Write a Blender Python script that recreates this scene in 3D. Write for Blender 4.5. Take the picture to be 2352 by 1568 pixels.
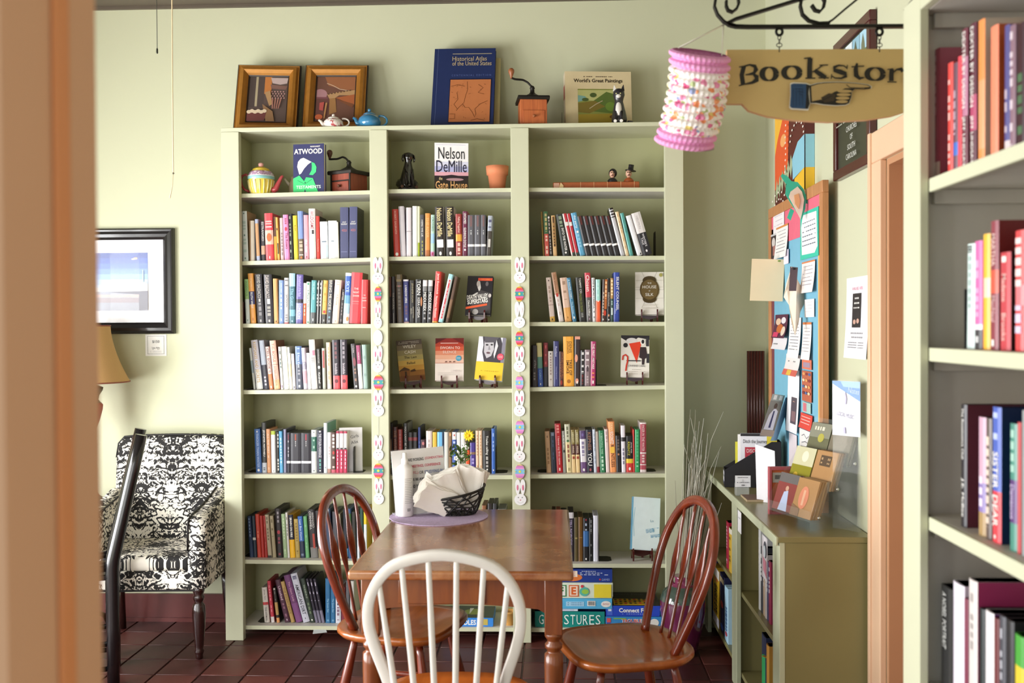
import bpy, bmesh, math, random
from mathutils import Vector, Matrix, Euler
sc = bpy.context.scene
for o in list(bpy.data.objects): bpy.data.objects.remove(o)
COL = sc.collection
PI = math.pi
rnd = random.Random(7)

# ---------------------------------------------------------------- camera
CAMZ = 1.505
FPX = 2287.0
YAW = math.atan(99 / FPX); PITCH = math.atan(34 / FPX); ROLL = -0.0055
_fw = Vector((-math.sin(YAW) * math.cos(PITCH), math.cos(YAW) * math.cos(PITCH), -math.sin(PITCH)))
_rt = Vector((math.cos(YAW), math.sin(YAW), 0))
_up = _rt.cross(_fw)
_r2 = _rt * math.cos(ROLL) + _up * math.sin(ROLL)
_u2 = -_rt * math.sin(ROLL) + _up * math.cos(ROLL)
CAMP = Vector((0, 0, CAMZ))
cam = bpy.data.cameras.new('camera'); camo = bpy.data.objects.new('camera', cam); COL.objects.link(camo)
camo.matrix_world = Matrix(((_r2.x, _u2.x, -_fw.x, 0), (_r2.y, _u2.y, -_fw.y, 0), (_r2.z, _u2.z, -_fw.z, CAMZ), (0, 0, 0, 1)))
cam.sensor_width = 36; cam.lens = FPX / 2352 * 36; cam.clip_start = 0.05
cam.dof.use_dof = True; cam.dof.focus_distance = 4.5; cam.dof.aperture_fstop = 3.8
sc.camera = camo

# ---------------------------------------------------------------- world, window daylight, exposure
vs = sc.view_settings
vs.view_transform = 'Standard'; vs.look = 'None'; vs.gamma = 1.0; vs.use_curve_mapping = False
vs.exposure = 0.5
w = bpy.data.worlds.new('world'); sc.world = w; w.use_nodes = True
w.node_tree.nodes['Background'].inputs[0].default_value = (0.85, 0.93, 1.0, 1)
w.node_tree.nodes['Background'].inputs[1].default_value = 0.9
def area_light(name, loc, rot, sx, sy, power, col):
    l = bpy.data.lights.new(name, 'AREA'); l.shape = 'RECTANGLE'; l.size = sx; l.size_y = sy
    l.energy = power; l.color = col
    o = bpy.data.objects.new(name, l); COL.objects.link(o); o.location = loc; o.rotation_euler = rot
    return o
WINS_L = [(1.35, 2.1), (2.25, 3.0), (3.15, 3.9)]      # window openings in the left wall (y from, to)
FILL_WINS = [(-2.75, -1.95), (-1.8, -1.0)]                # unseen near-wall openings, added for frontal fill light (x from, to)
WZ0, WZ1 = 0.25, 2.15
XL, XR, YB, YN, ZC = -3.2, 1.056, 5.04, 0.96, 3.15
for a, b in WINS_L:
    area_light('daylight_and_fill', (XL - 0.1, (a + b) / 2, (WZ0 + WZ1) / 2), (0, -PI / 2, 0), WZ1 - WZ0, b - a, 70, (0.98, 0.985, 1.0))
for a, b in FILL_WINS:
    area_light('daylight_and_fill', ((a + b) / 2, YN - 0.2, (WZ0 + WZ1) / 2), (PI / 2, 0, 0), b - a, WZ1 - WZ0, 18, (1.0, 0.985, 0.96))  # fill lamps behind the added near-wall openings

def P(px, py, Y):
    d = _fw * FPX + _r2 * (px - 1176) + _u2 * (784 - py)
    return CAMP + d * (Y / d.y)
def PX(px, py, X):
    d = _fw * FPX + _r2 * (px - 1176) + _u2 * (784 - py)
    return CAMP + d * (X / d.x)
def PZ(px, py, Z):
    d = _fw * FPX + _r2 * (px - 1176) + _u2 * (784 - py)
    return CAMP + d * ((Z - CAMZ) / d.z)

# ---------------------------------------------------------------- materials
def lin(h):
    h = h.lstrip('#'); c = [int(h[i:i + 2], 16) / 255 for i in (0, 2, 4)]
    return tuple(x / 12.92 if x <= 0.04045 else ((x + 0.055) / 1.055) ** 2.4 for x in c) + (1,)
_mats = {}
def M(h, rough=0.55, metal=0.0, var=0.07, scale=22.0, bump=0.0, coat=0.0):
    key = (h, rough, metal, var, scale, bump, coat)
    if key in _mats: return _mats[key]
    m = bpy.data.materials.new('mat_' + h.strip('#')); m.use_nodes = True
    nt = m.node_tree; N = nt.nodes; L = nt.links; b = N['Principled BSDF']
    c = lin(h)
    tc = N.new('ShaderNodeTexCoord'); nz = N.new('ShaderNodeTexNoise'); nz.inputs['Scale'].default_value = scale; nz.inputs['Detail'].default_value = 3
    L.new(tc.outputs['Object'], nz.inputs['Vector'])
    mx = N.new('ShaderNodeMix'); mx.data_type = 'RGBA'
    mx.inputs[6].default_value = tuple(max(0, x * (1 - var)) for x in c[:3]) + (1,)
    mx.inputs[7].default_value = tuple(min(1, x * (1 + var)) for x in c[:3]) + (1,)
    L.new(nz.outputs['Fac'], mx.inputs[0]); L.new(mx.outputs[2], b.inputs['Base Color'])
    b.inputs['Roughness'].default_value = rough; b.inputs['Metallic'].default_value = metal
    if coat: b.inputs['Coat Weight'].default_value = coat; b.inputs['Coat Roughness'].default_value = 0.08
    if bump:
        bp = N.new('ShaderNodeBump'); bp.inputs['Strength'].default_value = bump; bp.inputs['Distance'].default_value = 0.002
        L.new(nz.outputs['Fac'], bp.inputs['Height']); L.new(bp.outputs[0], b.inputs['Normal'])
    _mats[key] = m
    return m
def wood(name, dark, light, axis=0, rough=0.32, scale=6.0, stretch=14.0, coat=0.3, patch=0.0):
    key = ('wood', name)
    if key in _mats: return _mats[key]
    m = bpy.data.materials.new(name); m.use_nodes = True
    nt = m.node_tree; N = nt.nodes; L = nt.links; b = N['Principled BSDF']
    tc = N.new('ShaderNodeTexCoord'); mp = N.new('ShaderNodeMapping')
    s = [scale * stretch] * 3; s[axis] = scale; mp.inputs['Scale'].default_value = s
    L.new(tc.outputs['Object'], mp.inputs['Vector'])
    nz = N.new('ShaderNodeTexNoise'); nz.inputs['Scale'].default_value = 1.0; nz.inputs['Detail'].default_value = 5; nz.inputs['Distortion'].default_value = 0.6
    L.new(mp.outputs[0], nz.inputs['Vector'])
    cr = N.new('ShaderNodeValToRGB'); cr.color_ramp.elements[0].position = 0.3; cr.color_ramp.elements[1].position = 0.72
    cr.color_ramp.elements[0].color = lin(dark); cr.color_ramp.elements[1].color = lin(light)
    L.new(nz.outputs['Fac'], cr.inputs[0]); out = cr.outputs[0]
    if patch:                                              # worn pale areas with their own shape
        n2 = N.new('ShaderNodeTexNoise'); n2.inputs['Scale'].default_value = 4.2; n2.inputs['Detail'].default_value = 6; n2.inputs['Roughness'].default_value = 0.65
        L.new(tc.outputs['Object'], n2.inputs['Vector'])
        c2 = N.new('ShaderNodeValToRGB'); c2.color_ramp.elements[0].position = 0.42; c2.color_ramp.elements[1].position = 0.58
        L.new(n2.outputs['Fac'], c2.inputs[0])
        mx = N.new('ShaderNodeMix'); mx.data_type = 'RGBA'; mx.inputs[7].default_value = lin('#b98c62')
        mt = N.new('ShaderNodeMath'); mt.operation = 'MULTIPLY'; mt.inputs[1].default_value = patch
        L.new(c2.outputs[0], mt.inputs[0]); L.new(mt.outputs[0], mx.inputs[0]); L.new(out, mx.inputs[6]); out = mx.outputs[2]
    L.new(out, b.inputs['Base Color']); b.inputs['Roughness'].default_value = rough
    b.inputs['Coat Weight'].default_value = coat; b.inputs['Coat Roughness'].default_value = 0.12
    _mats[key] = m
    return m
def clear(name='clear_acrylic', alpha=0.22, tint=(0.9, 0.95, 0.93, 1), rough=0.05):
    if name in _mats: return _mats[name]
    m = bpy.data.materials.new(name); m.use_nodes = True
    nt = m.node_tree; N = nt.nodes; L = nt.links; b = N['Principled BSDF']
    tc = N.new('ShaderNodeTexCoord'); nz = N.new('ShaderNodeTexNoise'); nz.inputs['Scale'].default_value = 8
    L.new(tc.outputs['Object'], nz.inputs['Vector'])
    mr = N.new('ShaderNodeMapRange'); mr.inputs[3].default_value = alpha * 0.85; mr.inputs[4].default_value = alpha * 1.15
    L.new(nz.outputs['Fac'], mr.inputs[0]); L.new(mr.outputs[0], b.inputs['Alpha'])
    b.inputs['Base Color'].default_value = tint; b.inputs['Roughness'].default_value = rough
    _mats[name] = m
    return m
def damask(plane):
    key = 'damask_' + plane
    if key in _mats: return _mats[key]
    m = bpy.data.materials.new(key); m.use_nodes = True
    nt = m.node_tree; N = nt.nodes; L = nt.links; b = N['Principled BSDF']
    tc = N.new('ShaderNodeTexCoord'); sp = N.new('ShaderNodeSeparateXYZ'); L.new(tc.outputs['Object'], sp.inputs[0])
    ax = {'x': 0, 'y': 1, 'z': 2}
    u = sp.outputs[ax[plane[0]]]; v = sp.outputs[ax[plane[1]]]
    def math_(op, a, bb=None):
        n = N.new('ShaderNodeMath'); n.operation = op
        for i, x in enumerate((a, bb)):
            if x is None: continue
            if isinstance(x, (int, float)): n.inputs[i].default_value = x
            else: L.new(x, n.inputs[i])
        return n.outputs[0]
    pu = math_('PINGPONG', u, 0.15)
    cb = N.new('ShaderNodeCombineXYZ'); L.new(pu, cb.inputs[0]); L.new(v, cb.inputs[1])
    cb.inputs[2].default_value = 0.37
    nz = N.new('ShaderNodeTexNoise'); nz.inputs['Scale'].default_value = 21; nz.inputs['Detail'].default_value = 3.2; nz.inputs['Distortion'].default_value = 3.4; nz.inputs['Roughness'].default_value = 0.55
    L.new(cb.outputs[0], nz.inputs['Vector'])
    cu = math_('COSINE', math_('MULTIPLY', u, 2 * PI / 0.30)); cv = math_('COSINE', math_('MULTIPLY', v, 2 * PI / 0.44))
    w1 = math_('MULTIPLY', math_('MULTIPLY', cu, cv), 0.075)
    wv = N.new('ShaderNodeTexWave'); wv.wave_type = 'RINGS'; wv.inputs['Scale'].default_value = 9; wv.inputs['Distortion'].default_value = 6; wv.inputs['Detail'].default_value = 2; wv.inputs['Detail Scale'].default_value = 3
    L.new(cb.outputs[0], wv.inputs['Vector'])
    val = math_('ADD', math_('ADD', nz.outputs['Fac'], w1), math_('MULTIPLY', wv.outputs['Fac'], 0.10))
    cr = N.new('ShaderNodeValToRGB'); cr.color_ramp.interpolation = 'LINEAR'
    cr.color_ramp.elements[0].position = 0.538; cr.color_ramp.elements[1].position = 0.55
    cr.color_ramp.elements[0].color = lin('#efe9dc'); cr.color_ramp.elements[1].color = lin('#171413')
    L.new(val, cr.inputs[0]); L.new(cr.outputs[0], b.inputs['Base Color']); b.inputs['Roughness'].default_value = 0.8
    _mats[key] = m
    return m

# ---------------------------------------------------------------- mesh helpers
class MB:
    def __init__(s): s.bm = bmesh.new(); s.mats = []; s.smooth_faces = []
    def mi(s, m):
        if m not in s.mats: s.mats.append(m)
        return s.mats.index(m)
    def face(s, pts, m, smooth=False):
        vs_ = [s.bm.verts.new(p) for p in pts]
        try: f = s.bm.faces.new(vs_)
        except ValueError: return None
        f.material_index = s.mi(m); f.smooth = smooth
        return f
    def box(s, lo, hi, m, bevel=0.0, T=None, seg=2):
        lo = Vector(lo); hi = Vector(hi)
        r = bmesh.ops.create_cube(s.bm, size=1.0)
        c = (lo + hi) / 2; d = hi - lo
        for v in r['verts']: v.co = Vector((v.co.x * d.x, v.co.y * d.y, v.co.z * d.z)) + c
        fs = set(f for v in r['verts'] for f in v.link_faces)
        vv = set(r['verts'])
        if bevel:
            es = list(set(e for v in r['verts'] for e in v.link_edges))
            o = bmesh.ops.bevel(s.bm, geom=es, offset=bevel, segments=seg, profile=0.5, affect='EDGES')
            fs = set(f for f in fs if f.is_valid) | set(o['faces']); vv = set(v for f in fs for v in f.verts)
            for f in o['faces']: f.smooth = True
        k = s.mi(m)
        for f in fs: f.material_index = k
        if T is not None:
            for v in vv: v.co = T @ v.co
        return fs
    def prism(s, pts, off, m, m_side=None, T=None, smooth=False):
        """closed polygon pts (3D) extruded by vector off"""
        a = [Vector(p) for p in pts]; off = Vector(off)
        if T is not None:
            b = [T @ (p + off) for p in a]; a = [T @ p for p in a]
        else: b = [p + off for p in a]
        va = [s.bm.verts.new(p) for p in a]; vb = [s.bm.verts.new(p) for p in b]
        k = s.mi(m); ks = s.mi(m_side or m)
        f = s.bm.faces.new(va); f.material_index = k
        f = s.bm.faces.new(vb[::-1]); f.material_index = k
        n = len(a)
        for i in range(n):
            f = s.bm.faces.new((va[(i + 1) % n], va[i], vb[i], vb[(i + 1) % n])); f.material_index = ks; f.smooth = smooth
    def rings(s, R, m, close=True, cap0=True, cap1=True, smooth=True, matf=None):
        """list of rings (lists of points) bridged in order"""
        V = [[s.bm.verts.new(p) for p in r] for r in R]
        k = s.mi(m)
        for i in range(len(V) - 1):
            n = len(V[i])
            for j in range(n if close else n - 1):
                a, b, c, d = V[i][j], V[i][(j + 1) % n], V[i + 1][(j + 1) % n], V[i + 1][j]
                f = s.bm.faces.new((a, b, c, d)); f.smooth = smooth
                f.material_index = s.mi(matf(i, j)) if matf else k
        if cap0: f = s.bm.faces.new(V[0][::-1]); f.material_index = s.mi(matf(0, 0)) if matf else k
        if cap1: f = s.bm.faces.new(V[-1]); f.material_index = s.mi(matf(len(V) - 2, 0)) if matf else k
        return V
    def lathe(s, prof, m, c=(0, 0, 0), n=20, T=None, matf=None, smooth=True, cap=True):
        c = Vector(c); R = []
        for r, z in prof:
            ring = [c + Vector((r * math.cos(2 * PI * j / n), r * math.sin(2 * PI * j / n), z)) for j in range(n)]
            if T is not None: ring = [T @ p for p in ring]
            R.append(ring)
        return s.rings(R, m, True, cap, cap, smooth, matf)
    def tube(s, path, rad, m, n=8, ref=None, closed=False, cap=True, smooth=True, matf=None):
        """swept ellipse; rad: number, list of numbers or list of (r along ref, r across)"""
        P_ = [Vector(p) for p in path]; k = len(P_); R = []
        nprev = None
        for i, p in enumerate(P_):
            if closed: t = P_[(i + 1) % k] - P_[i - 1]
            else: t = P_[min(i + 1, k - 1)] - P_[max(i - 1, 0)]
            if t.length < 1e-9: t = Vector((0, 0, 1))
            t.normalize()
            if ref is not None: a = Vector(ref)
            elif nprev is not None: a = nprev
            else: a = Vector((0, 0, 1)) if abs(t.z) < 0.9 else Vector((1, 0, 0))
            a = a - t * a.dot(t)
            if a.length < 1e-6: a = t.orthogonal()
            a.normalize(); bvec = t.cross(a); nprev = a
            r = rad[i] if isinstance(rad, (list, tuple)) else rad
            ra, rb = r if isinstance(r, (list, tuple)) else (r, r)
            R.append([p + a * (ra * math.cos(2 * PI * j / n)) + bvec * (rb * math.sin(2 * PI * j / n)) for j in range(n)])
        if closed: R.append(R[0]); return s.rings(R, m, True, False, False, smooth, matf)
        return s.rings(R, m, True, cap, cap, smooth, matf)
    def sweep_rect(s, path, wa, wb, ref, m, smooth=False):
        """rectangular bar swept along path; wa half size along ref, wb across"""
        P_ = [Vector(p) for p in path]; k = len(P_); R = []
        for i, p in enumerate(P_):
            t = (P_[min(i + 1, k - 1)] - P_[max(i - 1, 0)]).normalized()
            a = Vector(ref); a = (a - t * a.dot(t)).normalized(); b = t.cross(a)
            c = 0.75
            R.append([p + a * (wa * x) + b * (wb * y) for x, y in ((1, c), (c, 1), (-c, 1), (-1, c), (-1, -c), (-c, -1), (c, -1), (1, -c))])
        s.rings(R, m, True, True, True, smooth)
    def sphere(s, c, r, m, n=12, k=8, T=None):
        rx, ry, rz = r if isinstance(r, (list, tuple)) else (r, r, r)
        prof = []
        R = []
        for i in range(k + 1):
            a = -PI / 2 + PI * i / k
            a = max(-PI / 2 + 0.05, min(PI / 2 - 0.05, a))
            ring = [Vector(c) + Vector((rx * math.cos(a) * math.cos(2 * PI * j / n), ry * math.cos(a) * math.sin(2 * PI * j / n), rz * math.sin(a))) for j in range(n)]
            if T is not None: ring = [T @ p for p in ring]
            R.append(ring)
        s.rings(R, m)
    def build(s, name, parent=None, loc=None, rot=None, recalc=True):
        if recalc: bmesh.ops.recalc_face_normals(s.bm, faces=s.bm.faces[:])
        me = bpy.data.meshes.new(name); s.bm.to_mesh(me); s.bm.free()
        for m in s.mats: me.materials.append(m)
        o = bpy.data.objects.new(name, me); COL.objects.link(o)
        if parent is not None: o.parent = parent
        if loc is not None: o.location = loc
        if rot is not None: o.rotation_euler = rot
        return o
def empty(name, loc=(0, 0, 0), rot=(0, 0, 0)):
    o = bpy.data.objects.new(name, None); COL.objects.link(o); o.location = loc; o.rotation_euler = rot; o.empty_display_size = 0.05
    return o
def tag(o, label, cat, group=None):
    o['label'] = label; o['category'] = cat
    if group: o['group'] = group
    return o
def struct(o, label=None):
    o['kind'] = 'structure'
    if label: o['label'] = label
    return o
def copy_tree(o, parent=None):
    c = o.copy(); COL.objects.link(c); c.parent = parent
    for ch in list(o.children): copy_tree(ch, c)
    return c

# flat lettering and print -------------------------------------------------------
_txt = {}
def text_geo(s_, bold=0.0):
    key = (s_, bold)
    if key in _txt: return _txt[key]
    cu = bpy.data.curves.new('lettering', 'FONT'); cu.body = s_; cu.resolution_u = 2; cu.offset = bold
    ob = bpy.data.objects.new('lettering', cu)
    me = bpy.data.meshes.new_from_object(ob)
    v = [(p.co.x, p.co.y) for p in me.vertices]; f = [tuple(q.vertices) for q in me.polygons]
    bpy.data.objects.remove(ob); bpy.data.curves.remove(cu); bpy.data.meshes.remove(me)
    if v:
        x0 = min(p[0] for p in v); x1 = max(p[0] for p in v); y0 = min(p[1] for p in v); y1 = max(p[1] for p in v)
    else: x0 = x1 = y0 = y1 = 0
    _txt[key] = (v, f, x0, max(x1, x0 + 1e-3), y0, max(y1, y0 + 1e-3))
    return _txt[key]
class Print:
    """flat print on a rectangle: origin at its top left, U to the right, V down, N outwards; u and v run 0..1"""
    def __init__(s, O, U, V, eps=0.0005, rough=0.5):
        s.O = Vector(O); s.U = Vector(U); s.V = Vector(V); s.N = s.V.cross(s.U).normalized()
        s.W = s.U.length; s.H = s.V.length; s.mb = MB(); s.k = 1; s.eps = eps; s.rough = rough
    def mat(s, c): return c if not isinstance(c, str) else M(c, s.rough, var=0.05)
    def pt(s, u, v, k=None): return s.O + s.U * u + s.V * v + s.N * (s.eps * (k if k is not None else s.k))
    def poly(s, pts, c, same=False):
        if not same: s.k += 1
        s.mb.face([s.pt(u, v) for u, v in pts], s.mat(c)); return s
    def rect(s, u0, v0, u1, v1, c): return s.poly([(u0, v0), (u0, v1), (u1, v1), (u1, v0)], c)
    def ell(s, cu, cv, ru, rv, c, n=18, a0=0, a1=2 * PI):
        return s.poly([(cu + ru * math.cos(a0 + (a1 - a0) * i / n), cv - rv * math.sin(a0 + (a1 - a0) * i / n)) for i in range(n)], c)
    def ribbon(s, pts, wid, c):
        """variable width stroke in metres along points (u,v)"""
        s.k += 1
        q = [Vector((u * s.W, v * s.H)) for u, v in pts]; n = len(q); L_ = []; R_ = []
        for i in range(n):
            t = q[min(i + 1, n - 1)] - q[max(i - 1, 0)]
            if t.length < 1e-9: t = Vector((1, 0))
            t.normalize(); nn = Vector((-t.y, t.x)); h = (wid[i] if isinstance(wid, (list, tuple)) else wid) / 2
            L_.append(q[i] + nn * h); R_.append(q[i] - nn * h)
        m = s.mat(c); f = lambda p: s.pt(p.x / s.W, p.y / s.H)
        for i in range(n - 1): s.mb.face([f(L_[i]), f(L_[i + 1]), f(R_[i + 1]), f(R_[i])], m)
        return s
    def text(s, cu, cv, h, t, c, w=None, bold=0.0, rot=0.0, align='c'):
        """h = glyph height as share of H; w = widest share of W; rot in degrees clockwise"""
        s.k += 1
        v, f, x0, x1, y0, y1 = text_geo(t, bold)
        sy = h * s.H / (y1 - y0); sx = sy
        if w is not None and (x1 - x0) * sx > w * s.W: sx = w * s.W / (x1 - x0)
        ax = {'c': (x0 + x1) / 2, 'l': x0, 'r': x1}[align]
        cr, sr = math.cos(math.radians(rot)), math.sin(math.radians(rot))
        m = s.mat(c); mid = (y0 + y1) / 2
        pts = []
        for x, y in v:
            a = (x - ax) * sx; b = -(y - mid) * sy
            a, b = a * cr - b * sr, a * sr + b * cr
            pts.append(s.pt(cu + a / s.W, cv + b / s.H))
        bv = [s.mb.bm.verts.new(p) for p in pts]; k = s.mb.mi(m)
        for q in f:
            try:
                ff = s.mb.bm.faces.new([bv[i] for i in q]); ff.material_index = k
            except ValueError: pass
        return s
    def marks(s, u0, v0, u1, v1, c, n=9, vertical=False, seed=0):
        """a line of lettering too small to read"""
        s.k += 1; r = random.Random(seed + n); x = 0.0; m = s.mat(c)
        while x < 1.0:
            wd = r.uniform(0.5, 1.0) / n; x2 = min(1.0, x + wd)
            if r.random() < 0.86:
                if vertical: a = (u0, v0 + (v1 - v0) * x, u1, v0 + (v1 - v0) * x2)
                else: a = (u0 + (u1 - u0) * x, v0, u0 + (u1 - u0) * x2, v1)
                s.mb.face([s.pt(a[0], a[1]), s.pt(a[0], a[3]), s.pt(a[2], a[3]), s.pt(a[2], a[1])], m)
            x = x2 + 0.35 / n
        return s
    def build(s, name, parent=None): return s.mb.build(name, parent, recalc=False)

_names = [('white', 240, 240, 238), ('cream', 235, 222, 195), ('pale grey', 200, 200, 198), ('grey', 130, 128, 130), ('charcoal', 66, 63, 66), ('black', 32, 30, 32),
          ('red', 200, 50, 50), ('crimson', 180, 40, 80), ('dark red', 110, 35, 38), ('pink', 228, 150, 170), ('pale pink', 226, 204, 200), ('orange', 232, 120, 60), ('peach', 232, 175, 140),
          ('tan', 195, 155, 110), ('brown', 105, 75, 50), ('yellow', 240, 200, 60), ('amber', 228, 160, 70), ('green', 60, 130, 85), ('dark green', 45, 60, 50), ('pale green', 165, 195, 145),
          ('olive', 150, 135, 80), ('teal', 80, 155, 155), ('pale teal', 170, 210, 208), ('sky blue', 110, 175, 215), ('pale blue', 190, 205, 228), ('blue', 65, 105, 180), ('slate blue', 95, 110, 150),
          ('navy', 45, 50, 85), ('purple', 100, 70, 130), ('plum', 95, 45, 75), ('lavender', 205, 198, 214), ('magenta', 175, 60, 110)]
def cname(h):
    h = h.lstrip('#'); c = [int(h[i:i + 2], 16) for i in (0, 2, 4)]
    return min(_names, key=lambda n: sum((a - b) ** 2 * k for a, b, k in zip(c, n[1:], (1, 1.3, 1))))[0]
ORD = ['first', 'second', 'third', 'fourth', 'fifth', 'sixth', 'seventh', 'eighth', 'ninth', 'tenth', 'eleventh', 'twelfth', 'thirteenth', 'fourteenth', 'fifteenth', 'sixteenth',
       'seventeenth', 'eighteenth', 'nineteenth', 'twentieth', 'twenty-first', 'twenty-second', 'twenty-third', 'twenty-fourth', 'twenty-fifth']
# ================================================================ the room
GREEN = '#c9caac'
WALL = M(GREEN, 0.62, var=0.025, scale=1.6, bump=0.05)
TRIMG = M('#cccdb0', 0.42, var=0.03, scale=9)
PEACH = M('#e3bd9c', 0.45, var=0.04, scale=5)
BRN = M('#b98a66', 0.5, var=0.06, scale=4)
def wall_with_holes(name, axis, pos, thick, a0, a1, z1, holes, m):
    """wall in plane axis=pos; holes (a,b,z0,z1) along the other axis"""
    mb = MB(); cuts = sorted(holes); a = a0
    def bx(s0, s1, q0, q1):
        if s1 - s0 < 1e-4 or q1 - q0 < 1e-4: return
        q0 = -0.1 if q0 == 0 else q0
        lo, hi = (pos, s0, q0), (pos + thick, s1, q1)
        if axis == 'y': lo, hi = (s0, pos, q0), (s1, pos + thick, q1)
        lo, hi = [min(x, y) for x, y in zip(lo, hi)], [max(x, y) for x, y in zip(lo, hi)]
        mb.box(lo, hi, m)
    for h0, h1, q0, q1 in cuts:
        bx(a, h0, 0, z1); bx(h0, h1, 0, q0); bx(h0, h1, q1, z1); a = h1
    bx(a, a1, 0, z1)
    return struct(mb.build(name))
wb = MB(); wb.box((XL - 0.15, YB, -0.1), (XR + 0.15, YB + 0.15, ZC), WALL); struct(wb.build('wall_back'), 'pale green painted plaster wall behind the bookcase')
wall_with_holes('wall_left', 'x', XL, -0.15, YN - 0.16, YB, ZC, [(a, b, WZ0, WZ1) for a, b in WINS_L], WALL)
DOOR0, DOOR1 = 2.42, 3.22                                  # doorway in the right wall
wr = wall_with_holes('wall_right', 'x', XR, 0.15, YN - 0.16, YB, ZC, [(DOOR0, DOOR1, 0, 2.03)], WALL)
wr['label'] = 'pale green painted wall with the peach doorway'
wall_with_holes('wall_front', 'y', YN, -0.16, XL, XR, ZC, [(a, b, WZ0, WZ1) for a, b in FILL_WINS] + [(-0.47, 0.5, 0, 2.12)], WALL)
mb = MB(); TIN = M('#5f5448', 0.5, var=0.2, scale=3)
mb.box((XL - 0.15, YN - 1.6, ZC), (XR + 0.15, YB + 0.15, ZC + 0.1), TIN)
struct(mb.build('ceiling'), 'dark pressed ceiling just above the wall')
mb = MB(); mb.box((XL, YB - 0.02, ZC - 0.012), (XR, YB, ZC), TIN); struct(mb.build('trim_1'))
# window frames with glazing bars in the left wall and in the added near-wall fill openings
def window(n, axis, a, b):
    W = M('#e9e6da', 0.4)
    e = empty('window_%d' % n)
    pos = XL - 0.06 if axis == 'x' else YN - 0.1
    def bx(mb, s0, s1, q0, q1, d=0.025):
        if axis == 'x': mb.box((pos - d, s0, q0), (pos + d, s1, q1), W)
        else: mb.box((s0, pos - d, q0), (s1, pos + d, q1), W)
    mb = MB(); bx(mb, a, a + 0.05, WZ0, WZ1); bx(mb, b - 0.05, b, WZ0, WZ1); bx(mb, a, b, WZ0, WZ0 + 0.05); bx(mb, a, b, WZ1 - 0.05, WZ1)
    mb.build('window_frame', e)
    mb = MB(); bx(mb, a, b, 1.36, 1.4, 0.018); mb.build('glazing_bar', e)
    e['kind'] = 'structure'
wi = 1
for a, b in WINS_L: window(wi, 'x', a, b); wi += 1
for a, b in FILL_WINS: window(wi, 'y', a, b); wi += 1  # frames for the added fill openings, unseen from the camera
# floor: quarry tiles, each its own piece in the part of the floor in view
grout = M('#2a1f1c', 0.8, var=0.2)
def floor_far():
    m = bpy.data.materials.new('quarry_tile_far'); m.use_nodes = True
    nt = m.node_tree; N = nt.nodes; L = nt.links; b = N['Principled BSDF']
    tc = N.new('ShaderNodeTexCoord'); br = N.new('ShaderNodeTexBrick'); br.offset = 0.0; br.inputs['Scale'].default_value = 1
    br.inputs['Brick Width'].default_value = 0.2; br.inputs['Row Height'].default_value = 0.2; br.inputs['Mortar Size'].default_value = 0.005
    br.inputs['Color1'].default_value = lin('#5a2c26'); br.inputs['Color2'].default_value = lin('#49231f'); br.inputs['Mortar'].default_value = lin('#2a1f1c')
    L.new(tc.outputs['Object'], br.inputs['Vector']); L.new(br.outputs['Color'], b.inputs['Base Color']); b.inputs['Roughness'].default_value = 0.5
    return m
mb = MB(); mb.box((XL, YN - 1.6, -0.1), (XR + 1.2, YB, -0.005), floor_far())
FL = struct(mb.build('floor'), 'dark red quarry tile floor')
tile_me = []
for c in ('#532722', '#49221e', '#5a2b25', '#431f1c'):
    mb = MB(); mb.box((-0.096, -0.096, -0.005), (0.096, 0.096, 0.0), M(c, 0.42, var=0.18, scale=14, bump=0.15), bevel=0.002, seg=1)
    o = mb.build('tile'); tile_me.append(o.data); bpy.data.objects.remove(o)
for iy in range(14):
    for ix in range(18):
        o = bpy.data.objects.new('tile', rnd.choice(tile_me)); COL.objects.link(o); o.parent = FL
        o.location = (-2.55 + ix * 0.2 + 0.1, YB - 0.1 - iy * 0.2, 0)
# baseboard
mb = MB(); mb.box((XL, YB - 0.018, 0), (-1.62, YB, 0.14), M('#5a2420', 0.4)); mb.box((XL, YB - 0.03, 0.0), (-1.62, YB, 0.02), M('#5a2420', 0.4))
struct(mb.build('baseboard_back'), 'dark red baseboard behind the armchair')
mb = MB(); mb.box((XR - 0.016, DOOR1 + 0.11, 0), (XR, YB - 0.02, 0.12), TRIMG); struct(mb.build('baseboard_right'))
# near doorway the camera looks through
TAN = M('#c6956a', 0.55, var=0.05, scale=2.5); ORN = M('#cb8046', 0.5, var=0.05, scale=2.5)  # ORN: warm reflected light put into the door stop's colour
mb = MB(); mb.box((-0.47, YN - 0.165, 0), (-0.45, YN + 0.004, 2.1), TAN)
mb.box((-0.47, YN - 0.165, 2.1), (0.5, YN + 0.004, 2.12), TAN); mb.box((0.48, YN - 0.165, 0), (0.5, YN + 0.004, 2.1), TAN)
mb.box((-0.56, YN + 0.0, 0), (-0.455, YN + 0.014, 2.2), TAN, bevel=0.003)
struct(mb.build('trim_2'), 'blurred tan door jamb at the near edge of the view')
mb = MB(); mb.box((-0.45, YN - 0.084, 0), (-0.446, YN - 0.055, 2.1), ORN, bevel=0.003); struct(mb.build('trim_3'), 'door stop strip on the jamb, coloured orange for warm reflected light')
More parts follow.
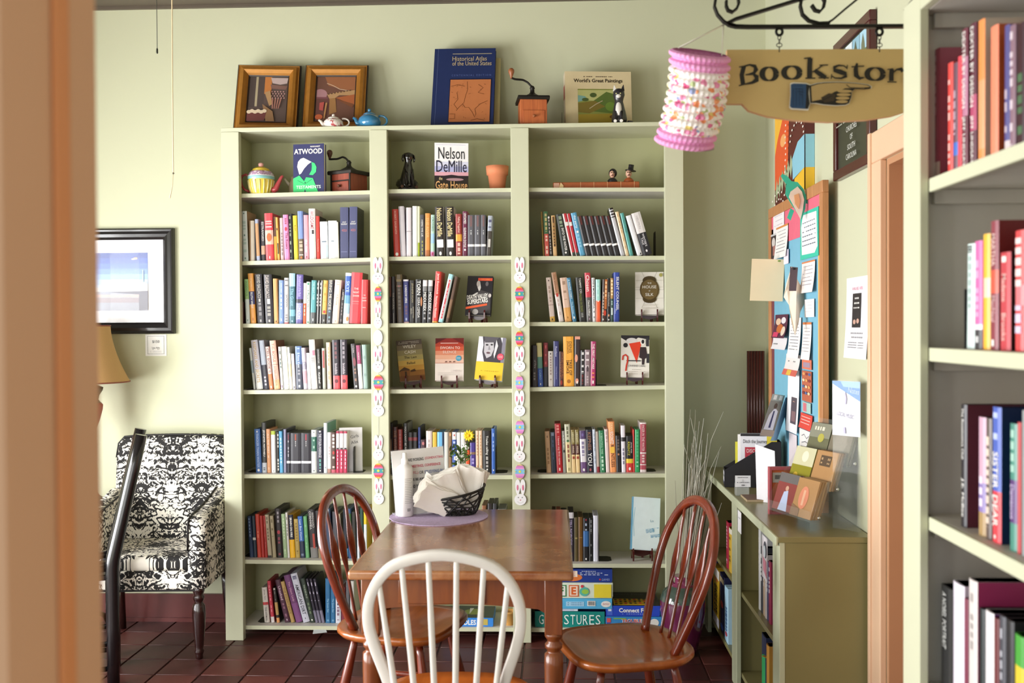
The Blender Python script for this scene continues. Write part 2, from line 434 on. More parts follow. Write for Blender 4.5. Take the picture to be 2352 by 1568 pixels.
# peach doorway in the right wall
D = struct(empty('door_1'), 'peach door frame with a brown jamb')
mb = MB()
mb.box((XR - 0.022, DOOR1, 0), (XR, DOOR1 + 0.1, 2.03), PEACH, bevel=0.004); mb.box((XR - 0.03, DOOR1 + 0.082, 0), (XR, DOOR1 + 0.104, 2.13), PEACH, bevel=0.004)
mb.build('casing', D)
mb = MB(); mb.box((XR - 0.022, DOOR0 - 0.1, 0), (XR, DOOR0, 2.03), PEACH, bevel=0.004); mb.build('casing', D)
mb = MB(); mb.box((XR - 0.022, DOOR0 - 0.1, 2.03), (XR, DOOR1 + 0.1, 2.13), PEACH, bevel=0.004); mb.build('head_casing', D)
mb = MB(); mb.box((XR, DOOR1 - 0.02, 0), (XR + 0.15, DOOR1, 2.03), BRN); mb.box((XR + 0.06, DOOR1 - 0.035, 0), (XR + 0.1, DOOR1 - 0.02, 2.02), BRN); mb.build('jamb', D)
mb = MB(); mb.box((XR, DOOR0, 2.01), (XR + 0.15, DOOR1 - 0.02, 2.03), BRN); mb.build('head_jamb', D)
mb = MB(); mb.box((XR + 0.11, DOOR0, 0.005), (XR + 0.15, DOOR1 - 0.021, 2.01), M('#b58058', 0.5)); mb.build('door_leaf', D)

# ================================================================ the bookcase on the back wall
YF = 4.715; YS = 4.753; YP = 5.02                          # stile fronts, shelf fronts, back panel
SX = [(-1.594, -1.507), (-0.878, -0.794), (-0.206, -0.120), (0.518, 0.606)]
ZT = 2.464
BC = empty('bookcase', (0, 0, 0))
tag(BC, 'tall three-bay pale green bookcase standing against the wall', 'bookcase')
SHELFM = M('#d8d4cc', 0.45, var=0.04, scale=6); BACKM = M('#b2b28a', 0.55, var=0.04, scale=4)
for a, b in SX:
    mb = MB(); mb.box((a, YF, 0), (b, YS, ZT - 0.02), TRIMG, bevel=0.0025); mb.build('stile', BC)
    c = (a + b) / 2; mb = MB(); mb.box((c - 0.011, YS, 0.03), (c + 0.011, YP, ZT - 0.02), BACKM); mb.build('divider', BC)
mb = MB(); mb.box((SX[0][0], YF + 0.004, ZT - 0.02), (SX[3][1], YP + 0.018, ZT), TRIMG, bevel=0.002); mb.build('top_board', BC)
mb = MB(); mb.box((SX[0][0] + 0.03, YP, 0.03), (SX[3][1] - 0.03, YP + 0.018, ZT - 0.02), BACKM); mb.build('back_panel', BC)
SHELF = {}
_sh = {1: [(545, 445, 847, 437), (892, 434.7, 1169, 431.6), (1218, 431, 1520, 430.6)],
       2: [(547, 600, 844, 591.5), (890, 589.5, 1170, 587), (1216, 588, 1522, 587.3)],
       3: [(549, 743, 845, 744), (892, 742.4, 1173, 740), (1217, 739.5, 1524, 739)],
       4: [(552, 896, 847, 894), (894, 894.5, 1174, 892.4), (1219, 889.5, 1525, 884.5)],
       5: [(556, 1089, 849, 1089), (893, 1092, 1176, 1091), (1222, 1089.5, 1528, 1087)],
       6: [(558, 1285, 847, 1288), (893, 1288, 1180, 1291), (1226, 1294, 1532, 1294.5)],
       7: [(561, 1436, 850, 1438), (895, 1440, 1181, 1441), (1228, 1442, 1534, 1443)]}
for r in _sh:
    for c, (xl, yl, xr, yr) in enumerate(_sh[r]):
        a = P(xl, yl, YS); b = P(xr, yr, YS)
        x0 = (SX[c][0] + SX[c][1]) / 2 + 0.011; x1 = (SX[c + 1][0] + SX[c + 1][1]) / 2 - 0.011
        k = (b.z - a.z) / (b.x - a.x); f = lambda x, a=a, k=k: a.z + k * (x - a.x)
        SHELF[(r, c)] = f
        mb = MB(); t = 0.019
        q = [(x0, f(x0)), (x1, f(x1)), (x1, f(x1) - t), (x0, f(x0) - t)]
        A = [Vector((x, YS, z)) for x, z in q]; B_ = [Vector((x, YP, z)) for x, z in q]
        mb.face(A, TRIMG); mb.face([A[0], A[1], B_[1], B_[0]], SHELFM); mb.face([A[3], A[2], B_[2], B_[3]], SHELFM)
        mb.face([A[0], A[3], B_[3], B_[0]], SHELFM); mb.face([A[1], A[2], B_[2], B_[1]], SHELFM); mb.face(B_, SHELFM)
        bmesh.ops.remove_doubles(mb.bm, verts=mb.bm.verts[:], dist=1e-5)
        mb.build('shelf', BC)

# ---------------------------------------------------------------- books
PAGE = M('#d9cdb4', 0.8, var=0.12, scale=60)
def make_book(t, h, d, col, bands=(), texts=(), side=None, round_=True, rough=0.38):
    """local frame: spine front at y=0, centred on x, standing on z=0; returns the cover mesh object with its pages and lettering as children"""
    mb = MB(); c = min(0.0022, t * 0.18); b = min(0.003, t * 0.2) if round_ else 0.0006
    base = M(col, rough); sidem = M(side, rough) if side else base
    outl = [(-t / 2, d), (-t / 2, b), (-t / 4, 0), (t / 4, 0), (t / 2, b), (t / 2, d), (t / 2 - c, d), (t / 2 - c, b + c), (-t / 2 + c, b + c), (-t / 2 + c, d)]
    zs = {0.0, h}
    for f0, f1, _ in bands: zs.add(h * (1 - f0)); zs.add(h * (1 - f1))
    zs = sorted(z for z in zs if 0 <= z <= h)
    def colr(z):
        m = base
        for f0, f1, cc in bands:
            if h * (1 - f1) - 1e-6 <= z <= h * (1 - f0) + 1e-6: m = M(cc, rough)
        return m
    n = len(outl)
    V = [[mb.bm.verts.new((x, y, z)) for x, y in outl] for z in zs]
    for i in range(len(zs) - 1):
        zm = (zs[i] + zs[i + 1]) / 2; mm = mb.mi(colr(zm)); ms = mb.mi(sidem); mp = mb.mi(base)
        for j in range(n):
            f = mb.bm.faces.new((V[i][j], V[i][(j + 1) % n], V[i + 1][(j + 1) % n], V[i + 1][j]))
            f.material_index = mm if j in (1, 2, 3) else (ms if j in (0, 4) else mp)
    for k in (0, -1):
        f = mb.bm.faces.new(V[k]); f.material_index = mb.mi(base)
    bmesh.ops.triangulate(mb.bm, faces=[f for f in mb.bm.faces if len(f.verts) > 4])
    o = mb.build('book')
    mb = MB(); e = 0.0025
    mb.box((-t / 2 + c, b + c, e), (t / 2 - c, d - 0.003, h - e), PAGE); mb.build('pages', o)
    if texts:
        pr = Print((-t / 2, -0.0001, h), (t, 0, 0), (0, 0, -h), eps=0.0002, rough=rough)
        for q in texts:
            f0, f1, s_, cc = q[:4]; hf = q[4] if len(q) > 4 else 0.5; off = q[5] if len(q) > 5 else 0.5
            if s_ == '~': pr.marks(off - hf / 2, f0, off + hf / 2, f1, cc, n=max(3, int((f1 - f0) * 14)), vertical=True, seed=int(f0 * 100) + len(col))
            elif s_ == '.': pr.ell(off, (f0 + f1) / 2, hf / 2, (f1 - f0) / 2, cc, n=12)
            elif s_ == '#': pr.rect(off - hf / 2, f0, off + hf / 2, f1, cc)
            elif s_ == '-': pr.rect(0.12, f0, 0.88, f1, cc)
            elif s_[0] == '>':      # reads across the spine
                pr.text(off, (f0 + f1) / 2, f1 - f0, s_[1:], cc, w=hf)
            else:                   # reads down the spine
                v, f, x0, x1, y0, y1 = text_geo(s_, 0.01)
                L_ = (f1 - f0) * h; H_ = hf * t; sy = H_ / (y1 - y0); sx = min(sy * 1.25, L_ / (x1 - x0))
                m = pr.mat(cc); k = pr.mb.mi(m); pr.k += 1
                st = h * (1 - f0) - (L_ - sx * (x1 - x0)) / 2
                bv = [pr.mb.bm.verts.new(((off - 0.5) * t + (y - (y0 + y1) / 2) * sy, -0.0002 * pr.k, st - (x - x0) * sx)) for x, y in v]
                for qf in f:
                    try: ff = pr.mb.bm.faces.new([bv[i] for i in qf]); ff.material_index = k
                    except ValueError: pass
        pr.build('spine_lettering', o)
    return o
BAY = ['left', 'middle', 'right']
def row_books(r, c, ox, oy, s, ybase, specs, Yf=4.785, depth=0.15):
    """specs in crop coordinates: base left, base right, top left, top y, colour, bands, texts, options"""
    f = SHELF[(r, c)]; yb = oy + ybase / s
    for i, q in enumerate(specs):
        bl, br, tl, ty, col = q[:5]; bands = q[5] if len(q) > 5 else (); texts = q[6] if len(q) > 6 else (); op = q[7] if len(q) > 7 else {}
        Y = Yf + op.get('dy', 0.0)
        pc = P(ox + (bl + br) / 2 / s, yb, Y); sc_ = Y / FPX
        hp = yb - (oy + ty / s); lp = (tl - bl) / s
        roll_comp = -0.0055 * hp
        ang = math.atan2(lp - roll_comp, hp)
        t = max(0.006, (br - bl) / s * sc_ * math.cos(ang) - 0.0006); h = math.hypot(hp, lp) * sc_
        d = op.get('d', depth + rnd.uniform(-0.012, 0.012)); d = min(d, YP - 0.006 - Y)
        o = make_book(t, h, d, col, bands, texts, op.get('side'), op.get('round', True), op.get('rough', 0.38))
        o.location = (pc.x, Y, f(pc.x) + t / 2 * abs(math.sin(ang)) + 0.0004); o.rotation_euler = (0, ang, 0)
        cn = cname(bands[0][2]) if len(bands) == 1 and bands[0][1] - bands[0][0] > 0.15 else None
        look = cname(col) + (' and ' + cn if cn and cn != cname(col) else '')
        size = 'thick ' if t > 0.034 else ('slim ' if t < 0.014 else '')
        tag(o, '%s%s book, %s from the left on %s shelf, %s bay' % (size, look, ORD[i], ORD[r - 1], BAY[c]), 'book', 'upright books on %s shelf of %s bay' % (ORD[r - 1], BAY[c]))
def bookend(px0, px1, r, c, Yf, up=None, label='', flip=False):
    """sheet steel bookend: flat foot on the shelf and an upright plate against the books (up: pixel x of the plate)"""
    f = SHELF[(r, c)]; x0 = P(px0, 1000, Yf).x; x1 = P(px1, 1000, Yf).x; z = f((x0 + x1) / 2) + 0.0004
    m = M('#1d1a1b', 0.45, metal=0.2); e = empty('bookend', ((x0 + x1) / 2, Yf + 0.05, z)); w_ = (x1 - x0) / 2
    mb = MB(); pts = [(-w_, -0.05), (w_, -0.05), (w_, 0.055), (-w_, 0.055)]
    if flip: pts = [(-w_ + 0.018, -0.05), (w_, -0.05), (w_, 0.055), (-w_ + 0.018, 0.055), (-w_, 0.04), (-w_, -0.035)]
    else: pts = [(-w_, -0.05), (w_ - 0.018, -0.05), (w_, -0.035), (w_, 0.04), (w_ - 0.018, 0.055), (-w_, 0.055)]
    mb.prism([(x, y, 0) for x, y in pts], (0, 0, 0.0015), m); mb.build('foot', e)
    mb = MB(); xe = w_ if flip else -w_
    prof = [(-0.05, 0), (0.055, 0), (0.055, 0.10), (0.04, 0.125), (-0.035, 0.125), (-0.05, 0.10)]
    mb.prism([(xe, y, zz) for y, zz in prof], (0.0015 if flip else -0.0015, 0, 0), m); mb.build('upright_plate', e)
    tag(e, label, 'bookend')
W_ = '#efece6'; K_ = '#26222a'
row_books(2, 0, 530, 450, 6.918, 1010, [
    (110, 160, 92, 300, '#4b4a50', (), [(0.12, 0.85, 'HARD TO REMEMBER', W_, 0.5)]),
    (166, 184, 146, 290, '#6a1650'),
    (187, 282, 160, 205, '#dfe8e4', (), [(0.03, 0.06, '.', '#6d8f80', 0.25), (0.46, 0.5, '.', '#6d8f80', 0.25), (0.92, 0.96, '.', '#6d8f80', 0.25), (0.2, 0.4, '~', '#b9cfc6', 0.5), (0.55, 0.85, '~', '#b9cfc6', 0.5)], {'side': '#b49468'}),
    (302, 376, 296, 360, '#e6dac8', (), [(0.0, 1.0, '#', '#a07a50', 0.28, 0.14)]),
    (410, 466, 380, 340, '#b9c3dd', [(0.1, 0.88, '#dca878')]),
    (486, 552, 472, 375, '#3a3236', [(0.62, 0.84, '#c99a80')], [(0.02, 0.5, 'ESTRANGED', '#c8c4c0', 0.55)]),
    (558, 690, 530, 250, '#d8434b', [(0.36, 0.66, '#e4b7a4')], [(0.16, 0.19, '-', '#e9a7a4'), (0.21, 0.235, '-', '#e9a7a4'), (0.28, 0.3, '-', W_), (0.42, 0.6, '.', '#d2622f', 0.6), (0.9, 0.97, '.', W_, 0.12)]),
    (694, 738, 676, 310, '#5a3a2a', [(0.45, 1.0, '#e79a3a')]),
    (742, 784, 704, 320, '#eab05a', (), [(0.25, 0.45, '~', '#3a2a20', 0.4), (0.6, 0.85, '#', '#3a3026', 0.5)]),
    (793, 852, 775, 330, '#cfb3b4', (), [(0.35, 0.9, '~', '#8f7e84', 0.4)]),
    (855, 940, 825, 283, '#e78fc0', (), [(0.08, 0.22, '~', '#b0506a', 0.35), (0.27, 0.36, '.', '#c23a50', 0.5), (0.4, 0.76, 'The Rosary', '#7c2440', 0.55)]),
    (944, 1002, 922, 270, '#20201e', (), [(0.05, 0.95, '~', '#8a9080', 0.4, 0.25)]),
    (1006, 1076, 983, 300, '#efd23a', (), [(0.14, 0.42, 'ALEX', '#6d5a10', 0.35)]),
    (1080, 1166, 1058, 232, '#7f97cf', [(0.57, 1.0, '#6b5a4a')], [(0.62, 0.82, '~', '#c0b09a', 0.6), (0.89, 0.91, '-', '#d8d0c0'), (0.93, 0.98, '.', '#e07a30', 0.35)]),
    (1170, 1248, 1155, 297, '#e8a3b0', (), [(0.55, 0.85, 'the river', W_, 0.5), (0.92, 0.96, '.', '#8a3040', 0.2)]),
    (1250, 1356, 1235, 197, '#f2eeea', (), [(0.05, 0.4, 'WILDGAME', '#b03a44', 0.5), (0.42, 0.5, '#', '#3a3434', 0.3, 0.6)], {'side': '#d9c9b8'}),
    (1362, 1424, 1350, 320, '#d23a30', (), [(0.45, 0.9, 'The Incendiaries', '#e8a08c', 0.3)], {'side': '#241a1a'}),
    (1428, 1548, 1413, 410, '#eef3f6', [(0.62, 0.95, '#d8ecf4')], [(0.52, 0.55, '#', '#6b7c8c', 0.6)]),
    (1553, 1692, 1545, 400, '#f4f6f4', (), [(0.3, 0.33, '~', '#b8c0c4', 0.5), (0.52, 0.55, '#', '#8f9aa4', 0.35)]),
    (1694, 1724, 1678, 422, '#f3f1dc'),
    (1738, 1872, 1738, 190, '#4a4d72', (), [(0.27, 0.31, '>paul', W_, 0.55), (0.31, 0.345, '>auster', W_, 0.75), (0.43, 0.475, '>4321', '#d07a7a', 0.6), (0.865, 0.872, '-', '#8c90b8')], {'d': 0.17, 'side': '#20202a', 'round': False}),
    (1878, 2006, 1886, 187, '#4c4f76', (), [(0.27, 0.31, '>paul', W_, 0.55), (0.31, 0.345, '>auster', W_, 0.75), (0.43, 0.475, '>4321', '#d07a7a', 0.6), (0.865, 0.872, '-', '#8c90b8')], {'d': 0.17, 'side': '#1e1e26', 'round': False}),
], 4.775)
row_books(2, 1, 880, 450, 6.918, 955, [
    (172, 272, 138, 195, '#c23b30', (), [(0.04, 0.52, 'ROBERT GALBRAITH', '#e8b09c', 0.28), (0.91, 0.98, '.', W_, 0.5)]),
    (278, 362, 243, 150, '#ece6ee', (), [(0.0, 1.0, '#', '#3a3a5a', 0.05, 0.18)]),
    (370, 450, 366, 170, '#ece4ea', [(0.48, 0.487, '#3a2a30')]),
    (466, 548, 465, 148, '#f2f4ec'), (550, 586, 550, 152, '#e4e8c0', [(0.72, 1.0, '#9aa81e')]),
    (590, 660, 585, 285, '#4a4a4e', (), [(0.1, 0.55, 'HERE WE LIE', '#dcd8d0', 0.4), (0.62, 0.95, '~', '#9a9850', 0.3)]),
    (665, 745, 668, 265, '#dd9144', [(0.85, 1.0, '#b56a34')], [(0.06, 0.6, 'THE RIVER', '#eeb878', 0.5)]),
    (752, 815, 758, 290, '#b4d4c4', [(0.45, 0.68, '#9cc4e4'), (0.88, 1.0, '#d088b4')], [(0.05, 0.4, 'CROSSED', '#4f7a6a', 0.5), (0.9, 0.97, '.', '#b0305a', 0.4)]),
    (848, 978, 822, 165, '#2c2422', (), [(0.03, 0.6, 'Nelson DeMille', '#f2dca0', 0.62), (0.66, 0.82, '#', W_, 0.8), (0.9, 0.98, '.', W_, 0.3)], {'side': '#d9d4cc'}),
    (1004, 1140, 985, 165, '#2c2422', (), [(0.03, 0.6, 'Nelson DeMille', '#f2dca0', 0.6), (0.66, 0.82, '#', W_, 0.75), (0.9, 0.98, '.', W_, 0.28)], {'side': '#d9d4cc'}),
    (1156, 1256, 1148, 280, '#9c3a36', [(0.48, 0.645, '#e2a038')], [(0.07, 0.45, 'Falling Together', '#e8c8b8', 0.4), (0.68, 0.95, '~', '#e0b8a8', 0.4)]),
    (1262, 1340, 1262, 240, '#6a2446', (), [(0.04, 0.28, 'UNTAMED', W_, 0.5), (0.36, 0.8, 'GLENNON DOYLE', W_, 0.5), (0.83, 0.88, '.', W_, 0.4)], {'side': '#b83a58'}),
    (1344, 1450, 1344, 300, '#5a5960', [(0.71, 0.765, '#efefef')], [(0.02, 0.28, '#', '#7a5a5a', 0.3), (0.3, 0.48, '~', '#c0c0c0', 0.15)], {'side': '#26242a'}),
    (1453, 1552, 1453, 300, '#5a5960', [(0.71, 0.765, '#efefef')], [(0.02, 0.28, '#', '#7a5a5a', 0.3), (0.3, 0.48, '~', '#c0c0c0', 0.15)], {'side': '#26242a'}),
    (1555, 1634, 1555, 300, '#5a5960', [(0.71, 0.765, '#efefef')], [(0.02, 0.28, '#', '#7a5a5a', 0.3), (0.3, 0.48, '~', '#c0c0c0', 0.15)], {'side': '#26242a'}),
    (1640, 1714, 1668, 315, '#aab0bc', [(0.38, 1.0, '#463e38')], [(0.58, 0.78, '#', '#c8c4bc', 0.5), (0.1, 0.3, '~', '#5a5a78', 0.6)]),
], 4.775)
row_books(2, 2, 1200, 450, 6.918, 945, [
    (326, 350, 288, 240, '#8a6a2a'), (358, 428, 330, 235, '#3f6b45', [(0.5, 1.0, '#d0584c')], [(0.05, 0.45, '~', '#c4b27a', 0.45), (0.54, 0.95, '~', '#f0c8b8', 0.45)]),
    (435, 478, 392, 300, '#2a2422', (), [(0.02, 0.08, '.', W_, 0.7), (0.1, 0.45, '~', '#b8b0a8', 0.4), (0.5, 0.95, '~', '#a8a098', 0.4)]),
    (490, 552, 455, 300, '#dcb27a', (), [(0.03, 0.76, '#', '#5e4226', 0.5), (0.08, 0.7, '~', '#b88a4a', 0.3)]),
    (640, 754, 530, 285, '#2e3330', (), [(0.34, 0.88, 'INTO THE WATER', W_, 0.34, 0.6), (0.9, 0.95, '.', W_, 0.28), (0.05, 0.3, '~', '#8a9a80', 0.4)]),
    (776, 846, 630, 276, '#c43440', [(0.2, 0.29, '#ece4e0')], [(0.0, 1.0, '#', '#eae6e4', 0.34, 0.17), (0.92, 1.0, '#', '#2f4034', 0.6, 0.66)]),
    (850, 905, 702, 275, '#c43440', [(0.2, 0.29, '#ece4e0')], [(0.0, 1.0, '#', '#eae6e4', 0.2, 0.1), (0.92, 1.0, '#', '#2f4034', 0.7, 0.6)]),
    (910, 1002, 765, 265, '#5aa0c4', (), [(0.06, 0.36, 'the party', '#e8f0f4', 0.5), (0.42, 0.47, '#', W_, 0.35), (0.5, 0.8, '~', '#8cc0d8', 0.4)]),
] + [(1008 + 92 * i, 1098 + 92 * i, 868 + 89 * i, 318, '#242124', [(0.695, 0.745, '#f2f0ee')], [(0.0, 0.22, '#', '#5a2422', 0.3), (0.26, 0.42, '~', '#8a8484', 0.22), (0.79, 1.0, '#', '#4e4a4c', 0.06)], {'side': '#151314'}) for i in range(6)] + [
    (1562, 1634, 1366, 192, '#c2c2c6', [(0.0, 0.035, '#1d1b1c'), (0.06, 0.09, '#1d1b1c'), (0.12, 0.15, '#1d1b1c'), (0.18, 0.2, '#1d1b1c')], (), {'side': '#242224', 'rough': 0.25}),
    (1640, 1700, 1470, 250, '#e9cfa6', (), [(0.05, 0.95, '~', '#d8b488', 0.3)]),
    (1705, 1766, 1550, 270, '#57a49c', (), [(0.08, 0.55, 'Emma in the Night', '#2f6a68', 0.35)]),
    (1826, 1912, 1640, 315, '#e8e8ec', (), [(0.94, 0.98, '#', '#3a3a3a', 0.2, 0.7)], {'rough': 0.2}),
    (1917, 2068, 1722, 278, '#e2dcda', [(0.48, 1.0, '#232128')], [(0.06, 0.4, 'HELPRIN', '#b8b0b0', 0.22), (0.5, 0.8, "WINTER'S", '#e8e4e8', 0.22, 0.62), (0.58, 0.76, 'TALE', '#e8e4e8', 0.2, 0.36), (0.87, 0.93, '.', '#e8e4e8', 0.2)], {'side': '#7a2428'}),
], 4.775, 0.14)
row_books(3, 0, 530, 600, 6.918, 988, [
    (150, 205, 150, 640, '#4a1c18'),
    (238, 306, 212, 275, '#dfeae4', [(0.0, 0.45, '#9cc77e')], [(0.03, 0.4, 'INSIDIOUS', '#5a8a44', 0.45), (0.9, 0.95, '.', '#8aa89a', 0.25)]),
    (314, 402, 268, 183, '#f0a850', [(0.36, 0.62, '#3a3a6c')], [(0.05, 0.33, 'EXIT', '#f6ca80', 0.45), (0.38, 0.7, 'RUTH WEST', W_, 0.42), (0.88, 0.95, '.', '#d88a3a', 0.35)]),
    (424, 536, 380, 195, '#3c3a40', (), [(0.02, 0.48, 'DAVID BALDACCI', '#b8b4ac', 0.5), (0.5, 0.56, '#', '#c8c4bc', 0.25), (0.58, 0.84, '~', '#8a868a', 0.4), (0.92, 0.97, '#', '#a8a4a4', 0.25)]),
    (552, 682, 520, 200, '#37343a', (), [(0.02, 0.48, 'DAVID BALDACCI', '#c4b8b0', 0.45, 0.4), (0.5, 0.6, '#', W_, 0.35), (0.65, 0.86, '~', '#9a968e', 0.4), (0.92, 0.97, '#', '#b8b4b0', 0.22)], {'side': '#18161c', 'd': 0.17}),
    (688, 760, 668, 265, '#d9a266', (), [(0.93, 0.97, '.', '#6a4424', 0.3)]),
    (766, 844, 764, 290, '#7f9ad2', (), [(0.06, 0.3, 'ANNE PERRY', '#dce4f4', 0.25), (0.33, 0.68, '~', '#c4d0ec', 0.3), (0.88, 0.94, '#', W_, 0.2)]),
    (848, 920, 850, 252, '#d8d4d4', [(0.97, 1.0, '#d87a80')], [(0.04, 0.2, '~', '#7a767c', 0.7), (0.25, 0.75, 'JACKSON', '#4a484c', 0.5), (0.8, 0.95, '~', '#8a868c', 0.5)]),
    (928, 1026, 928, 180, '#43717f', [(0.0, 0.26, '#a8d4e4'), (0.72, 0.85, '#7ab0c2')], [(0.3, 0.65, 'The Guest', '#8ec0d0', 0.5), (0.93, 0.97, '.', '#a8d4e4', 0.25)]),
    (1030, 1140, 1046, 200, '#6f63a6', [(0.5, 0.58, '#37303c'), (0.58, 0.92, '#8f90c6')], [(0.04, 0.45, 'Brotherhood of the Blade', '#c0b4e0', 0.4), (0.6, 0.9, 'LONDON', '#e4e4f4', 0.42)], {'side': '#201c26', 'd': 0.19}),
    (1146, 1194, 1158, 335, '#f0ece4', [(0.5, 1.0, '#e8643c')], [(0.55, 0.8, '~', '#f4c0a4', 0.4)]),
    (1198, 1256, 1205, 315, '#f0f2ee', (), [(0.02, 0.08, '.', '#3a9a6a', 0.5), (0.14, 0.66, 'A Place for Us', '#3a7a5a', 0.5), (0.94, 0.98, '.', '#3a9a6a', 0.4)]),
    (1262, 1346, 1284, 293, '#5aa3a8', [(0.74, 1.0, '#5a5c5c')], [(0.04, 0.45, 'THE NIGHT TIGER', '#bfe0dc', 0.35), (0.88, 0.94, '#', '#c8d0d0', 0.2)]),
    (1350, 1388, 1376, 295, '#2c2a2a', (), [(0.0, 1.0, '#', '#dcd8d4', 0.3, 0.75), (0.05, 0.6, '~', W_, 0.3, 0.3)]),
    (1390, 1434, 1422, 295, '#2c2a2a', (), [(0.0, 1.0, '#', '#dcd8d4', 0.3, 0.75), (0.05, 0.6, '~', W_, 0.3, 0.3)]),
    (1438, 1514, 1472, 293, '#efb860', [(0.78, 1.0, '#4a4844')], [(0.08, 0.5, '~', '#d89a40', 0.4), (0.69, 0.76, '.', '#d8443c', 0.6), (0.9, 0.95, '#', '#c8c4bc', 0.2)]),
    (1518, 1602, 1555, 290, '#4a4c54', (), [(0.0, 0.28, 'BRING', '#d8d0c4', 0.5), (0.32, 0.68, 'ME HOME', '#e8e0d0', 0.5), (0.7, 0.88, '~', '#7aa0ac', 0.35), (0.92, 0.97, '#', '#a8a8a8', 0.3)]),
    (1606, 1712, 1658, 288, '#f2dccb', (), [(0.04, 0.12, '~', '#c8a894', 0.4), (0.2, 0.7, 'A Burning', '#b49a84', 0.3), (0.92, 0.96, '.', '#c8a894', 0.15)], {'side': '#d8a0a0'}),
    (1718, 1772, 1768, 435, '#3a3436', (), [(0.05, 0.35, 'AFTER', '#c8c0bc', 0.5), (0.4, 0.95, '~', '#8a8080', 0.3)]),
    (1778, 1876, 1826, 175, '#eef4f8', [(0.06, 0.44, '#3b62b8'), (0.44, 0.6, '#6fa6cf'), (0.6, 0.8, '#b4d6e8')], [(0.14, 0.4, 'SKYE', '#c4dcf0', 0.5), (0.86, 0.95, '.', '#e08a4a', 0.4, 0.7)]),
    (1880, 2056, 1924, 170, '#d8414a', (), [(0.3, 0.335, '>THE', W_, 0.4), (0.37, 0.405, '>NIGHT', W_, 0.55), (0.44, 0.475, '>SWIM', W_, 0.55), (0.56, 0.575, '~', '#f0b4b0', 0.6), (0.61, 0.625, '~', '#f0b4b0', 0.6)], {'side': '#7a6048'}),
    (2062, 2168, 2078, 280, '#cf3f42', (), [(0.34, 0.365, '>THE', W_, 0.3), (0.4, 0.43, '>NIGHT', W_, 0.6), (0.46, 0.49, '>SWIM', W_, 0.6), (0.62, 0.64, '~', '#e8a0a0', 0.5)]),
], 4.775)
row_books(3, 1, 880, 600, 6.918, 972, [
    (84, 132, 78, 230, '#2a1a1e', [(0.0, 0.43, '#7a4a38')]),
    (136, 196, 128, 225, '#241a1a', (), [(0.3, 0.75, 'THE NATURAL', '#b0a498', 0.4), (0.78, 1.0, '#', '#a8a098', 0.12)]),
    (216, 324, 192, 195, '#4a3c30', [(0.0, 0.12, '#6a5a3c')], [(0.1, 0.25, '~', '#8a7444', 0.7), (0.22, 0.26, '.', '#b0606a', 0.25), (0.3, 0.75, '~', '#6e6254', 0.35)]),
    (328, 412, 318, 275, '#3a3f7c', [(0.0, 0.04, '#e8e4e8'), (0.97, 1.0, '#dcb8b0')], [(0.13, 0.54, 'A WINDOW OPENS', W_, 0.42), (0.6, 0.8, '~', '#6a4a6a', 0.4), (0.88, 0.94, '#', '#a8b4dc', 0.3)]),
    (420, 504, 420, 290, '#1e1a1a', (), [(0.06, 0.52, 'JENNIFER EGAN', '#a89c78', 0.4), (0.6, 0.9, 'MANHATTAN', '#c8c0ac', 0.2, 0.7), (0.64, 0.8, 'BEACH', '#c8c0ac', 0.2, 0.32)]),
    (508, 614, 516, 275, '#1c1a1c', (), [(0.03, 0.36, 'TORN', W_, 0.55), (0.42, 0.88, 'KEIRA CEPEDA', '#dcd8d4', 0.36), (0.4, 0.62, '.', '#b5764a', 0.3, 0.92)]),
    (620, 694, 632, 290, '#201e20', [(0.0, 0.14, '#e8e0e0'), (0.14, 0.26, '#7a7878')], [(0.28, 0.72, 'MIDDLESEX', W_, 0.62), (0.75, 0.95, '~', '#a8a4a4', 0.4)]),
    (698, 770, 720, 290, '#201e20', [(0.0, 0.14, '#e8e0e0'), (0.14, 0.26, '#7a7878')], [(0.28, 0.72, 'MIDDLESEX', W_, 0.62), (0.75, 0.95, '~', '#a8a4a4', 0.4)]),
    (776, 866, 836, 155, '#d03a34', [(0.97, 1.0, '#e8a030')], [(0.04, 0.44, 'Janet Evanovich', '#f0e0d8', 0.5), (0.48, 0.9, 'Notorious Nineteen', '#f0e0d8', 0.42)], {'d': 0.17}),
    (874, 952, 1044, 205, '#d8e8e8', [(0.0, 0.1, '#a4d8de'), (0.93, 1.0, '#a4d8de')], [(0.12, 0.92, '#', '#c8404c', 0.34), (0.15, 0.88, '~', '#e8b0b4', 0.16)]),
    (988, 1040, 1142, 240, '#5a4030', [(0.5, 0.9, '#7e5c40')], (), {'d': 0.12}),
], 4.78)
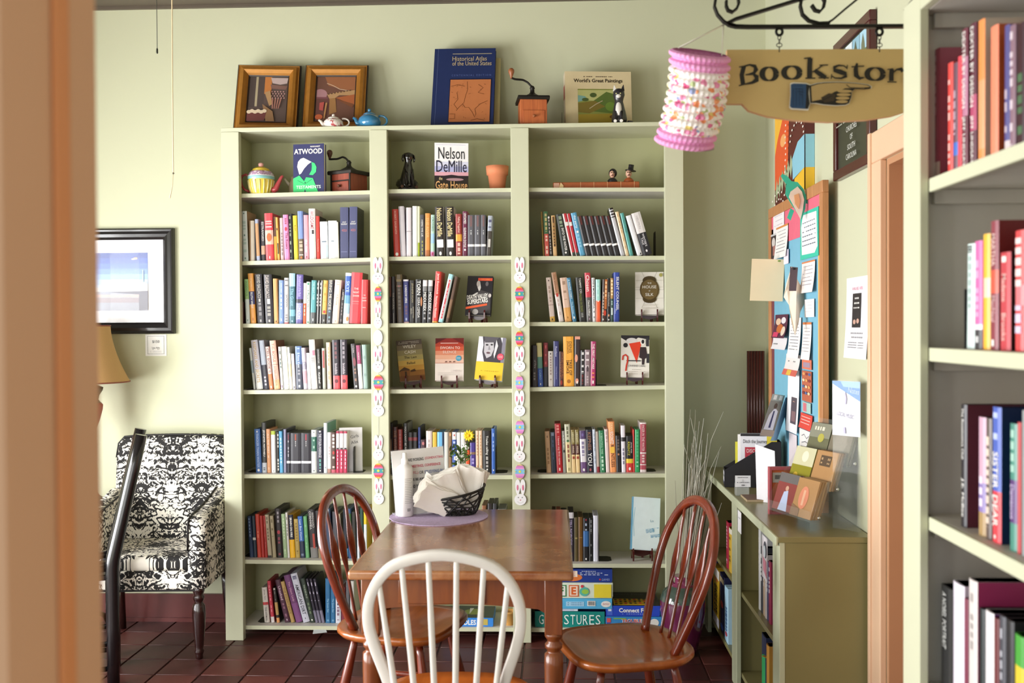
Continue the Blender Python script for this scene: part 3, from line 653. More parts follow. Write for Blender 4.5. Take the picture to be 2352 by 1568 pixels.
row_books(3, 2, 1200, 600, 6.918, 958, [
    (440, 520, 370, 255, '#ddc8bf', [(0.615, 0.625, '#8a5a4a'), (0.88, 1.0, '#d8aa48')], [(0.05, 0.09, '.', '#3a2a20', 0.2), (0.12, 0.55, '~', '#b89c90', 0.35), (0.92, 0.97, '.', '#3a2a10', 0.25)]),
    (580, 660, 455, 175, '#e0d4cf', [(0.0, 0.45, '#b98a68')], [(0.04, 0.4, 'The Winters', '#8a5c40', 0.45), (0.42, 0.5, '.', '#c23a30', 0.5), (0.55, 0.9, '~', '#c8b0a8', 0.25)]),
    (674, 784, 592, 260, '#d8b8a4', [(0.68, 1.0, '#e0a45a')], [(0.08, 0.5, '~', '#a4846e', 0.4), (0.88, 0.93, '.', '#9a6a30', 0.15)]),
    (798, 864, 700, 262, '#3a7a9c', (), [(0.04, 0.48, 'A WINTER STREET', '#dce8ee', 0.4), (0.54, 0.82, 'The Reunion', '#c4dce8', 0.34), (0.88, 0.93, '#', W_, 0.3)]),
    (905, 1016, 840, 255, '#24221f', (), [(0.02, 0.36, 'TAMMY CO', '#d8d4cc', 0.3, 0.6), (0.36, 0.78, 'WALKING ON CEILINGS', '#7a8038', 0.36), (0.8, 0.9, '~', '#8a8a84', 0.3)], {'side': '#161412'}),
    (1022, 1114, 985, 180, '#5a5654', [(0.0, 0.5, '#c23a48')], [(0.05, 0.38, 'Chosen', W_, 0.6), (0.56, 0.88, 'Chandra Hoffman', W_, 0.3), (0.92, 0.96, '.', '#b090a0', 0.2)]),
    (1116, 1168, 1096, 260, '#e4e2e2', (), [(0.02, 0.7, 'ONE & MORE CAREFUL', '#2a2828', 0.55), (0.75, 0.95, '~', '#8a8888', 0.4)]),
    (1170, 1244, 1163, 285, '#a4d8ce', [(0.5, 1.0, '#ee6238')], [(0.49, 0.53, '.', W_, 0.3), (0.08, 0.4, '~', '#c8ece4', 0.3)]),
    (1254, 1340, 1272, 285, '#3a241c', (), [(0.0, 0.7, '#', '#b5642e', 0.45, 0.68), (0.05, 0.45, '~', '#e8c090', 0.3, 0.68), (0.3, 0.85, '~', '#c8b4a0', 0.2, 0.25), (0.72, 0.86, '.', '#c23a22', 0.5, 0.6), (0.92, 0.97, '.', W_, 0.2, 0.3)]),
    (1344, 1398, 1344, 270, '#241c1a', (), [(0.22, 0.74, 'IDENTICALS', '#c4b8ac', 0.45), (0.82, 0.88, '.', '#d89a7a', 0.4), (0.93, 0.97, '.', W_, 0.4)]),
    (1400, 1446, 1398, 265, '#37504a', [(0.0, 0.47, '#b58a50')], [(0.04, 0.42, '~', '#f0dcb0', 0.6), (0.52, 0.64, '~', '#a8c0b8', 0.4), (0.68, 0.84, '#', '#d0dcd8', 0.5)]),
    (1448, 1540, 1450, 175, '#2f459c', (), [(0.04, 0.82, 'SILENT COUNSEL', W_, 0.44, 0.66), (0.62, 0.95, 'KEN', '#b8c4ec', 0.25, 0.25)], {'d': 0.16}),
], 4.79)
row_books(4, 0, 530, 750, 6.918, 997, [
    (360, 400, 288, 330, '#c8ccc6', [(0.3, 0.6, '#8a9aa4')]),
    (404, 512, 315, 205, '#cfcbd6', [(0.6, 1.0, '#e4e4e0')], [(0.04, 0.86, 'KEEPSAKES AND SECRETS', '#c49a3c', 0.45)]),
    (524, 604, 445, 210, '#b4bccb', [(0.5, 1.0, '#3c3a46')], [(0.56, 0.92, '~', '#c0bcc8', 0.4)]),
    (614, 680, 546, 310, '#e4c4bc', [(0.64, 1.0, '#dd8a5c')], [(0.04, 0.6, 'CELL BOOK II', '#7a4a44', 0.6), (0.92, 0.97, '#', W_, 0.3)]),
    (688, 786, 612, 215, '#e8b8a4', [(0.487, 0.495, '#8a4a44'), (0.8, 1.0, '#eab888')], [(0.06, 0.44, 'T.C. BOYLE', '#a05a50', 0.4), (0.52, 0.92, 'OUTSIDE LOOKING IN', '#a05a50', 0.34)], {'side': '#8a4434'}),
    (796, 840, 752, 312, '#e4e4e0', (), [(0.1, 0.5, '~', '#6a7a78', 0.5), (0.9, 0.96, '#', '#8a6a90', 0.4)]),
    (846, 928, 803, 310, '#f4f4ec', [(0.885, 0.89, '#a8a494')]), (932, 984, 893, 320, '#f4f2e0', [(0.4, 0.7, '#efe4b0')], [(0.0, 0.14, '#', '#1f2a2a', 0.3, 0.86)]),
    (986, 1036, 958, 425, '#ece8f0', (), [(0.9, 0.98, '.', '#5a5a70', 0.3)], {'side': '#4a3a70'}),
    (1040, 1146, 1020, 305, '#4f5464', [(0.0, 0.42, '#5f7aa8')], [(0.04, 0.2, '~', '#a8bcd8', 0.4), (0.2, 0.5, 'Anna Kent', '#d0d8e4', 0.36), (0.55, 0.85, '~', '#9a9aa4', 0.35), (0.9, 0.96, '#', '#c0c0c4', 0.3)]),
    (1156, 1222, 1118, 332, '#d3c8d6', [(0.34, 0.52, '#9a94a8'), (0.56, 0.86, '#d8a8b4')], [(0.36, 0.54, 'Bernice', W_, 0.4)]),
    (1226, 1284, 1198, 415, '#f4f4f4', (), [(0.3, 0.7, '~', '#d8d8d8', 0.3)]),
    (1286, 1382, 1236, 202, '#eeeae8', (), [(0.22, 0.32, '#', '#c87a90', 0.4, 0.7), (0.36, 0.46, '~', '#a8a4a0', 0.5), (0.0, 0.02, '-', '#c8c4c0')], {'side': '#9c8c80', 'd': 0.18}),
    (1386, 1450, 1358, 350, '#35322f', (), [(0.02, 0.36, 'OCTAVIA BUTLER', '#c8c4c0', 0.32), (0.42, 0.5, '.', W_, 0.6), (0.56, 0.88, 'Kindred', W_, 0.5), (0.93, 0.97, '.', '#a8a4a0', 0.3)]),
    (1460, 1514, 1444, 340, '#b9beb4', (), [(0.06, 0.48, '#', '#b05a58', 0.6), (0.5, 0.58, '.', '#e8d8d0', 0.5)]),
    (1534, 1602, 1514, 248, '#ecd2b4', [(0.9, 1.0, '#e8e0d4')], [(0.1, 0.8, '~', '#c8a27a', 0.2)]),
    (1628, 1738, 1608, 210, '#37303a', [(0.73, 1.0, '#df5a60')], [(0.05, 0.4, '~', '#7a4a52', 0.3), (0.48, 0.7, 'Invisible', '#d8ccd4', 0.36), (0.8, 0.88, '.', '#6a2a34', 0.5)]),
    (1748, 1858, 1735, 205, '#37303a', [(0.72, 1.0, '#df5a60')], [(0.05, 0.4, '~', '#9a9098', 0.3), (0.48, 0.7, 'Invisible', '#d8ccd4', 0.36), (0.8, 0.88, '.', '#6a2a34', 0.5)], {'side': '#1c161a', 'd': 0.19}),
    (1958, 2036, 1905, 275, '#3a3438', (), [(0.05, 0.2, 'I Suite', '#b8b0b0', 0.4), (0.3, 0.5, '.', '#8a4450', 0.6), (0.55, 0.86, '~', '#a07a68', 0.35), (0.92, 0.97, '.', W_, 0.4)]),
    (2038, 2106, 1988, 300, '#eeeaec', [(0.0, 0.43, '#a2446c')], [(0.14, 0.36, 'Lisa James', W_, 0.34)]),
    (2110, 2182, 2082, 290, '#9fb8b0', (), [(0.25, 0.33, '.', '#8aa49c', 0.6), (0.65, 0.72, '.', '#8aa49c', 0.6)]),
], 4.79)
row_books(4, 2, 1200, 750, 6.918, 945, [
    (138, 244, 138, 285, '#2c2020', (), [(0.35, 0.55, 'of Fire', '#a09490', 0.3, 0.6), (0.65, 0.85, '~', '#8a807c', 0.25)]),
    (248, 332, 220, 248, '#cfc48a', [(0.32, 0.58, '#5a8a7a'), (0.58, 1.0, '#2f4f9c')], [(0.62, 0.84, 'CAIRO', '#7aa4cc', 0.4), (0.92, 0.96, '#', W_, 0.15)]),
    (334, 404, 334, 245, '#2a2a30', [(0.0, 0.55, '#7c2228')], [(0.06, 0.6, '~', '#b84a4a', 0.35)]),
    (414, 490, 408, 382, '#d8d0ca', (), [(0.05, 0.1, '.', '#3a3030', 0.25), (0.15, 0.85, '~', '#a8948e', 0.35)]),
    (495, 582, 490, 225, '#3a3c74', (), [(0.08, 0.38, 'Restless', '#d0d0e8', 0.34), (0.5, 0.9, 'Cheryl Bostrom', '#a8acd4', 0.28)]),
    (584, 654, 584, 390, '#4a2018', (), [(0.03, 0.78, 'SMOKES COULD FILL', '#a8683c', 0.4, 0.7), (0.3, 0.75, '~', '#8a5030', 0.25, 0.3), (0.82, 0.96, '.', '#a03020', 0.5)]),
    (656, 820, 645, 155, '#f0a93c', (), [(0.09, 0.34, 'DENIS', '#4a2c14', 0.24, 0.68), (0.09, 0.34, 'JOHNSON', '#5a3818', 0.2, 0.42), (0.44, 0.8, 'TREE OF', '#3a2010', 0.24, 0.68), (0.44, 0.78, 'SMOKE', '#3a2010', 0.24, 0.4), (0.86, 0.94, '.', '#a86a24', 0.35)]),
    (824, 916, 828, 155, '#2e1c1a', (), [(0.0, 0.06, '#', '#e09a80', 0.9), (0.36, 0.52, '.', '#e09a80', 0.55, 0.3), (0.84, 0.95, '.', '#e09a80', 0.55, 0.45), (0.9, 0.95, '#', W_, 0.2)], {'side': '#7a3424'}),
    (920, 986, 926, 380, '#241e1e', (), [(0.05, 0.65, '~', '#d8d4d0', 0.5), (0.68, 0.95, '~', '#6a2a2a', 0.4)]),
    (988, 1080, 988, 370, '#8a7478', (), [(0.06, 0.6, '~', '#dcd0d0', 0.5), (0.65, 0.94, '~', '#b8a8a8', 0.3), (0.45, 0.6, '#', '#4a3a40', 0.3)]),
    (1082, 1160, 1092, 240, '#b03468', (), [(0.05, 0.62, 'THE FIRST MISTAKE', W_, 0.42), (0.7, 0.82, '~', '#e8944a', 0.45), (0.88, 0.95, '#', W_, 0.3)], {'side': '#dcc8cc'}),
], 4.785)
row_books(5, 0, 530, 930, 6.918, 1080, [
    (398, 494, 370, 375, '#4a72b4', (), [(0.04, 0.08, '.', W_, 0.2), (0.1, 0.88, 'THICKER THAN WATER', '#a4bce4', 0.4), (0.91, 0.97, '.', W_, 0.4)]),
    (498, 574, 485, 270, '#3a3a3a', [(0.8, 1.0, '#c4cad4')], [(0.04, 0.78, 'JENNIFER MATHIEU', '#e8e4e0', 0.5), (0.86, 0.95, '~', '#6a6e78', 0.4)], {'side': '#2a2824', 'd': 0.17}),
    (578, 640, 560, 375, '#e4a478', (), [(0.1, 0.55, 'ALL THE WAY', '#f4dcc4', 0.5), (0.6, 0.95, '~', '#f0c8a4', 0.3)]),
    (646, 718, 635, 405, '#eef0f2', [(0.0, 0.09, '#b8c84a')], [(0.94, 0.97, '.', '#a8a8a8', 0.2)]),
    (720, 774, 713, 420, '#2c2826', (), [(0.05, 0.4, '~', '#c8c4bc', 0.35, 0.7), (0.66, 0.95, '~', '#d8d4cc', 0.4, 0.7)]),
    (776, 836, 762, 410, '#5aa2cc', (), [(0.06, 0.8, '~', '#c4e0ee', 0.32)]),
    (842, 886, 838, 378, '#8d8aa4', (), (), {'side': '#30304a', 'd': 0.18}),
    (888, 946, 888, 430, '#30303c', [(0.705, 0.765, '#efeef2')], [(0.05, 0.18, '#', '#7a2a3c', 0.3), (0.2, 0.62, '~', '#a8a4ac', 0.3), (0.79, 0.98, '#', '#5a5860', 0.08)]),
    (948, 1114, 948, 440, '#34323a', [(0.705, 0.765, '#efeef2')], [(0.03, 0.18, '#', '#a8482c', 0.13), (0.2, 0.35, '~', '#b8b4b4', 0.09), (0.79, 0.98, '#', '#5a5860', 0.03)]),
    (1116, 1278, 1116, 440, '#34323a', [(0.705, 0.765, '#efeef2')], [(0.03, 0.18, '#', '#a83244', 0.13), (0.2, 0.35, '~', '#b8b4b4', 0.09), (0.79, 0.98, '#', '#5a5860', 0.03)]),
    (1280, 1366, 1278, 390, '#e4e8e4', [(0.16, 0.5, '#2f6a58')], [(0.04, 0.07, '.', '#6a6a6a', 0.2), (0.22, 0.46, '~', '#a8ccb8', 0.3), (0.93, 0.97, '.', '#6a6a6a', 0.2)]),
    (1368, 1474, 1366, 395, '#2a2a3c', (), [(0.01, 0.05, '.', W_, 0.3), (0.08, 0.64, 'THE STOLEN MARRIAGE', '#d8d8e0', 0.42), (0.68, 0.9, '~', '#6ab0a8', 0.25), (0.93, 0.97, '.', W_, 0.22)]),
    (1476, 1534, 1476, 280, '#e4edf4', (), [(0.88, 0.91, '#', '#8a9aac', 0.3)], {'side': '#7ab4b0', 'd': 0.2}),
    (1536, 1596, 1536, 430, '#f0ecec', [(0.9, 1.0, '#b08478')], [(0.35, 0.6, '~', '#c8b8b8', 0.4)]),
    (1598, 1670, 1596, 430, '#5a4038', [(0.92, 1.0, '#c86070')], [(0.05, 0.4, '~', '#e4d8d0', 0.5), (0.46, 0.55, '.', '#c23a34', 0.5), (0.6, 0.9, '~', '#d8c4bc', 0.5)]),
    (1672, 1724, 1674, 410, '#f2eef0', [(0.0, 0.055, '#b8405c'), (0.44, 1.0, '#c8385c')], [(0.4, 0.44, '#', '#3a2a2e', 0.7), (0.48, 0.9, '~', '#f0c0cc', 0.3)]),
    (1728, 1788, 1732, 410, '#f2eef0', [(0.0, 0.055, '#b8405c'), (0.44, 1.0, '#c8385c')], [(0.4, 0.44, '#', '#3a2a2e', 0.7), (0.48, 0.9, '~', '#f0c0cc', 0.3)]),
    (1792, 1848, 1796, 410, '#f2eef0', [(0.0, 0.055, '#b8405c'), (0.44, 1.0, '#c8385c')], [(0.4, 0.44, '#', '#3a2a2e', 0.7), (0.48, 0.9, '~', '#f0c0cc', 0.3)], {'side': '#eee8e8'}),
], 4.80)
row_books(5, 1, 860, 930, 5.228, 805, [
    (184, 224, 178, 190, '#241a1a', (), [(0.3, 0.6, '.', '#8a6a5a', 0.5), (0.65, 0.9, '~', '#5a8a6a', 0.4)]),
    (226, 284, 218, 235, '#4a1a16', (), [(0.06, 0.5, 'THE WIVES', '#a8683c', 0.5)]), (286, 344, 278, 265, '#8a2a24', (), [(0.1, 0.9, '~', '#b04a3c', 0.4)]),
    (350, 404, 345, 190, '#22201e', (), [(0.06, 0.75, 'YOU CANT BE AN ANGEL', '#b8b4b0', 0.4)], {'side': '#8a8c90', 'd': 0.17}),
    (408, 464, 405, 300, '#1c1a1a', [(0.12, 0.2, '#7a2a30')]), (467, 520, 464, 300, '#1c1a1a', [(0.12, 0.2, '#7a2a30')]),
    (526, 556, 524, 240, '#2a3a74', (), [(0.3, 0.8, '~', '#5a6aa8', 0.4)], {'side': '#1e2236', 'd': 0.18}),
    (558, 616, 556, 390, '#4a2a34', (), [(0.06, 0.16, '.', '#c8787c', 0.5)]),
    (622, 694, 620, 285, '#e8d8d4', (), [(0.2, 0.7, '~', '#c0b0ac', 0.3)]), (700, 752, 698, 300, '#e4b83c'), (755, 834, 753, 300, '#6ab0dc', (), [(0.0, 1.0, '#', '#1f2c48', 0.22, 0.88)]),
    (838, 890, 836, 300, '#d4d4cc'), (892, 932, 890, 300, '#8a6a4a', (), [(0.02, 0.1, '.', '#d8a060', 0.5)]), (935, 986, 933, 300, '#3a5aa8', [(0.0, 0.18, '#efeae6')], [(0.05, 0.1, '.', '#c03a3a', 0.3), (0.22, 0.5, '~', '#b8c4e8', 0.5)]),
    (990, 1038, 988, 305, '#dfe0dc'), (1040, 1090, 1038, 305, '#e4e4de'), (1094, 1146, 1094, 520, '#e05a2c'), (1150, 1218, 1146, 430, '#4a3a8a', [(0.3, 0.38, '#8a6a54')], [(0.5, 0.9, '~', '#a89ad0', 0.4)]),
    (1220, 1256, 1214, 285, '#ecccb0', (), [(0.1, 0.9, '~', '#c89870', 0.3)]), (1259, 1300, 1252, 285, '#ecccb0', (), [(0.1, 0.9, '~', '#c89870', 0.3)]),
    (1306, 1404, 1298, 285, '#2a2826', (), [(0.12, 0.56, 'Trades calling', W_, 0.36), (0.6, 0.85, '~', '#b8b4b0', 0.25), (0.88, 0.92, '.', W_, 0.2)]),
    (1408, 1452, 1405, 260, '#3a66b8', (), [(0.1, 0.5, '~', '#9ab4e4', 0.35), (0.9, 0.94, '.', W_, 0.3)]),
], 4.80)
row_books(5, 2, 1200, 930, 6.918, 1050, [
    (384, 460, 352, 390, '#c9a27c', (), [(0.1, 0.16, '.', '#8a6444', 0.3), (0.4, 0.8, '~', '#a07850', 0.35)]), (464, 538, 440, 400, '#2f3848', (), [(0.02, 0.1, '~', '#8a9ab0', 0.6), (0.2, 0.7, '~', '#4a6080', 0.2)]),
    (548, 644, 508, 270, '#bb1f28', (), [(0.03, 0.2, '~', '#e89088', 0.4), (0.24, 0.86, 'I know my first name', '#f0d0c8', 0.42), (0.9, 0.96, '#', '#f0d0c8', 0.25)]),
    (648, 698, 624, 385, '#9a9a90', (), [(0.45, 0.52, '.', '#2a2a28', 0.6), (0.1, 0.4, '~', '#c8c8c0', 0.4)]),
    (704, 790, 664, 280, '#ead8a4', [(0.0, 0.37, '#cfcfb4')], [(0.05, 0.26, '~', '#7a7a60', 0.3), (0.32, 0.37, '.', '#4a7a4a', 0.5), (0.42, 0.82, '~', '#9a5a4a', 0.3), (0.9, 0.96, '#', '#b8a878', 0.4)]),
    (792, 854, 766, 370, '#e4c48c', [(0.0, 0.34, '#8a7a44'), (0.34, 0.58, '#5a2a1c')], [(0.06, 0.3, 'HEIGHT', '#e8e0b8', 0.45), (0.37, 0.54, 'WINGS', '#f0dcc0', 0.4), (0.62, 0.68, '#', '#a04030', 0.6)]),
    (857, 920, 832, 370, '#e4c48c', [(0.0, 0.34, '#8a7a44'), (0.34, 0.58, '#5a2a1c')], [(0.06, 0.3, 'HEIGHT', '#e8e0b8', 0.45), (0.37, 0.54, 'WINGS', '#f0dcc0', 0.4), (0.62, 0.68, '#', '#a04030', 0.6)]),
    (930, 1026, 903, 385, '#e6e0e4', [(0.0, 0.2, '#55406c'), (0.75, 1.0, '#6a4a78')], [(0.06, 0.14, '.', '#7a68a0', 0.35), (0.26, 0.6, '~', '#8a80a0', 0.4), (0.9, 0.97, '.', W_, 0.35)]),
    (1030, 1136, 1004, 370, '#1e1e2c', (), [(0.06, 0.48, 'KEPNES', '#9a6a50', 0.5), (0.54, 0.84, 'YOU', W_, 0.6), (0.9, 0.97, '.', '#a8545a', 0.3)]),
    (1138, 1184, 1110, 365, '#c8d0dc', (), [(0.1, 0.8, '~', '#9aa4b4', 0.3)]), (1186, 1230, 1162, 400, '#b4a498', [(0.86, 1.0, '#8a2028')]),
    (1236, 1322, 1208, 385, '#2f7a50', (), [(0.06, 0.56, 'A BEAUTIFUL TIME', '#a8d4b4', 0.36), (0.62, 0.86, '~', '#c4e0c8', 0.35), (0.89, 0.95, '.', '#c4e0c8', 0.3)]), (1330, 1390, 1298, 365, '#e0c8c4', (), [(0.05, 0.3, '~', '#c09a98', 0.4)]),
    (1394, 1494, 1358, 245, '#ee9a5e', (), [(0.03, 0.18, 'DEAN', '#f8d8a8', 0.45), (0.2, 0.44, 'KOONTZ', W_, 0.55), (0.46, 0.9, 'RELENTLESS', '#4a2a18', 0.5), (0.5, 0.62, '#', '#f4c04a', 0.7)], {'d': 0.17}),
    (1496, 1574, 1478, 470, '#221e1e', (), [(0.1, 0.4, '~', '#6a5a50', 0.4), (0.48, 0.54, '.', '#b07a5a', 0.4)]),
    (1578, 1644, 1562, 310, '#e8e0e8', [(0.25, 0.34, '#2a262a')], [(0.4, 0.85, '~', '#8a8498', 0.4)]),
    (1650, 1762, 1644, 475, '#1d1b1a', [(0.63, 0.75, '#ecc83a'), (0.75, 1.0, '#cc3a34')], [(0.06, 0.58, 'JAYNE ANN', '#d8d0c8', 0.22, 0.72), (0.14, 0.56, 'KRENTZ', '#c8c040', 0.3, 0.38), (0.86, 0.95, '.', W_, 0.3)]),
    (1764, 1786, 1752, 375, '#d83a34', (), (), {'d': 0.16}), (1788, 1864, 1786, 375, '#2f9a5c', (), [(0.05, 0.7, '~', '#5ab884', 0.4), (0.75, 0.9, '~', '#a8e0c0', 0.4)]),
    (1870, 1968, 1868, 265, '#e4d4d4', [(0.03, 0.6, '#a83a4c'), (0.63, 0.84, '#b04a58'), (0.86, 0.95, '#b04a58')], [(0.05, 0.58, 'INGER IN THE WATER', '#e8c8c8', 0.4), (0.65, 0.82, '~', '#e8c8c8', 0.4)]),
], 4.80)
row_books(6, 0, 530, 1130, 6.918, 1050, [
    (300, 362, 258, 385, '#2a3c5c', (), [(0.05, 0.5, '~', '#8aa0c0', 0.25)]), (364, 418, 330, 380, '#24303f', (), [(0.52, 0.58, '#', '#c8c4bc', 0.9)]), (424, 488, 385, 350, '#c23f2e', (), [(0.3, 0.55, '~', '#e07a60', 0.3)]),
    (490, 538, 455, 375, '#b8342e'), (540, 586, 508, 375, '#a82c28', (), [(0.2, 0.8, '~', '#c85a50', 0.2)]), (590, 656, 535, 360, '#b5a890', (), [(0.05, 0.6, '~', '#7a6e58', 0.35), (0.95, 1.0, '#', '#2a2420', 0.9)]),
    (664, 724, 614, 378, '#b0a284', (), [(0.08, 0.5, '~', '#7a6e50', 0.4)]), (732, 832, 694, 260, '#221a1c', (), [(0.06, 0.3, '~', '#8a8288', 0.3), (0.44, 0.52, '.', '#a82838', 0.5), (0.58, 0.95, '~', '#8a3444', 0.35)], {'side': '#161214', 'd': 0.17}),
    (838, 902, 798, 345, '#9cb48a', (), [(0.1, 0.9, '~', '#c4d4b0', 0.3)]), (904, 940, 866, 320, '#d4d0cc', (), [(0.1, 0.6, '~', '#8a8480', 0.4)]),
    (944, 1026, 908, 355, '#e8b020', [(0.0, 0.58, '#1d2030')], [(0.07, 0.52, 'BRAIN ON FIRE', W_, 0.42)]), (1030, 1102, 1000, 425, '#b59c58', (), [(0.1, 0.9, '~', '#8a7238', 0.35)]),
    (1104, 1184, 1058, 380, '#24304a', [(0.0, 0.6, '#3a6ab4')], [(0.06, 0.6, 'Last Bus Home', '#c8d8f0', 0.4), (0.9, 0.95, '~', '#8a98b4', 0.5)]), (1188, 1250, 1148, 380, '#6aa872', (), [(0.2, 0.8, '~', '#8ac090', 0.3)]),
    (1272, 1388, 1213, 270, '#2c2a2c', [(0.78, 1.0, '#7a7876')], [(0.03, 0.42, 'BERNARD', '#b0aca8', 0.28, 0.7), (0.03, 0.42, 'CORNWELL', '#d8d4d0', 0.28, 0.34), (0.5, 0.8, '#', '#a83a2c', 0.3, 0.62)], {'d': 0.17}),
    (1392, 1500, 1338, 290, '#3a3638', [(0.8, 1.0, '#8a7a5c')], [(0.5, 0.75, '~', '#a83a48', 0.3)]), (1530, 1610, 1500, 250, '#3c4a66', (), [(0.02, 0.16, '#', '#d8dce4', 0.4)]),
    (1640, 1720, 1610, 300, '#4a4a52'), (1728, 1790, 1672, 340, '#dcd4b4'), (1796, 1866, 1780, 260, '#1f2430', [(0.8, 0.97, '#5aa8d8')]), (1870, 1930, 1850, 250, '#2a4a74', [(0.1, 0.4, '#3a6a3a')]), (1936, 2000, 1920, 300, '#2c2a26'),
    (2010, 2050, 2000, 380, '#cfd4dc'), (2058, 2114, 2050, 240, '#24443c'), (2118, 2166, 2112, 262, '#e8c02c', [(0.3, 1.0, '#d8dce0')]),
], 4.80)
row_books(6, 1, 860, 930, 5.228, 1870, [(1290, 1345, 1290, 1215, '#8a5a3c'), (1360, 1420, 1360, 1190, '#2a2422'), (1424, 1470, 1424, 1190, '#3a3a3e'), (1480, 1580, 1480, 1258, '#8a8c90')], 4.80)
row_books(6, 2, 1200, 1120, 6.533, 1080, [(440, 500, 440, 330, '#6a3a2c'), (505, 570, 505, 330, '#c86a54'), (575, 660, 575, 360, '#2a2a2c'),
    (690, 774, 684, 345, '#3a3440', [(0.0, 0.12, '#d8d4d8')], [(0.12, 0.7, 'TELL NOBODY', '#b8a8c8', 0.4), (0.74, 0.95, '~', '#8a4a3c', 0.4)]), (778, 838, 776, 420, '#5a4c28', (), [(0.46, 0.5, '~', '#b8a868', 0.6)]), (840, 908, 838, 415, '#6e4a1c', (), [(0.46, 0.47, '-', '#b89048')]),
    (912, 998, 910, 430, '#1c1c20', [(0.3, 0.66, '#3a6aa4')], [(0.02, 0.06, '.', '#b83040', 0.2), (0.12, 0.3, '~', '#a8b4c8', 0.3), (0.92, 0.97, '.', W_, 0.25)]), (1000, 1060, 998, 430, '#181818', (), [(0.04, 0.36, '~', '#7a7a7a', 0.3), (0.6, 0.9, '~', '#6a6a6a', 0.3)]),
    (1064, 1140, 1062, 392, '#d8d8e4', (), [(0.26, 0.42, '~', '#5a5a64', 0.15)])], 4.80)
row_books(7, 0, 530, 1280, 6.918, 1008, [
    (534, 620, 486, 440, '#d4ccc4', [(0.42, 0.5, '#c8484c')], [(0.05, 0.36, 'James Finn', '#5a4a44', 0.35), (0.56, 0.94, 'THE HITMAN', '#5a5248', 0.35)]), (640, 696, 575, 335, '#c23a4c', [(0.86, 1.0, '#e4dcdc')], [(0.1, 0.75, '~', '#e88a94', 0.3)]),
    (728, 780, 663, 445, '#2a2624', [(0.42, 0.78, '#b8945c'), (0.86, 1.0, '#d8945c')], [(0.01, 0.06, '#', '#c8c0b8', 0.5), (0.1, 0.36, '~', '#7a7470', 0.2)]), (860, 950, 695, 325, '#4a2638', (), [(0.12, 0.5, 'Unasked', '#c8a8b8', 0.45), (0.55, 0.9, '~', '#8a5a70', 0.3), (0.92, 0.96, '#', '#b8a0b0', 0.2)]),
    (956, 1020, 784, 350, '#b5945c', (), [(0.08, 0.85, 'THE INHERITANCE', '#7a5a2c', 0.5)]), (1034, 1142, 830, 250, '#6a3a68', [(0.6, 1.0, '#7e4a7e')], [(0.14, 0.56, 'The Silent Lady', '#c490a8', 0.4)], {'d': 0.17}),
    (1148, 1260, 938, 225, '#c4c4d2', (), [(0.05, 0.12, '~', '#4a4a6a', 0.6), (0.22, 0.84, 'AMERICAN DIRT', '#26262e', 0.5), (0.9, 0.94, '.', '#3a3a44', 0.1)], {'d': 0.17}), (1264, 1340, 1098, 300, '#2e3a30', (), [(0.14, 0.45, 'THE MUSEUM OF', '#a8b4a0', 0.34), (0.55, 0.8, '~', '#6a7a5c', 0.35), (0.92, 0.96, '.', W_, 0.3)]),
    (1345, 1392, 1184, 300, '#2c2634', [(0.72, 1.0, '#7a7488')], [(0.08, 0.5, '~', '#b8b0c4', 0.3)]), (1396, 1442, 1242, 300, '#2c2634', [(0.72, 1.0, '#7a7488')], [(0.08, 0.5, '~', '#b8b0c4', 0.3)]), (1446, 1496, 1300, 300, '#2c2634', [(0.72, 1.0, '#7a7488')], [(0.08, 0.5, '~', '#b8b0c4', 0.3)], {'side': '#16141a'}),
    (1504, 1584, 1502, 290, '#2f6a98', (), [(0.45, 0.76, 'The Queen Bee', '#9ac8e4', 0.4), (0.92, 0.96, '~', '#8ab8d4', 0.4)]), (1588, 1660, 1588, 290, '#2f6a98', (), [(0.45, 0.76, 'The Queen Bee', '#9ac8e4', 0.42), (0.92, 0.96, '~', '#8ab8d4', 0.4)]),
    (1664, 1750, 1664, 430, '#d0d0dc', (), [(0.1, 0.5, '~', '#4a4a5a', 0.4), (0.55, 0.92, '~', '#8a6a80', 0.4)]), (1756, 1822, 1756, 430, '#7a2a38'), (1830, 1890, 1830, 320, '#5a5a60'), (1896, 1960, 1896, 330, '#c8c4c0')], 4.80)
bookend(1500, 1507, 2, 2, 4.84, label='dark steel bookend propping the leaning books on second shelf, right bay', flip=True)
bookend(565, 588, 4, 0, 4.79, label='black steel bookend left of the books on fourth shelf, left bay', flip=True)
bookend(1371, 1394, 4, 2, 4.79, label='black steel bookend right of the magenta book on fourth shelf', flip=False)
bookend(567, 587, 5, 0, 4.81, label='black steel bookend left of the blue book on fifth shelf, left bay', flip=True)
bookend(811, 832, 5, 0, 4.80, label='black steel bookend right of the crimson books on fifth shelf, left bay')
bookend(1138, 1164, 5, 1, 4.82, label='black steel bookend right of the books on fifth shelf, middle bay')
bookend(1234, 1255, 5, 2, 4.81, label='black steel bookend left of the tan book on fifth shelf, right bay', flip=True)
bookend(1484, 1507, 5, 2, 4.81, label='black steel bookend right of the crimson book on fifth shelf, right bay')
bookend(557, 573, 6, 0, 4.81, label='black steel bookend left of the navy book on sixth shelf', flip=True)
bookend(1375, 1404, 6, 2, 4.80, label='black steel bookend right of the white book on sixth shelf, right bay')
bookend(586, 607, 7, 0, 4.80, label='black steel bookend on the bottom shelf, left bay', flip=True)
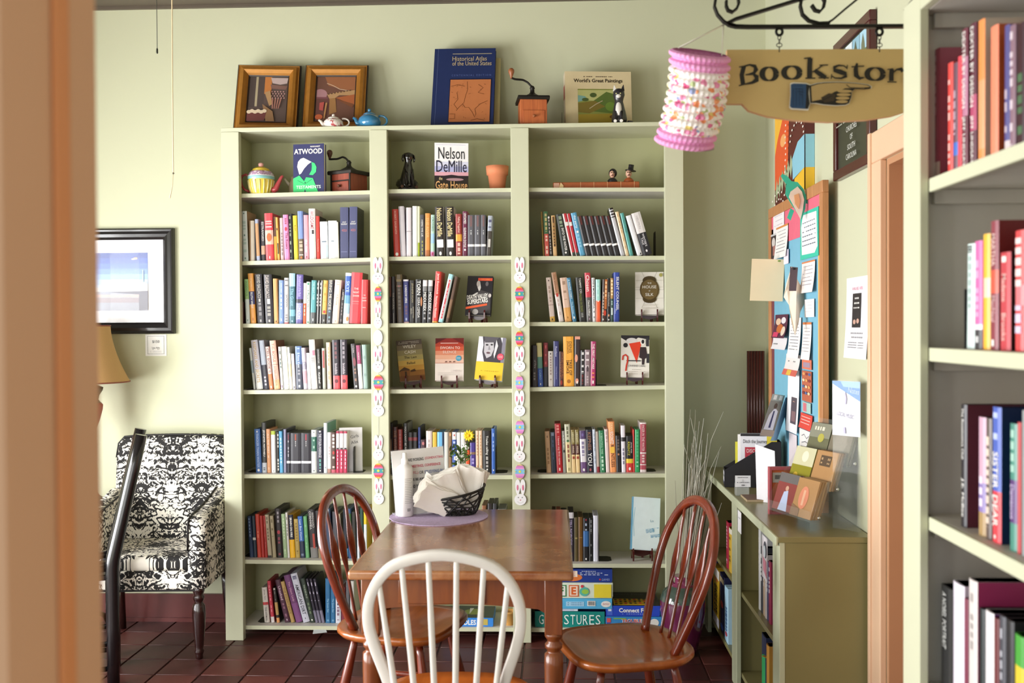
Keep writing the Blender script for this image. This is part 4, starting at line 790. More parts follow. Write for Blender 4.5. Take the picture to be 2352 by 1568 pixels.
# ================================================================ display books on easels
MAHOG = M('#4a1414', 0.25, var=0.15, coat=0.4)
def slab_book(w_, h, t, cover, spine, name='book', round_=True):
    """closed book seen from the front: local x across, z up, front cover at y=0, back at y=t, spine at x=-w/2"""
    mb = MB(); c = 0.0022; m = M(cover, 0.3, coat=0.15)
    mb.box((-w_ / 2, 0, 0), (w_ / 2, c, h), m); mb.box((-w_ / 2, t - c, 0), (w_ / 2, t, h), m); mb.box((-w_ / 2, c, 0), (-w_ / 2 + c, t - c, h), M(spine, 0.3, coat=0.15))
    o = mb.build(name)
    mb = MB(); mb.box((-w_ / 2 + c, c, 0.002), (w_ / 2 - 0.004, t - c, h - 0.002), M('#e4dfd4', 0.8, var=0.1, scale=60)); mb.build('pages', o)
    return o
def cover_print(o, w_, h): return Print((-w_ / 2, 0, h), (w_, 0, 0), (0, 0, -h), eps=0.0003, rough=0.3)
def easel(loc, rz, w_=0.075, h=0.055, label=''):
    """small varnished wooden plate stand: two curved legs with lips, a cross bar, a back leg and a chain"""
    e = empty('book_easel', loc, (0, 0, rz)); lip = h
    for s_ in (-1, 1):
        mb = MB(); prof = [(-0.022, 0), (-0.012, 0), (-0.006, 0.018), (0.02, 0.026), (0.034, 0.012), (0.04, 0), (0.05, 0), (0.046, 0.02), (0.034, 0.038), (0.04, lip + 0.05), (0.03, lip + 0.052), (0.016, 0.046), (-0.006, 0.04), (-0.012, lip), (-0.019, lip + 0.006), (-0.026, lip - 0.006), (-0.026, 0.02)]
        mb.prism([(s_ * w_ / 2 - 0.0035, y, z) for y, z in prof], (0.007, 0, 0), MAHOG); mb.build('leg', e)
    mb = MB(); n = 10
    top = [(-w_ / 2 + w_ * i / n, 0.036 - 0.012 * math.sin(PI * i / n)) for i in range(n + 1)]
    mb.prism([(x, 0.028, 0.045) for x, z in ((-w_ / 2, 0), (w_ / 2, 0))] + [(x, 0.028, z - 0.012) for x, z in top[::-1]], (0, 0.006, 0), MAHOG); mb.build('cross_bar', e)
    mb = MB(); mb.box((0.004, 0.05, 0), (0.016, 0.057, 0.05), MAHOG, T=Matrix.Rotation(-0.3, 4, 'X')); mb.build('back_leg', e)
    mb = MB(); mb.tube([(0.012, 0.03, 0.03), (0.01, 0.032, 0.012), (0.01, 0.04, 0.004)], 0.0009, M('#b8b8b8', 0.3, metal=0.8), n=5); mb.build('chain', e)
    tag(e, label, 'book stand')
    return e
def shown_book(r, c, cx, ybot, wpx, hpx, lab, elab, cover, spine, t=0.022, Y=4.83, yaw=0.0, rollb=0.0, lean=0.26, ew=0.075, lift=0.036, exo=0.0):
    f = SHELF[(r, c)]; s_ = Y / FPX; p = P(cx, ybot, Y); z0 = f(p.x) + 0.0005
    w_ = wpx * s_; h = hpx * s_ / math.cos(lean)
    easel((p.x + exo, Y + 0.006, z0), yaw, ew, 0.055, elab)
    o = slab_book(w_, h, t, cover, spine)
    o.location = (p.x, Y, z0 + lift); o.rotation_euler = (Matrix.Rotation(yaw, 3, 'Z') @ Matrix.Rotation(rollb, 3, 'Y') @ Matrix.Rotation(-lean, 3, 'X')).to_euler()
    tag(o, lab, 'book')
    return o, cover_print(o, w_, h)
# third shelf, middle bay
o, p = shown_book(3, 1, 1097, 716, 60, 91, 'black paperback with slanted white title on an easel, third shelf', 'mahogany book stand under the black paperback with slanted title', '#26242a', '#26242a', yaw=-0.12, rollb=0.03)
p.rect(0.42, 0.05, 0.98, 0.12, '#e0523c').text(0.7, 0.085, 0.035, 'TIM CARR', '#f0a040', w=0.4)
p.poly([(0.38, 0.16), (0.5, 0.14), (0.55, 0.3), (0.5, 0.42), (0.42, 0.3)], '#d8d4d0').ell(0.44, 0.2, 0.07, 0.08, '#b8b0ac').ell(0.78, 0.2, 0.06, 0.06, '#6a6468').poly([(0.25, 0.5), (0.55, 0.36), (0.95, 0.44), (0.98, 0.95), (0.2, 0.95)], '#4a4648').poly([(0.22, 0.5), (0.42, 0.42), (0.46, 0.44), (0.3, 0.52)], '#d8d4d0').ell(0.92, 0.5, 0.06, 0.05, '#c8c0bc')
p.text(0.44, 0.53, 0.115, 'DEATH VALLEY', '#f4f0ea', w=0.82, bold=0.03, rot=-7).text(0.46, 0.65, 0.115, 'SUPERSTARS', '#f4f0ea', w=0.8, bold=0.03, rot=-8)
p.poly([(0.02, 0.8), (0.84, 0.7), (0.84, 0.75), (0.02, 0.86)], '#e8623c').ell(0.4, 0.92, 0.12, 0.07, '#a8a4a2').build('cover_print', o)
# third shelf, right bay
o, p = shown_book(3, 2, 1492, 714, 65, 98, 'white patterned paperback with a dark oval plaque on an easel, third shelf', 'mahogany book stand under the white paperback with dark oval', '#e8e2da', '#d8d0c4', yaw=-0.08)
for i in range(6):
    a = i / 6 * 2 * PI
    p.ribbon([(0.5 + 0.3 * math.cos(a), 0.42 + 0.3 * math.sin(a)), (0.5 + 0.55 * math.cos(a), 0.42 + 0.5 * math.sin(a))], 0.001, '#8a8478')
for v in (0.2, 0.36, 0.62): p.rect(0.02, v, 0.98, v + 0.006, '#b0a898')
p.ell(0.5, 0.42, 0.34, 0.27, '#5c4a2c').ell(0.5, 0.2, 0.24, 0.1, '#4a3c24').ell(0.5, 0.64, 0.24, 0.1, '#4a3c24').ell(0.5, 0.42, 0.3, 0.24, '#6d5a38')
p.text(0.5, 0.27, 0.035, 'THE', W_).text(0.5, 0.36, 0.07, 'HOUSE', W_, w=0.62).text(0.5, 0.45, 0.03, 'of', W_).text(0.5, 0.54, 0.07, 'SILK', W_, w=0.4).ell(0.9, 0.08, 0.06, 0.045, '#a8a05c')
p.text(0.5, 0.79, 0.045, 'ANTHONY', '#cfc6ba', w=0.6).text(0.5, 0.86, 0.045, 'HOROWITZ', '#cfc6ba', w=0.6).build('cover_print', o)
# fourth shelf, middle bay: three books
o, p = shown_book(4, 1, 948, 863, 59, 94, 'sepia landscape paperback with pale capitals on an easel, fourth shelf', 'mahogany book stand under the sepia landscape paperback', '#8a7a58', '#5a4030', yaw=0.22, rollb=-0.075, Y=4.86)
for i, cc in enumerate(('#5c5048', '#7a6e58', '#94895f', '#a89a60', '#c4a050', '#b98a3c', '#8a5c28', '#6e4420')): p.rect(0, i / 8, 1, (i + 1) / 8, cc)
p.marks(0.1, 0.04, 0.9, 0.055, '#c8c0b0', 14).marks(0.08, 0.075, 0.92, 0.09, '#c8c0b0', 16)
p.text(0.5, 0.165, 0.075, 'WILEY', '#efe8d8', w=0.8).text(0.5, 0.3, 0.075, 'CASH', '#efe8d8', w=0.68).text(0.5, 0.43, 0.06, 'The Last', '#4a4030', w=0.74).text(0.5, 0.57, 0.06, 'Ballad', '#4a4030', w=0.5)
p.poly([(0.02, 0.74), (0.22, 0.66), (0.42, 0.72), (0.42, 0.75), (0.02, 0.77)], '#4a3018').rect(0.06, 0.75, 0.4, 0.88, '#7a4a20').rect(0.22, 0.77, 0.3, 0.88, '#3a2410').poly([(0.45, 0.75), (0.62, 0.72), (0.66, 0.78), (0.45, 0.79)], '#4a3018').build('cover_print', o)
o, p = shown_book(4, 1, 1032, 872, 66, 97, 'white and red sunset paperback with blue sticker on an easel', 'mahogany book stand under the red and white sunset paperback', '#e8dcd4', '#b8503c', yaw=0.05, Y=4.85)
for i, cc in enumerate(('#8a2c28', '#b0402f', '#c8583c', '#d88a6c', '#e0a88c', '#e4bca8')): p.rect(0, i * 0.1, 1, (i + 1) * 0.1, cc)
p.poly([(0, 0), (0.4, 0), (0.2, 0.06), (0, 0.14)], '#5a1c20').poly([(0.6, 0), (1, 0), (1, 0.16), (0.8, 0.08)], '#6e2222')
p.rect(0.18, 0.115, 0.8, 0.125, W_).text(0.52, 0.23, 0.06, 'SWORN TO', '#f8ece4', w=0.84).text(0.5, 0.33, 0.06, 'SILENCE', '#f4e0d4', w=0.72)
p.ell(0.82, 0.48, 0.1, 0.065, '#3a94b4').marks(0.75, 0.46, 0.89, 0.47, W_, 4).marks(0.75, 0.49, 0.89, 0.5, W_, 4)
for u in (0.38, 0.52, 0.66): p.poly([(u - 0.05, 0.575), (u, 0.545), (u + 0.05, 0.575)], '#6a3a34')
p.rect(0.0, 0.59, 1, 0.596, '#b0685c').text(0.72, 0.78, 0.05, 'LINDA', '#d0c4c0', w=0.4).rect(0.1, 0.83, 0.86, 0.835, '#a8a09c').rect(0.1, 0.87, 0.86, 0.875, '#a8a09c').build('cover_print', o)
o, p = shown_book(4, 1, 1121, 869, 64, 99, 'black and white portrait paperback with yellow lower half on an easel', 'mahogany book stand under the portrait paperback with yellow band', '#efeef0', '#e0dee4', yaw=-0.1, rollb=0.07, Y=4.85)
p.rect(0, 0, 1, 0.585, '#e4e4ec').poly([(0.14, 0.0), (0.2, 0.2), (0.18, 0.36), (0.28, 0.585), (0.95, 0.585), (0.98, 0.3), (0.8, 0.0)], '#4a464e').rect(0.88, 0, 1, 0.585, '#8a8696')
p.poly([(0.22, 0.1), (0.55, 0.08), (0.6, 0.28), (0.52, 0.44), (0.36, 0.5), (0.24, 0.36)], '#c4c0c6').poly([(0.2, 0.0), (0.75, 0.0), (0.62, 0.12), (0.24, 0.14)], '#5e5a62')
p.ell(0.33, 0.19, 0.05, 0.018, '#2a262c').ell(0.5, 0.18, 0.045, 0.018, '#2a262c').poly([(0.4, 0.2), (0.46, 0.3), (0.38, 0.31)], '#a09ca4').ell(0.4, 0.375, 0.07, 0.022, '#6a4e56').poly([(0.66, 0.06), (0.74, 0.2), (0.64, 0.5), (0.6, 0.4)], '#dcdae0')
p.rect(0, 0.585, 1, 1, '#f2c83c').ell(0.86, 0.45, 0.12, 0.078, '#e0586c').marks(0.78, 0.43, 0.94, 0.44, W_, 4).marks(0.78, 0.46, 0.94, 0.47, W_, 4).marks(0.2, 0.79, 0.84, 0.8, '#b08a28', 9).build('cover_print', o)
# fourth shelf, right bay
o, p = shown_book(4, 2, 1458, 853, 65, 95, 'white paperback with red triangle and black figures on an easel', 'dark book stand under the paperback with the red triangle', '#e9e3da', '#d8d0c4', yaw=-0.06, rollb=0.02, Y=4.84, t=0.016)
p.poly([(0, 0), (1, 0), (1, 0.1), (0.6, 0.05), (0.35, 0.2), (0.0, 0.06)], '#2c2a30').ell(0.38, 0.14, 0.2, 0.08, '#dcd8d6').poly([(0.28, 0.2), (0.74, 0.14), (0.56, 0.66)], '#e2452f').ell(0.16, 0.24, 0.08, 0.055, '#2c2a30')
p.poly([(0.68, 0.28), (0.88, 0.28), (0.94, 0.52), (0.84, 0.56), (0.82, 0.7), (0.74, 0.7), (0.74, 0.56), (0.64, 0.53)], '#3a2e34').ell(0.77, 0.16, 0.09, 0.08, '#efeae4').ell(0.77, 0.15, 0.05, 0.05, '#2c2a30').rect(0.88, 0.06, 0.98, 0.26, '#3a383e').rect(0.9, 0.44, 1.0, 0.66, '#3a383e').rect(0.2, 0.6, 0.7, 0.625, '#3a383e')
p.ribbon([(0.06, 0.6), (0.08, 0.5), (0.16, 0.47), (0.24, 0.52), (0.24, 0.62), (0.2, 0.74), (0.18, 0.86)], 0.007, '#cf3a2c')
p.text(0.56, 0.74, 0.06, 'JOHANNES CABAL', '#4a444a', w=0.6).marks(0.4, 0.82, 0.7, 0.83, '#a89c94', 6).marks(0.24, 0.87, 0.86, 0.88, '#b8aca4', 12).marks(0.24, 0.92, 0.86, 0.93, '#b8aca4', 12).build('cover_print', o)
# fifth shelf, left bay: white book standing cover out behind the bookend
f = SHELF[(5, 0)]; w_, h = 0.062, 0.215; o = slab_book(w_ + 0.05, h, 0.02, '#ece8ea', '#ece8ea'); q = P(806, 1080, 4.84); o.location = (q.x, 4.845, f(q.x) + 0.0005); o.rotation_euler = (-0.04, 0, 0.25)
tag(o, 'white hardback with grey script standing cover out, fifth shelf, left bay', 'book')
p = cover_print(o, w_ + 0.05, h); p.text(0.66, 0.2, 0.07, 'Girls', '#6a646a', w=0.5, rot=-12).text(0.66, 0.33, 0.07, 'Alix', '#6a646a', w=0.5, rot=-12).build('cover_print', o)
# sixth shelf, right bay
o, p = shown_book(6, 2, 1481, 1250, 65, 116, 'glossy pale blue hardback on an easel, window glare painted white, sixth shelf', 'mahogany book stand under the pale blue hardback with painted glare', '#dff0f8', '#4a90b8', yaw=0.05, rollb=0.075, Y=4.82, t=0.03, ew=0.09, lift=0.05, exo=-0.012)
p.rect(0.0, 0, 1, 1, M('#e4f3f8', 0.12, coat=0.8)).rect(0, 0, 0.04, 1, '#6ab0d4').ribbon([(0.1, 0.2), (0.06, 0.5), (0.1, 0.75)], 0.002, '#8cc8e0').text(0.72, 0.44, 0.05, 'La', '#8ab4c8', w=0.3, rot=-8).text(0.74, 0.62, 0.26, 'Femme', '#5aa0c4', w=0.14, rot=80).text(0.86, 0.72, 0.2, 'nue', '#5aa0c4', w=0.1, rot=80).build('cover_print', o)  # near-white panel is window glare put into the cover colour

# ================================================================ things on top of the bookcase
GOLD = M('#a8722c', 0.35, metal=0.35, var=0.2, scale=40); DKFR = M('#2a1c14', 0.45)
def gold_frame(cxpx, ytop, wpx, h, rz, rollb, label, paint):
    Y = 4.86; s_ = 4.93 / FPX; w_ = wpx * s_; q = P(cxpx, 286, Y)
    e = empty('picture_frame', (q.x, Y, ZT + 0.001)); lean = math.atan2(0.1, h)
    e.rotation_euler = (Matrix.Rotation(rz, 3, 'Z') @ Matrix.Rotation(rollb, 3, 'Y') @ Matrix.Rotation(-lean, 3, 'X')).to_euler(); tag(e, label, 'picture')
    fw = 0.062
    def side(a, b, nin):
        mb = MB(); a = Vector(a); b = Vector(b); nin = Vector(nin); t = (b - a).normalized(); R = []
        for i, p_ in enumerate((a, b)):
            ring = []
            for d_, y in ((0, 0.02), (0, 0.0), (0.006, -0.006), (0.012, -0.004), (0.02, -0.016), (0.034, -0.019), (0.048, -0.008), (0.056, 0.0), (fw, 0.004), (fw, 0.02)):
                ring.append(p_ + nin * d_ + t * (d_ if i == 0 else -d_) + Vector((0, y, 0)))
            R.append(ring)
        mb.rings(R, GOLD, True, True, True, smooth=False, matf=lambda i, j: DKFR if j in (0, 1, 7, 8, 9) else GOLD); mb.build('frame_rail', e)
    side((-w_ / 2, 0, 0), (w_ / 2, 0, 0), (0, 0, 1)); side((w_ / 2, 0, 0), (w_ / 2, 0, h), (-1, 0, 0)); side((w_ / 2, 0, h), (-w_ / 2, 0, h), (0, 0, -1)); side((-w_ / 2, 0, h), (-w_ / 2, 0, 0), (1, 0, 0))
    mb = MB(); mb.box((-w_ / 2 + 0.03, 0.008, 0.03), (w_ / 2 - 0.03, 0.018, h - 0.03), M('#4a3a34', 0.5)); cv = mb.build('canvas', e)
    p = Print((-w_ / 2 + fw, 0.0075, h - fw), (w_ - 2 * fw, 0, 0), (0, 0, -(h - 2 * fw)), eps=0.0003, rough=0.45); paint(p); p.build('painting', cv)
def paint1(p):
    p.rect(0, 0, 1, 1, '#5a4a44').rect(0.0, 0, 0.4, 0.68, '#4e423e').rect(0.17, 0.0, 0.23, 0.66, '#a89a7c').rect(0.4, 0, 0.58, 0.38, '#b8743c').poly([(0.55, 0.02), (1, 0.02), (0.98, 0.14), (0.8, 0.17), (0.6, 0.14)], '#b8a4a0').poly([(0.55, 0.17), (1.0, 0.2), (0.95, 0.28), (0.58, 0.26)], '#7a5a50')
    for i in range(4):
        for j in range(5): p.ell(0.6 + 0.075 * j + 0.03 * (i % 2), 0.33 + 0.05 * i, 0.022, 0.016, '#b88a84', n=6)
    p.poly([(0.42, 0.36), (0.56, 0.32), (0.64, 0.62), (0.56, 0.66)], '#a8845c')
    for j in range(4): p.poly([(0.62 + j * 0.07, 0.5), (0.66 + j * 0.07, 0.5), (0.66 + j * 0.05, 0.72), (0.63 + j * 0.05, 0.72)], '#9a6a5c')
    p.poly([(0.38, 0.62), (0.66, 0.78), (0.72, 1.0), (0.5, 1.0)], '#8a6848')
    p.poly([(0.0, 0.82), (0.5, 0.8), (0.46, 0.98), (0.1, 1.0), (0.0, 1.0)], '#6a3a38')
    for i in range(6): p.ell(0.05 + 0.08 * i, 0.8 - 0.02 * (i % 2), 0.06, 0.04, '#d8c4a8')
def paint2(p):
    p.rect(0, 0, 1, 1, '#6e4a3c').poly([(0.2, 0), (1, 0), (1, 0.34), (0.3, 0.2)], '#96603f').ell(0.1, 0.4, 0.18, 0.12, '#a87c80').rect(0, 0.46, 0.3, 0.5, '#7a4a50').poly([(0, 0.5), (0.36, 0.5), (0.3, 0.9), (0, 1)], '#66403a')
    p.ribbon([(0.26, 0.15), (0.42, 0.2), (0.6, 0.28), (0.85, 0.32)], 0.004, '#c8a88c').poly([(0.28, 0.4), (0.6, 0.34), (1, 0.3), (1, 0.42), (0.6, 0.42), (0.5, 0.48), (0.34, 0.5)], '#b08a60').poly([(0.35, 0.5), (0.5, 0.48), (0.55, 0.8), (0.36, 0.86)], '#9a7044').poly([(0.5, 0.48), (1, 0.4), (1, 0.64)], '#a45c36').poly([(0.5, 0.5), (1.0, 0.62), (0.95, 0.7)], '#7a4a30')
    for i in range(8): p.ell(0.32 + 0.08 * i, 0.4 - 0.012 * i, 0.02, 0.015, '#5a4030', n=6)
    p.poly([(0.1, 0.6), (0.22, 0.58), (0.2, 0.78), (0.1, 0.76)], '#b0504a').ell(0.1, 0.92, 0.1, 0.06, '#c0603a').poly([(0.26, 0.6), (0.3, 0.6), (0.26, 0.95), (0.22, 0.95)], '#b08050')
gold_frame(608, 140, 146, 0.37, 0.06, 0.018, 'gilt framed still life with bowl and pot, leftmost on bookcase top', paint1)
gold_frame(765, 145, 146, 0.365, 0.03, 0.012, 'gilt framed still life behind the small white teapot', paint2)
def at_top(px, Y=4.82): q = P(px, 286, Y); return Vector((q.x, Y, ZT + 0.0005))
# atlas and the book behind it
w_, h = 0.305, 0.445
o = slab_book(w_, h, 0.03, '#22305c', '#1c2850'); o.location = at_top(1060, 4.83); o.rotation_euler = (Matrix.Rotation(-0.03, 3, 'Z') @ Matrix.Rotation(0.012, 3, 'Y') @ Matrix.Rotation(-0.3, 3, 'X')).to_euler()
tag(o, 'large navy atlas with a copper map panel on bookcase top', 'book')
p = cover_print(o, w_, h); p.rect(0.06, 0, 0.065, 1, '#5a6a94').rect(0.3, 0.065, 0.94, 0.073, '#b0a488').text(0.3, 0.13, 0.055, 'Historical Atlas', '#c8b48c', w=0.56, align='l').text(0.3, 0.19, 0.055, 'of the United States', '#c8b48c', w=0.64, align='l').text(0.3, 0.34, 0.022, 'C E N T E N N I A L   E D I T I O N', '#5c6ea8', w=0.64, align='l')
p.rect(0.275, 0.385, 0.95, 0.925, '#141a34').rect(0.285, 0.395, 0.94, 0.915, M('#c87c4c', 0.4, metal=0.1)).text(0.29, 0.96, 0.016, 'NATIONAL GEOGRAPHIC SOCIETY', '#6a78a8', w=0.4, align='l')
ink = '#7a4424'; r_ = random.Random(4)
for path in ([(0.56, 0.42), (0.57, 0.52), (0.54, 0.6), (0.52, 0.68), (0.44, 0.74), (0.4, 0.78)], [(0.4, 0.56), (0.42, 0.64), (0.36, 0.7), (0.42, 0.76)], [(0.5, 0.7), (0.54, 0.74), (0.6, 0.74), (0.66, 0.8), (0.7, 0.86), (0.72, 0.82), (0.7, 0.76), (0.78, 0.7), (0.9, 0.66)], [(0.3, 0.48), (0.4, 0.46), (0.52, 0.48)], [(0.64, 0.9), (0.74, 0.88), (0.86, 0.9)], [(0.74, 0.46), (0.82, 0.5), (0.74, 0.56), (0.84, 0.58)], [(0.3, 0.82), (0.38, 0.82), (0.38, 0.88), (0.3, 0.88)]): p.ribbon(path, 0.0022, ink)
for i in range(26): u, v = r_.uniform(0.3, 0.92), r_.uniform(0.42, 0.9); p.ribbon([(u, v), (u + r_.uniform(-0.03, 0.03), v + r_.uniform(-0.02, 0.02))], 0.0016, ink)
p.build('cover_print', o)
o = slab_book(0.29, 0.40, 0.014, '#d8cc94', '#c8bc84'); o.location = at_top(1079, 4.898); o.rotation_euler = (-0.27, 0, -0.03)
tag(o, 'pale yellow book peeking out behind the navy atlas', 'book')
# paintings book
w_, h = 0.325, 0.285
o = slab_book(w_, h, 0.062, '#dccaa2', '#f0dcc0'); o.location = at_top(1376, 4.86); o.rotation_euler = (-0.12, 0, 0.10)
tag(o, 'cream art book with green landscape picture behind the cat figurine', 'book')
p = cover_print(o, w_, h); p.marks(0.28, 0.085, 0.72, 0.1, '#5a4a3c', 22).text(0.5, 0.17, 0.085, "World's Great Paintings", '#2e241c', w=0.74, bold=0.02)
p.rect(0.19, 0.31, 0.8, 0.95, '#8a9048').poly([(0.19, 0.33), (0.8, 0.33), (0.8, 0.4), (0.6, 0.38), (0.45, 0.52), (0.19, 0.5)], '#b8b878').poly([(0.19, 0.42), (0.3, 0.44), (0.34, 0.5), (0.19, 0.54)], '#7aa49a').poly([(0.4, 0.54), (0.62, 0.36), (0.8, 0.42), (0.8, 0.75), (0.36, 0.7)], '#5c7034').poly([(0.19, 0.56), (0.45, 0.52), (0.6, 0.62), (0.36, 0.74), (0.19, 0.72)], '#7c6c30').poly([(0.19, 0.76), (0.8, 0.74), (0.8, 0.95), (0.19, 0.95)], '#a08a34').ell(0.42, 0.42, 0.05, 0.04, '#4a5a30').ell(0.3, 0.5, 0.05, 0.03, '#4a5a30').ell(0.68, 0.62, 0.08, 0.08, '#6c8838').ell(0.7, 0.8, 0.04, 0.03, '#6a4a24').ribbon([(0.36, 0.66), (0.46, 0.58), (0.56, 0.52)], 0.004, '#b8a888').build('cover_print', o)
ps = Print((-w_ / 2, 0.062, h), (0, -0.062, 0), (0, 0, -h), eps=0.0004); ps.rect(0.1, 0.22, 0.78, 0.46, '#c8403a').build('spine_label', o)
bk = MB(); m = M('#1d1a1b', 0.45, metal=0.2); bk.prism([(0, -0.05, 0), (0, 0.05, 0), (0, 0.05, 0.05), (0, -0.04, 0.065)], (0.0015, 0, 0), m); bk.box((0.0015, -0.05, 0), (0.04, 0.05, 0.0015), m)
b_ = bk.build('bookend'); q = at_top(1293, 4.83); b_.location = q + Vector((-0.006, 0.0, 0)); tag(b_, 'small dark bookend beside the cream art book on top', 'bookend')

# ---------------------------------------------------------------- coffee mills
IRON = M('#2a2622', 0.5, metal=0.6, var=0.2)
def coffee_mill(loc, rz, bw, bh, woodm, knobm, crank, label, name='coffee_grinder', cap=0.012, arm=0.1, postz=0.05, trimm=None):
    e = empty(name, loc, (0, 0, rz)); tag(e, label, 'coffee grinder'); h2 = bw / 2
    mb = MB(); mb.box((-h2, -h2, 0), (h2, h2, bh), woodm, bevel=0.002); b = mb.build('wooden_box', e)
    mb = MB(); mb.box((-h2 * 0.82, -h2 - 0.004, bh * 0.06), (h2 * 0.82, -h2 - 0.0005, bh * 0.52), woodm, bevel=0.0015); d = mb.build('drawer', e)
    mb = MB(); mb.lathe([(0.003, 0), (0.003, 0.006), (0.0075, 0.009), (0.0075, 0.014), (0.004, 0.017)], knobm, T=Matrix.Translation((0, -h2 - 0.004, bh * 0.3)) @ Matrix.Rotation(PI / 2, 4, 'X'), n=12); mb.build('knob', d)
    mb = MB(); R = []
    for k, z in ((1.18, bh - 0.014), (1.2, bh - 0.002), (1.16, bh + 0.004), (0.98, bh + 0.006)): R.append([(x * h2 * k, y * h2 * k, z) for x, y in ((-1, -1), (1, -1), (1, 1), (-1, 1))])
    mb.rings(R, IRON, smooth=False); mb.build('top_plate', e)
    mb = MB(); mb.lathe([(h2 * 0.82, bh + 0.004), (h2 * 0.74, bh + 0.010), (h2 * 0.5, bh + 0.018), (h2 * 0.26, bh + 0.027), (0.011, bh + 0.034), (0.010, bh + postz), (0.013, bh + postz + 0.003), (0.009, bh + postz + 0.012), (0.004, bh + postz + 0.016)], IRON, n=18); mb.build('dome', e)
    z0 = bh + postz + 0.008
    pts = [Vector(p_) for p_ in crank]; path = []
    for i in range(len(pts) - 1):
        for k in range(5): t = k / 5; path.append(pts[i].lerp(pts[i + 1], t))
    path.append(pts[-1])
    sm = [path[0]] + [(path[i - 1] + path[i] * 2 + path[i + 1]) / 4 for i in range(1, len(path) - 1)] + [path[-1]]
    mb = MB(); mb.tube([p_ + Vector((0, 0, z0)) for p_ in sm], 0.005, IRON, n=8); mb.build('crank_arm', e)
    kp = pts[-1] + Vector((0, 0, z0))
    mb = MB(); mb.lathe([(0.005, -0.004), (0.006, 0.006), (0.010, 0.016), (0.0145, 0.028), (0.014, 0.038), (0.008, 0.045), (0.002, 0.047)], knobm, c=kp, n=14); mb.build('crank_knob', e)
    return e
q = P(1223, 280, 4.82); RW = wood('mill_orange', '#a8542c', '#c8703c', axis=2, rough=0.5, coat=0.1)
coffee_mill((q.x, 4.82, ZT + 0.0005), 0.12, 0.128, 0.135, RW, M('#9a5a34', 0.35), [(0, 0, 0), (-0.022, 0, 0.024), (-0.045, 0, 0.036), (-0.085, -0.01, 0.036), (-0.102, -0.012, 0.042)], 'orange wooden coffee grinder with curved crank on bookcase top')
RW2 = wood('mill_red', '#7a3220', '#96442c', axis=2, rough=0.45, coat=0.2)
q = P(802, 440, 4.87); ml = coffee_mill((q.x, 4.87, SHELF[(1, 0)](q.x) + 0.0005), -0.5, 0.125, 0.105, RW2, M('#5a3424', 0.35), [(0, 0, 0), (-0.02, 0, 0.02), (-0.04, 0, 0.028), (-0.07, -0.005, 0.02), (-0.115, -0.01, 0.022)], 'red-brown wooden coffee grinder on the top shelf, left bay', postz=0.045)
mb = MB()
for x in (-1, 1): mb.box((x * 0.0585 - 0.004, -0.0665, 0), (x * 0.0585 + 0.004, -0.0625, 0.1), IRON)
mb.box((-0.06, -0.0665, 0.055), (0.06, -0.063, 0.061), IRON); mb.build('metal_strap', ml)

# ---------------------------------------------------------------- teapots
def arc_pts(c, r, a0, a1, n=10, sx=1.0, sz=1.0): return [Vector((c[0] + r * sx * math.cos(a0 + (a1 - a0) * i / n), c[1], c[2] + r * sz * math.sin(a0 + (a1 - a0) * i / n))) for i in range(n + 1)]
def teapot(loc, rz, prof, lid, m, mlid, mhandle, spout, spr, handle, hr, label, matf=None, knob=None):
    e = empty('teapot', loc, (0, 0, rz)); tag(e, label, 'teapot')
    mb = MB(); mb.lathe(prof, m, n=28, matf=matf); body = mb.build('body', e)
    mb = MB(); mb.lathe(lid, mlid, n=22); l_ = mb.build('lid', e)
    if knob: mb = MB(); mb.lathe(knob[0], knob[1], n=14); mb.build('knob', l_)
    mb = MB(); mb.tube(spout, spr, mhandle[0], n=10); mb.build('spout', e)
    mb = MB(); mb.tube(handle, hr, mhandle[1], n=8); mb.build('handle', e)
    return e, body
def floral(name, base, spots, scale=60, thr=0.6):
    if name in _mats: return _mats[name]
    m = bpy.data.materials.new(name); m.use_nodes = True; nt = m.node_tree; N = nt.nodes; L = nt.links; b = N['Principled BSDF']
    tc = N.new('ShaderNodeTexCoord'); vo = N.new('ShaderNodeTexNoise'); vo.inputs['Scale'].default_value = scale; vo.inputs['Detail'].default_value = 1
    L.new(tc.outputs['Object'], vo.inputs['Vector']); cr = N.new('ShaderNodeValToRGB'); cr.color_ramp.interpolation = 'CONSTANT'
    els = cr.color_ramp.elements; els[0].color = lin(base); els[0].position = 0; els[1].position = thr; els[1].color = lin(spots[0])
    for i, s_ in enumerate(spots[1:]): e_ = els.new(min(0.98, thr + 0.06 * (i + 1))); e_.color = lin(s_)
    L.new(vo.outputs['Fac'], cr.inputs[0]); L.new(cr.outputs[0], b.inputs['Base Color']); b.inputs['Roughness'].default_value = 0.25
    _mats[name] = m; return m
WC = M('#efe6dc', 0.15, coat=0.5); q = at_top(766, 4.765)
PF = floral('pink_flowers', '#efe6dc', ['#d89a98', '#b85a5c'], 70, 0.56)
teapot(q, 0, [(0.034, 0), (0.042, 0.004), (0.048, 0.016), (0.046, 0.03), (0.034, 0.042), (0.026, 0.045)], [(0.028, 0.044), (0.026, 0.049), (0.014, 0.054), (0.008, 0.056)], PF, WC, (WC, WC),
       [(-0.036, 0, 0.012), (-0.052, 0, 0.02), (-0.062, 0, 0.034), (-0.072, 0, 0.04)], [0.012, 0.010, 0.007, 0.005], arc_pts((0.05, 0, 0.026), 0.02, -1.9, 1.9, 10, 1.3, 0.95), 0.004,
       'small white teapot with pink flowers in front of gilt frame', knob=([(0.004, 0.055), (0.008, 0.06), (0.006, 0.066), (0.002, 0.068)], WC))
BL = M('#3a7fa8', 0.12, coat=0.6); q = at_top(849, 4.775)
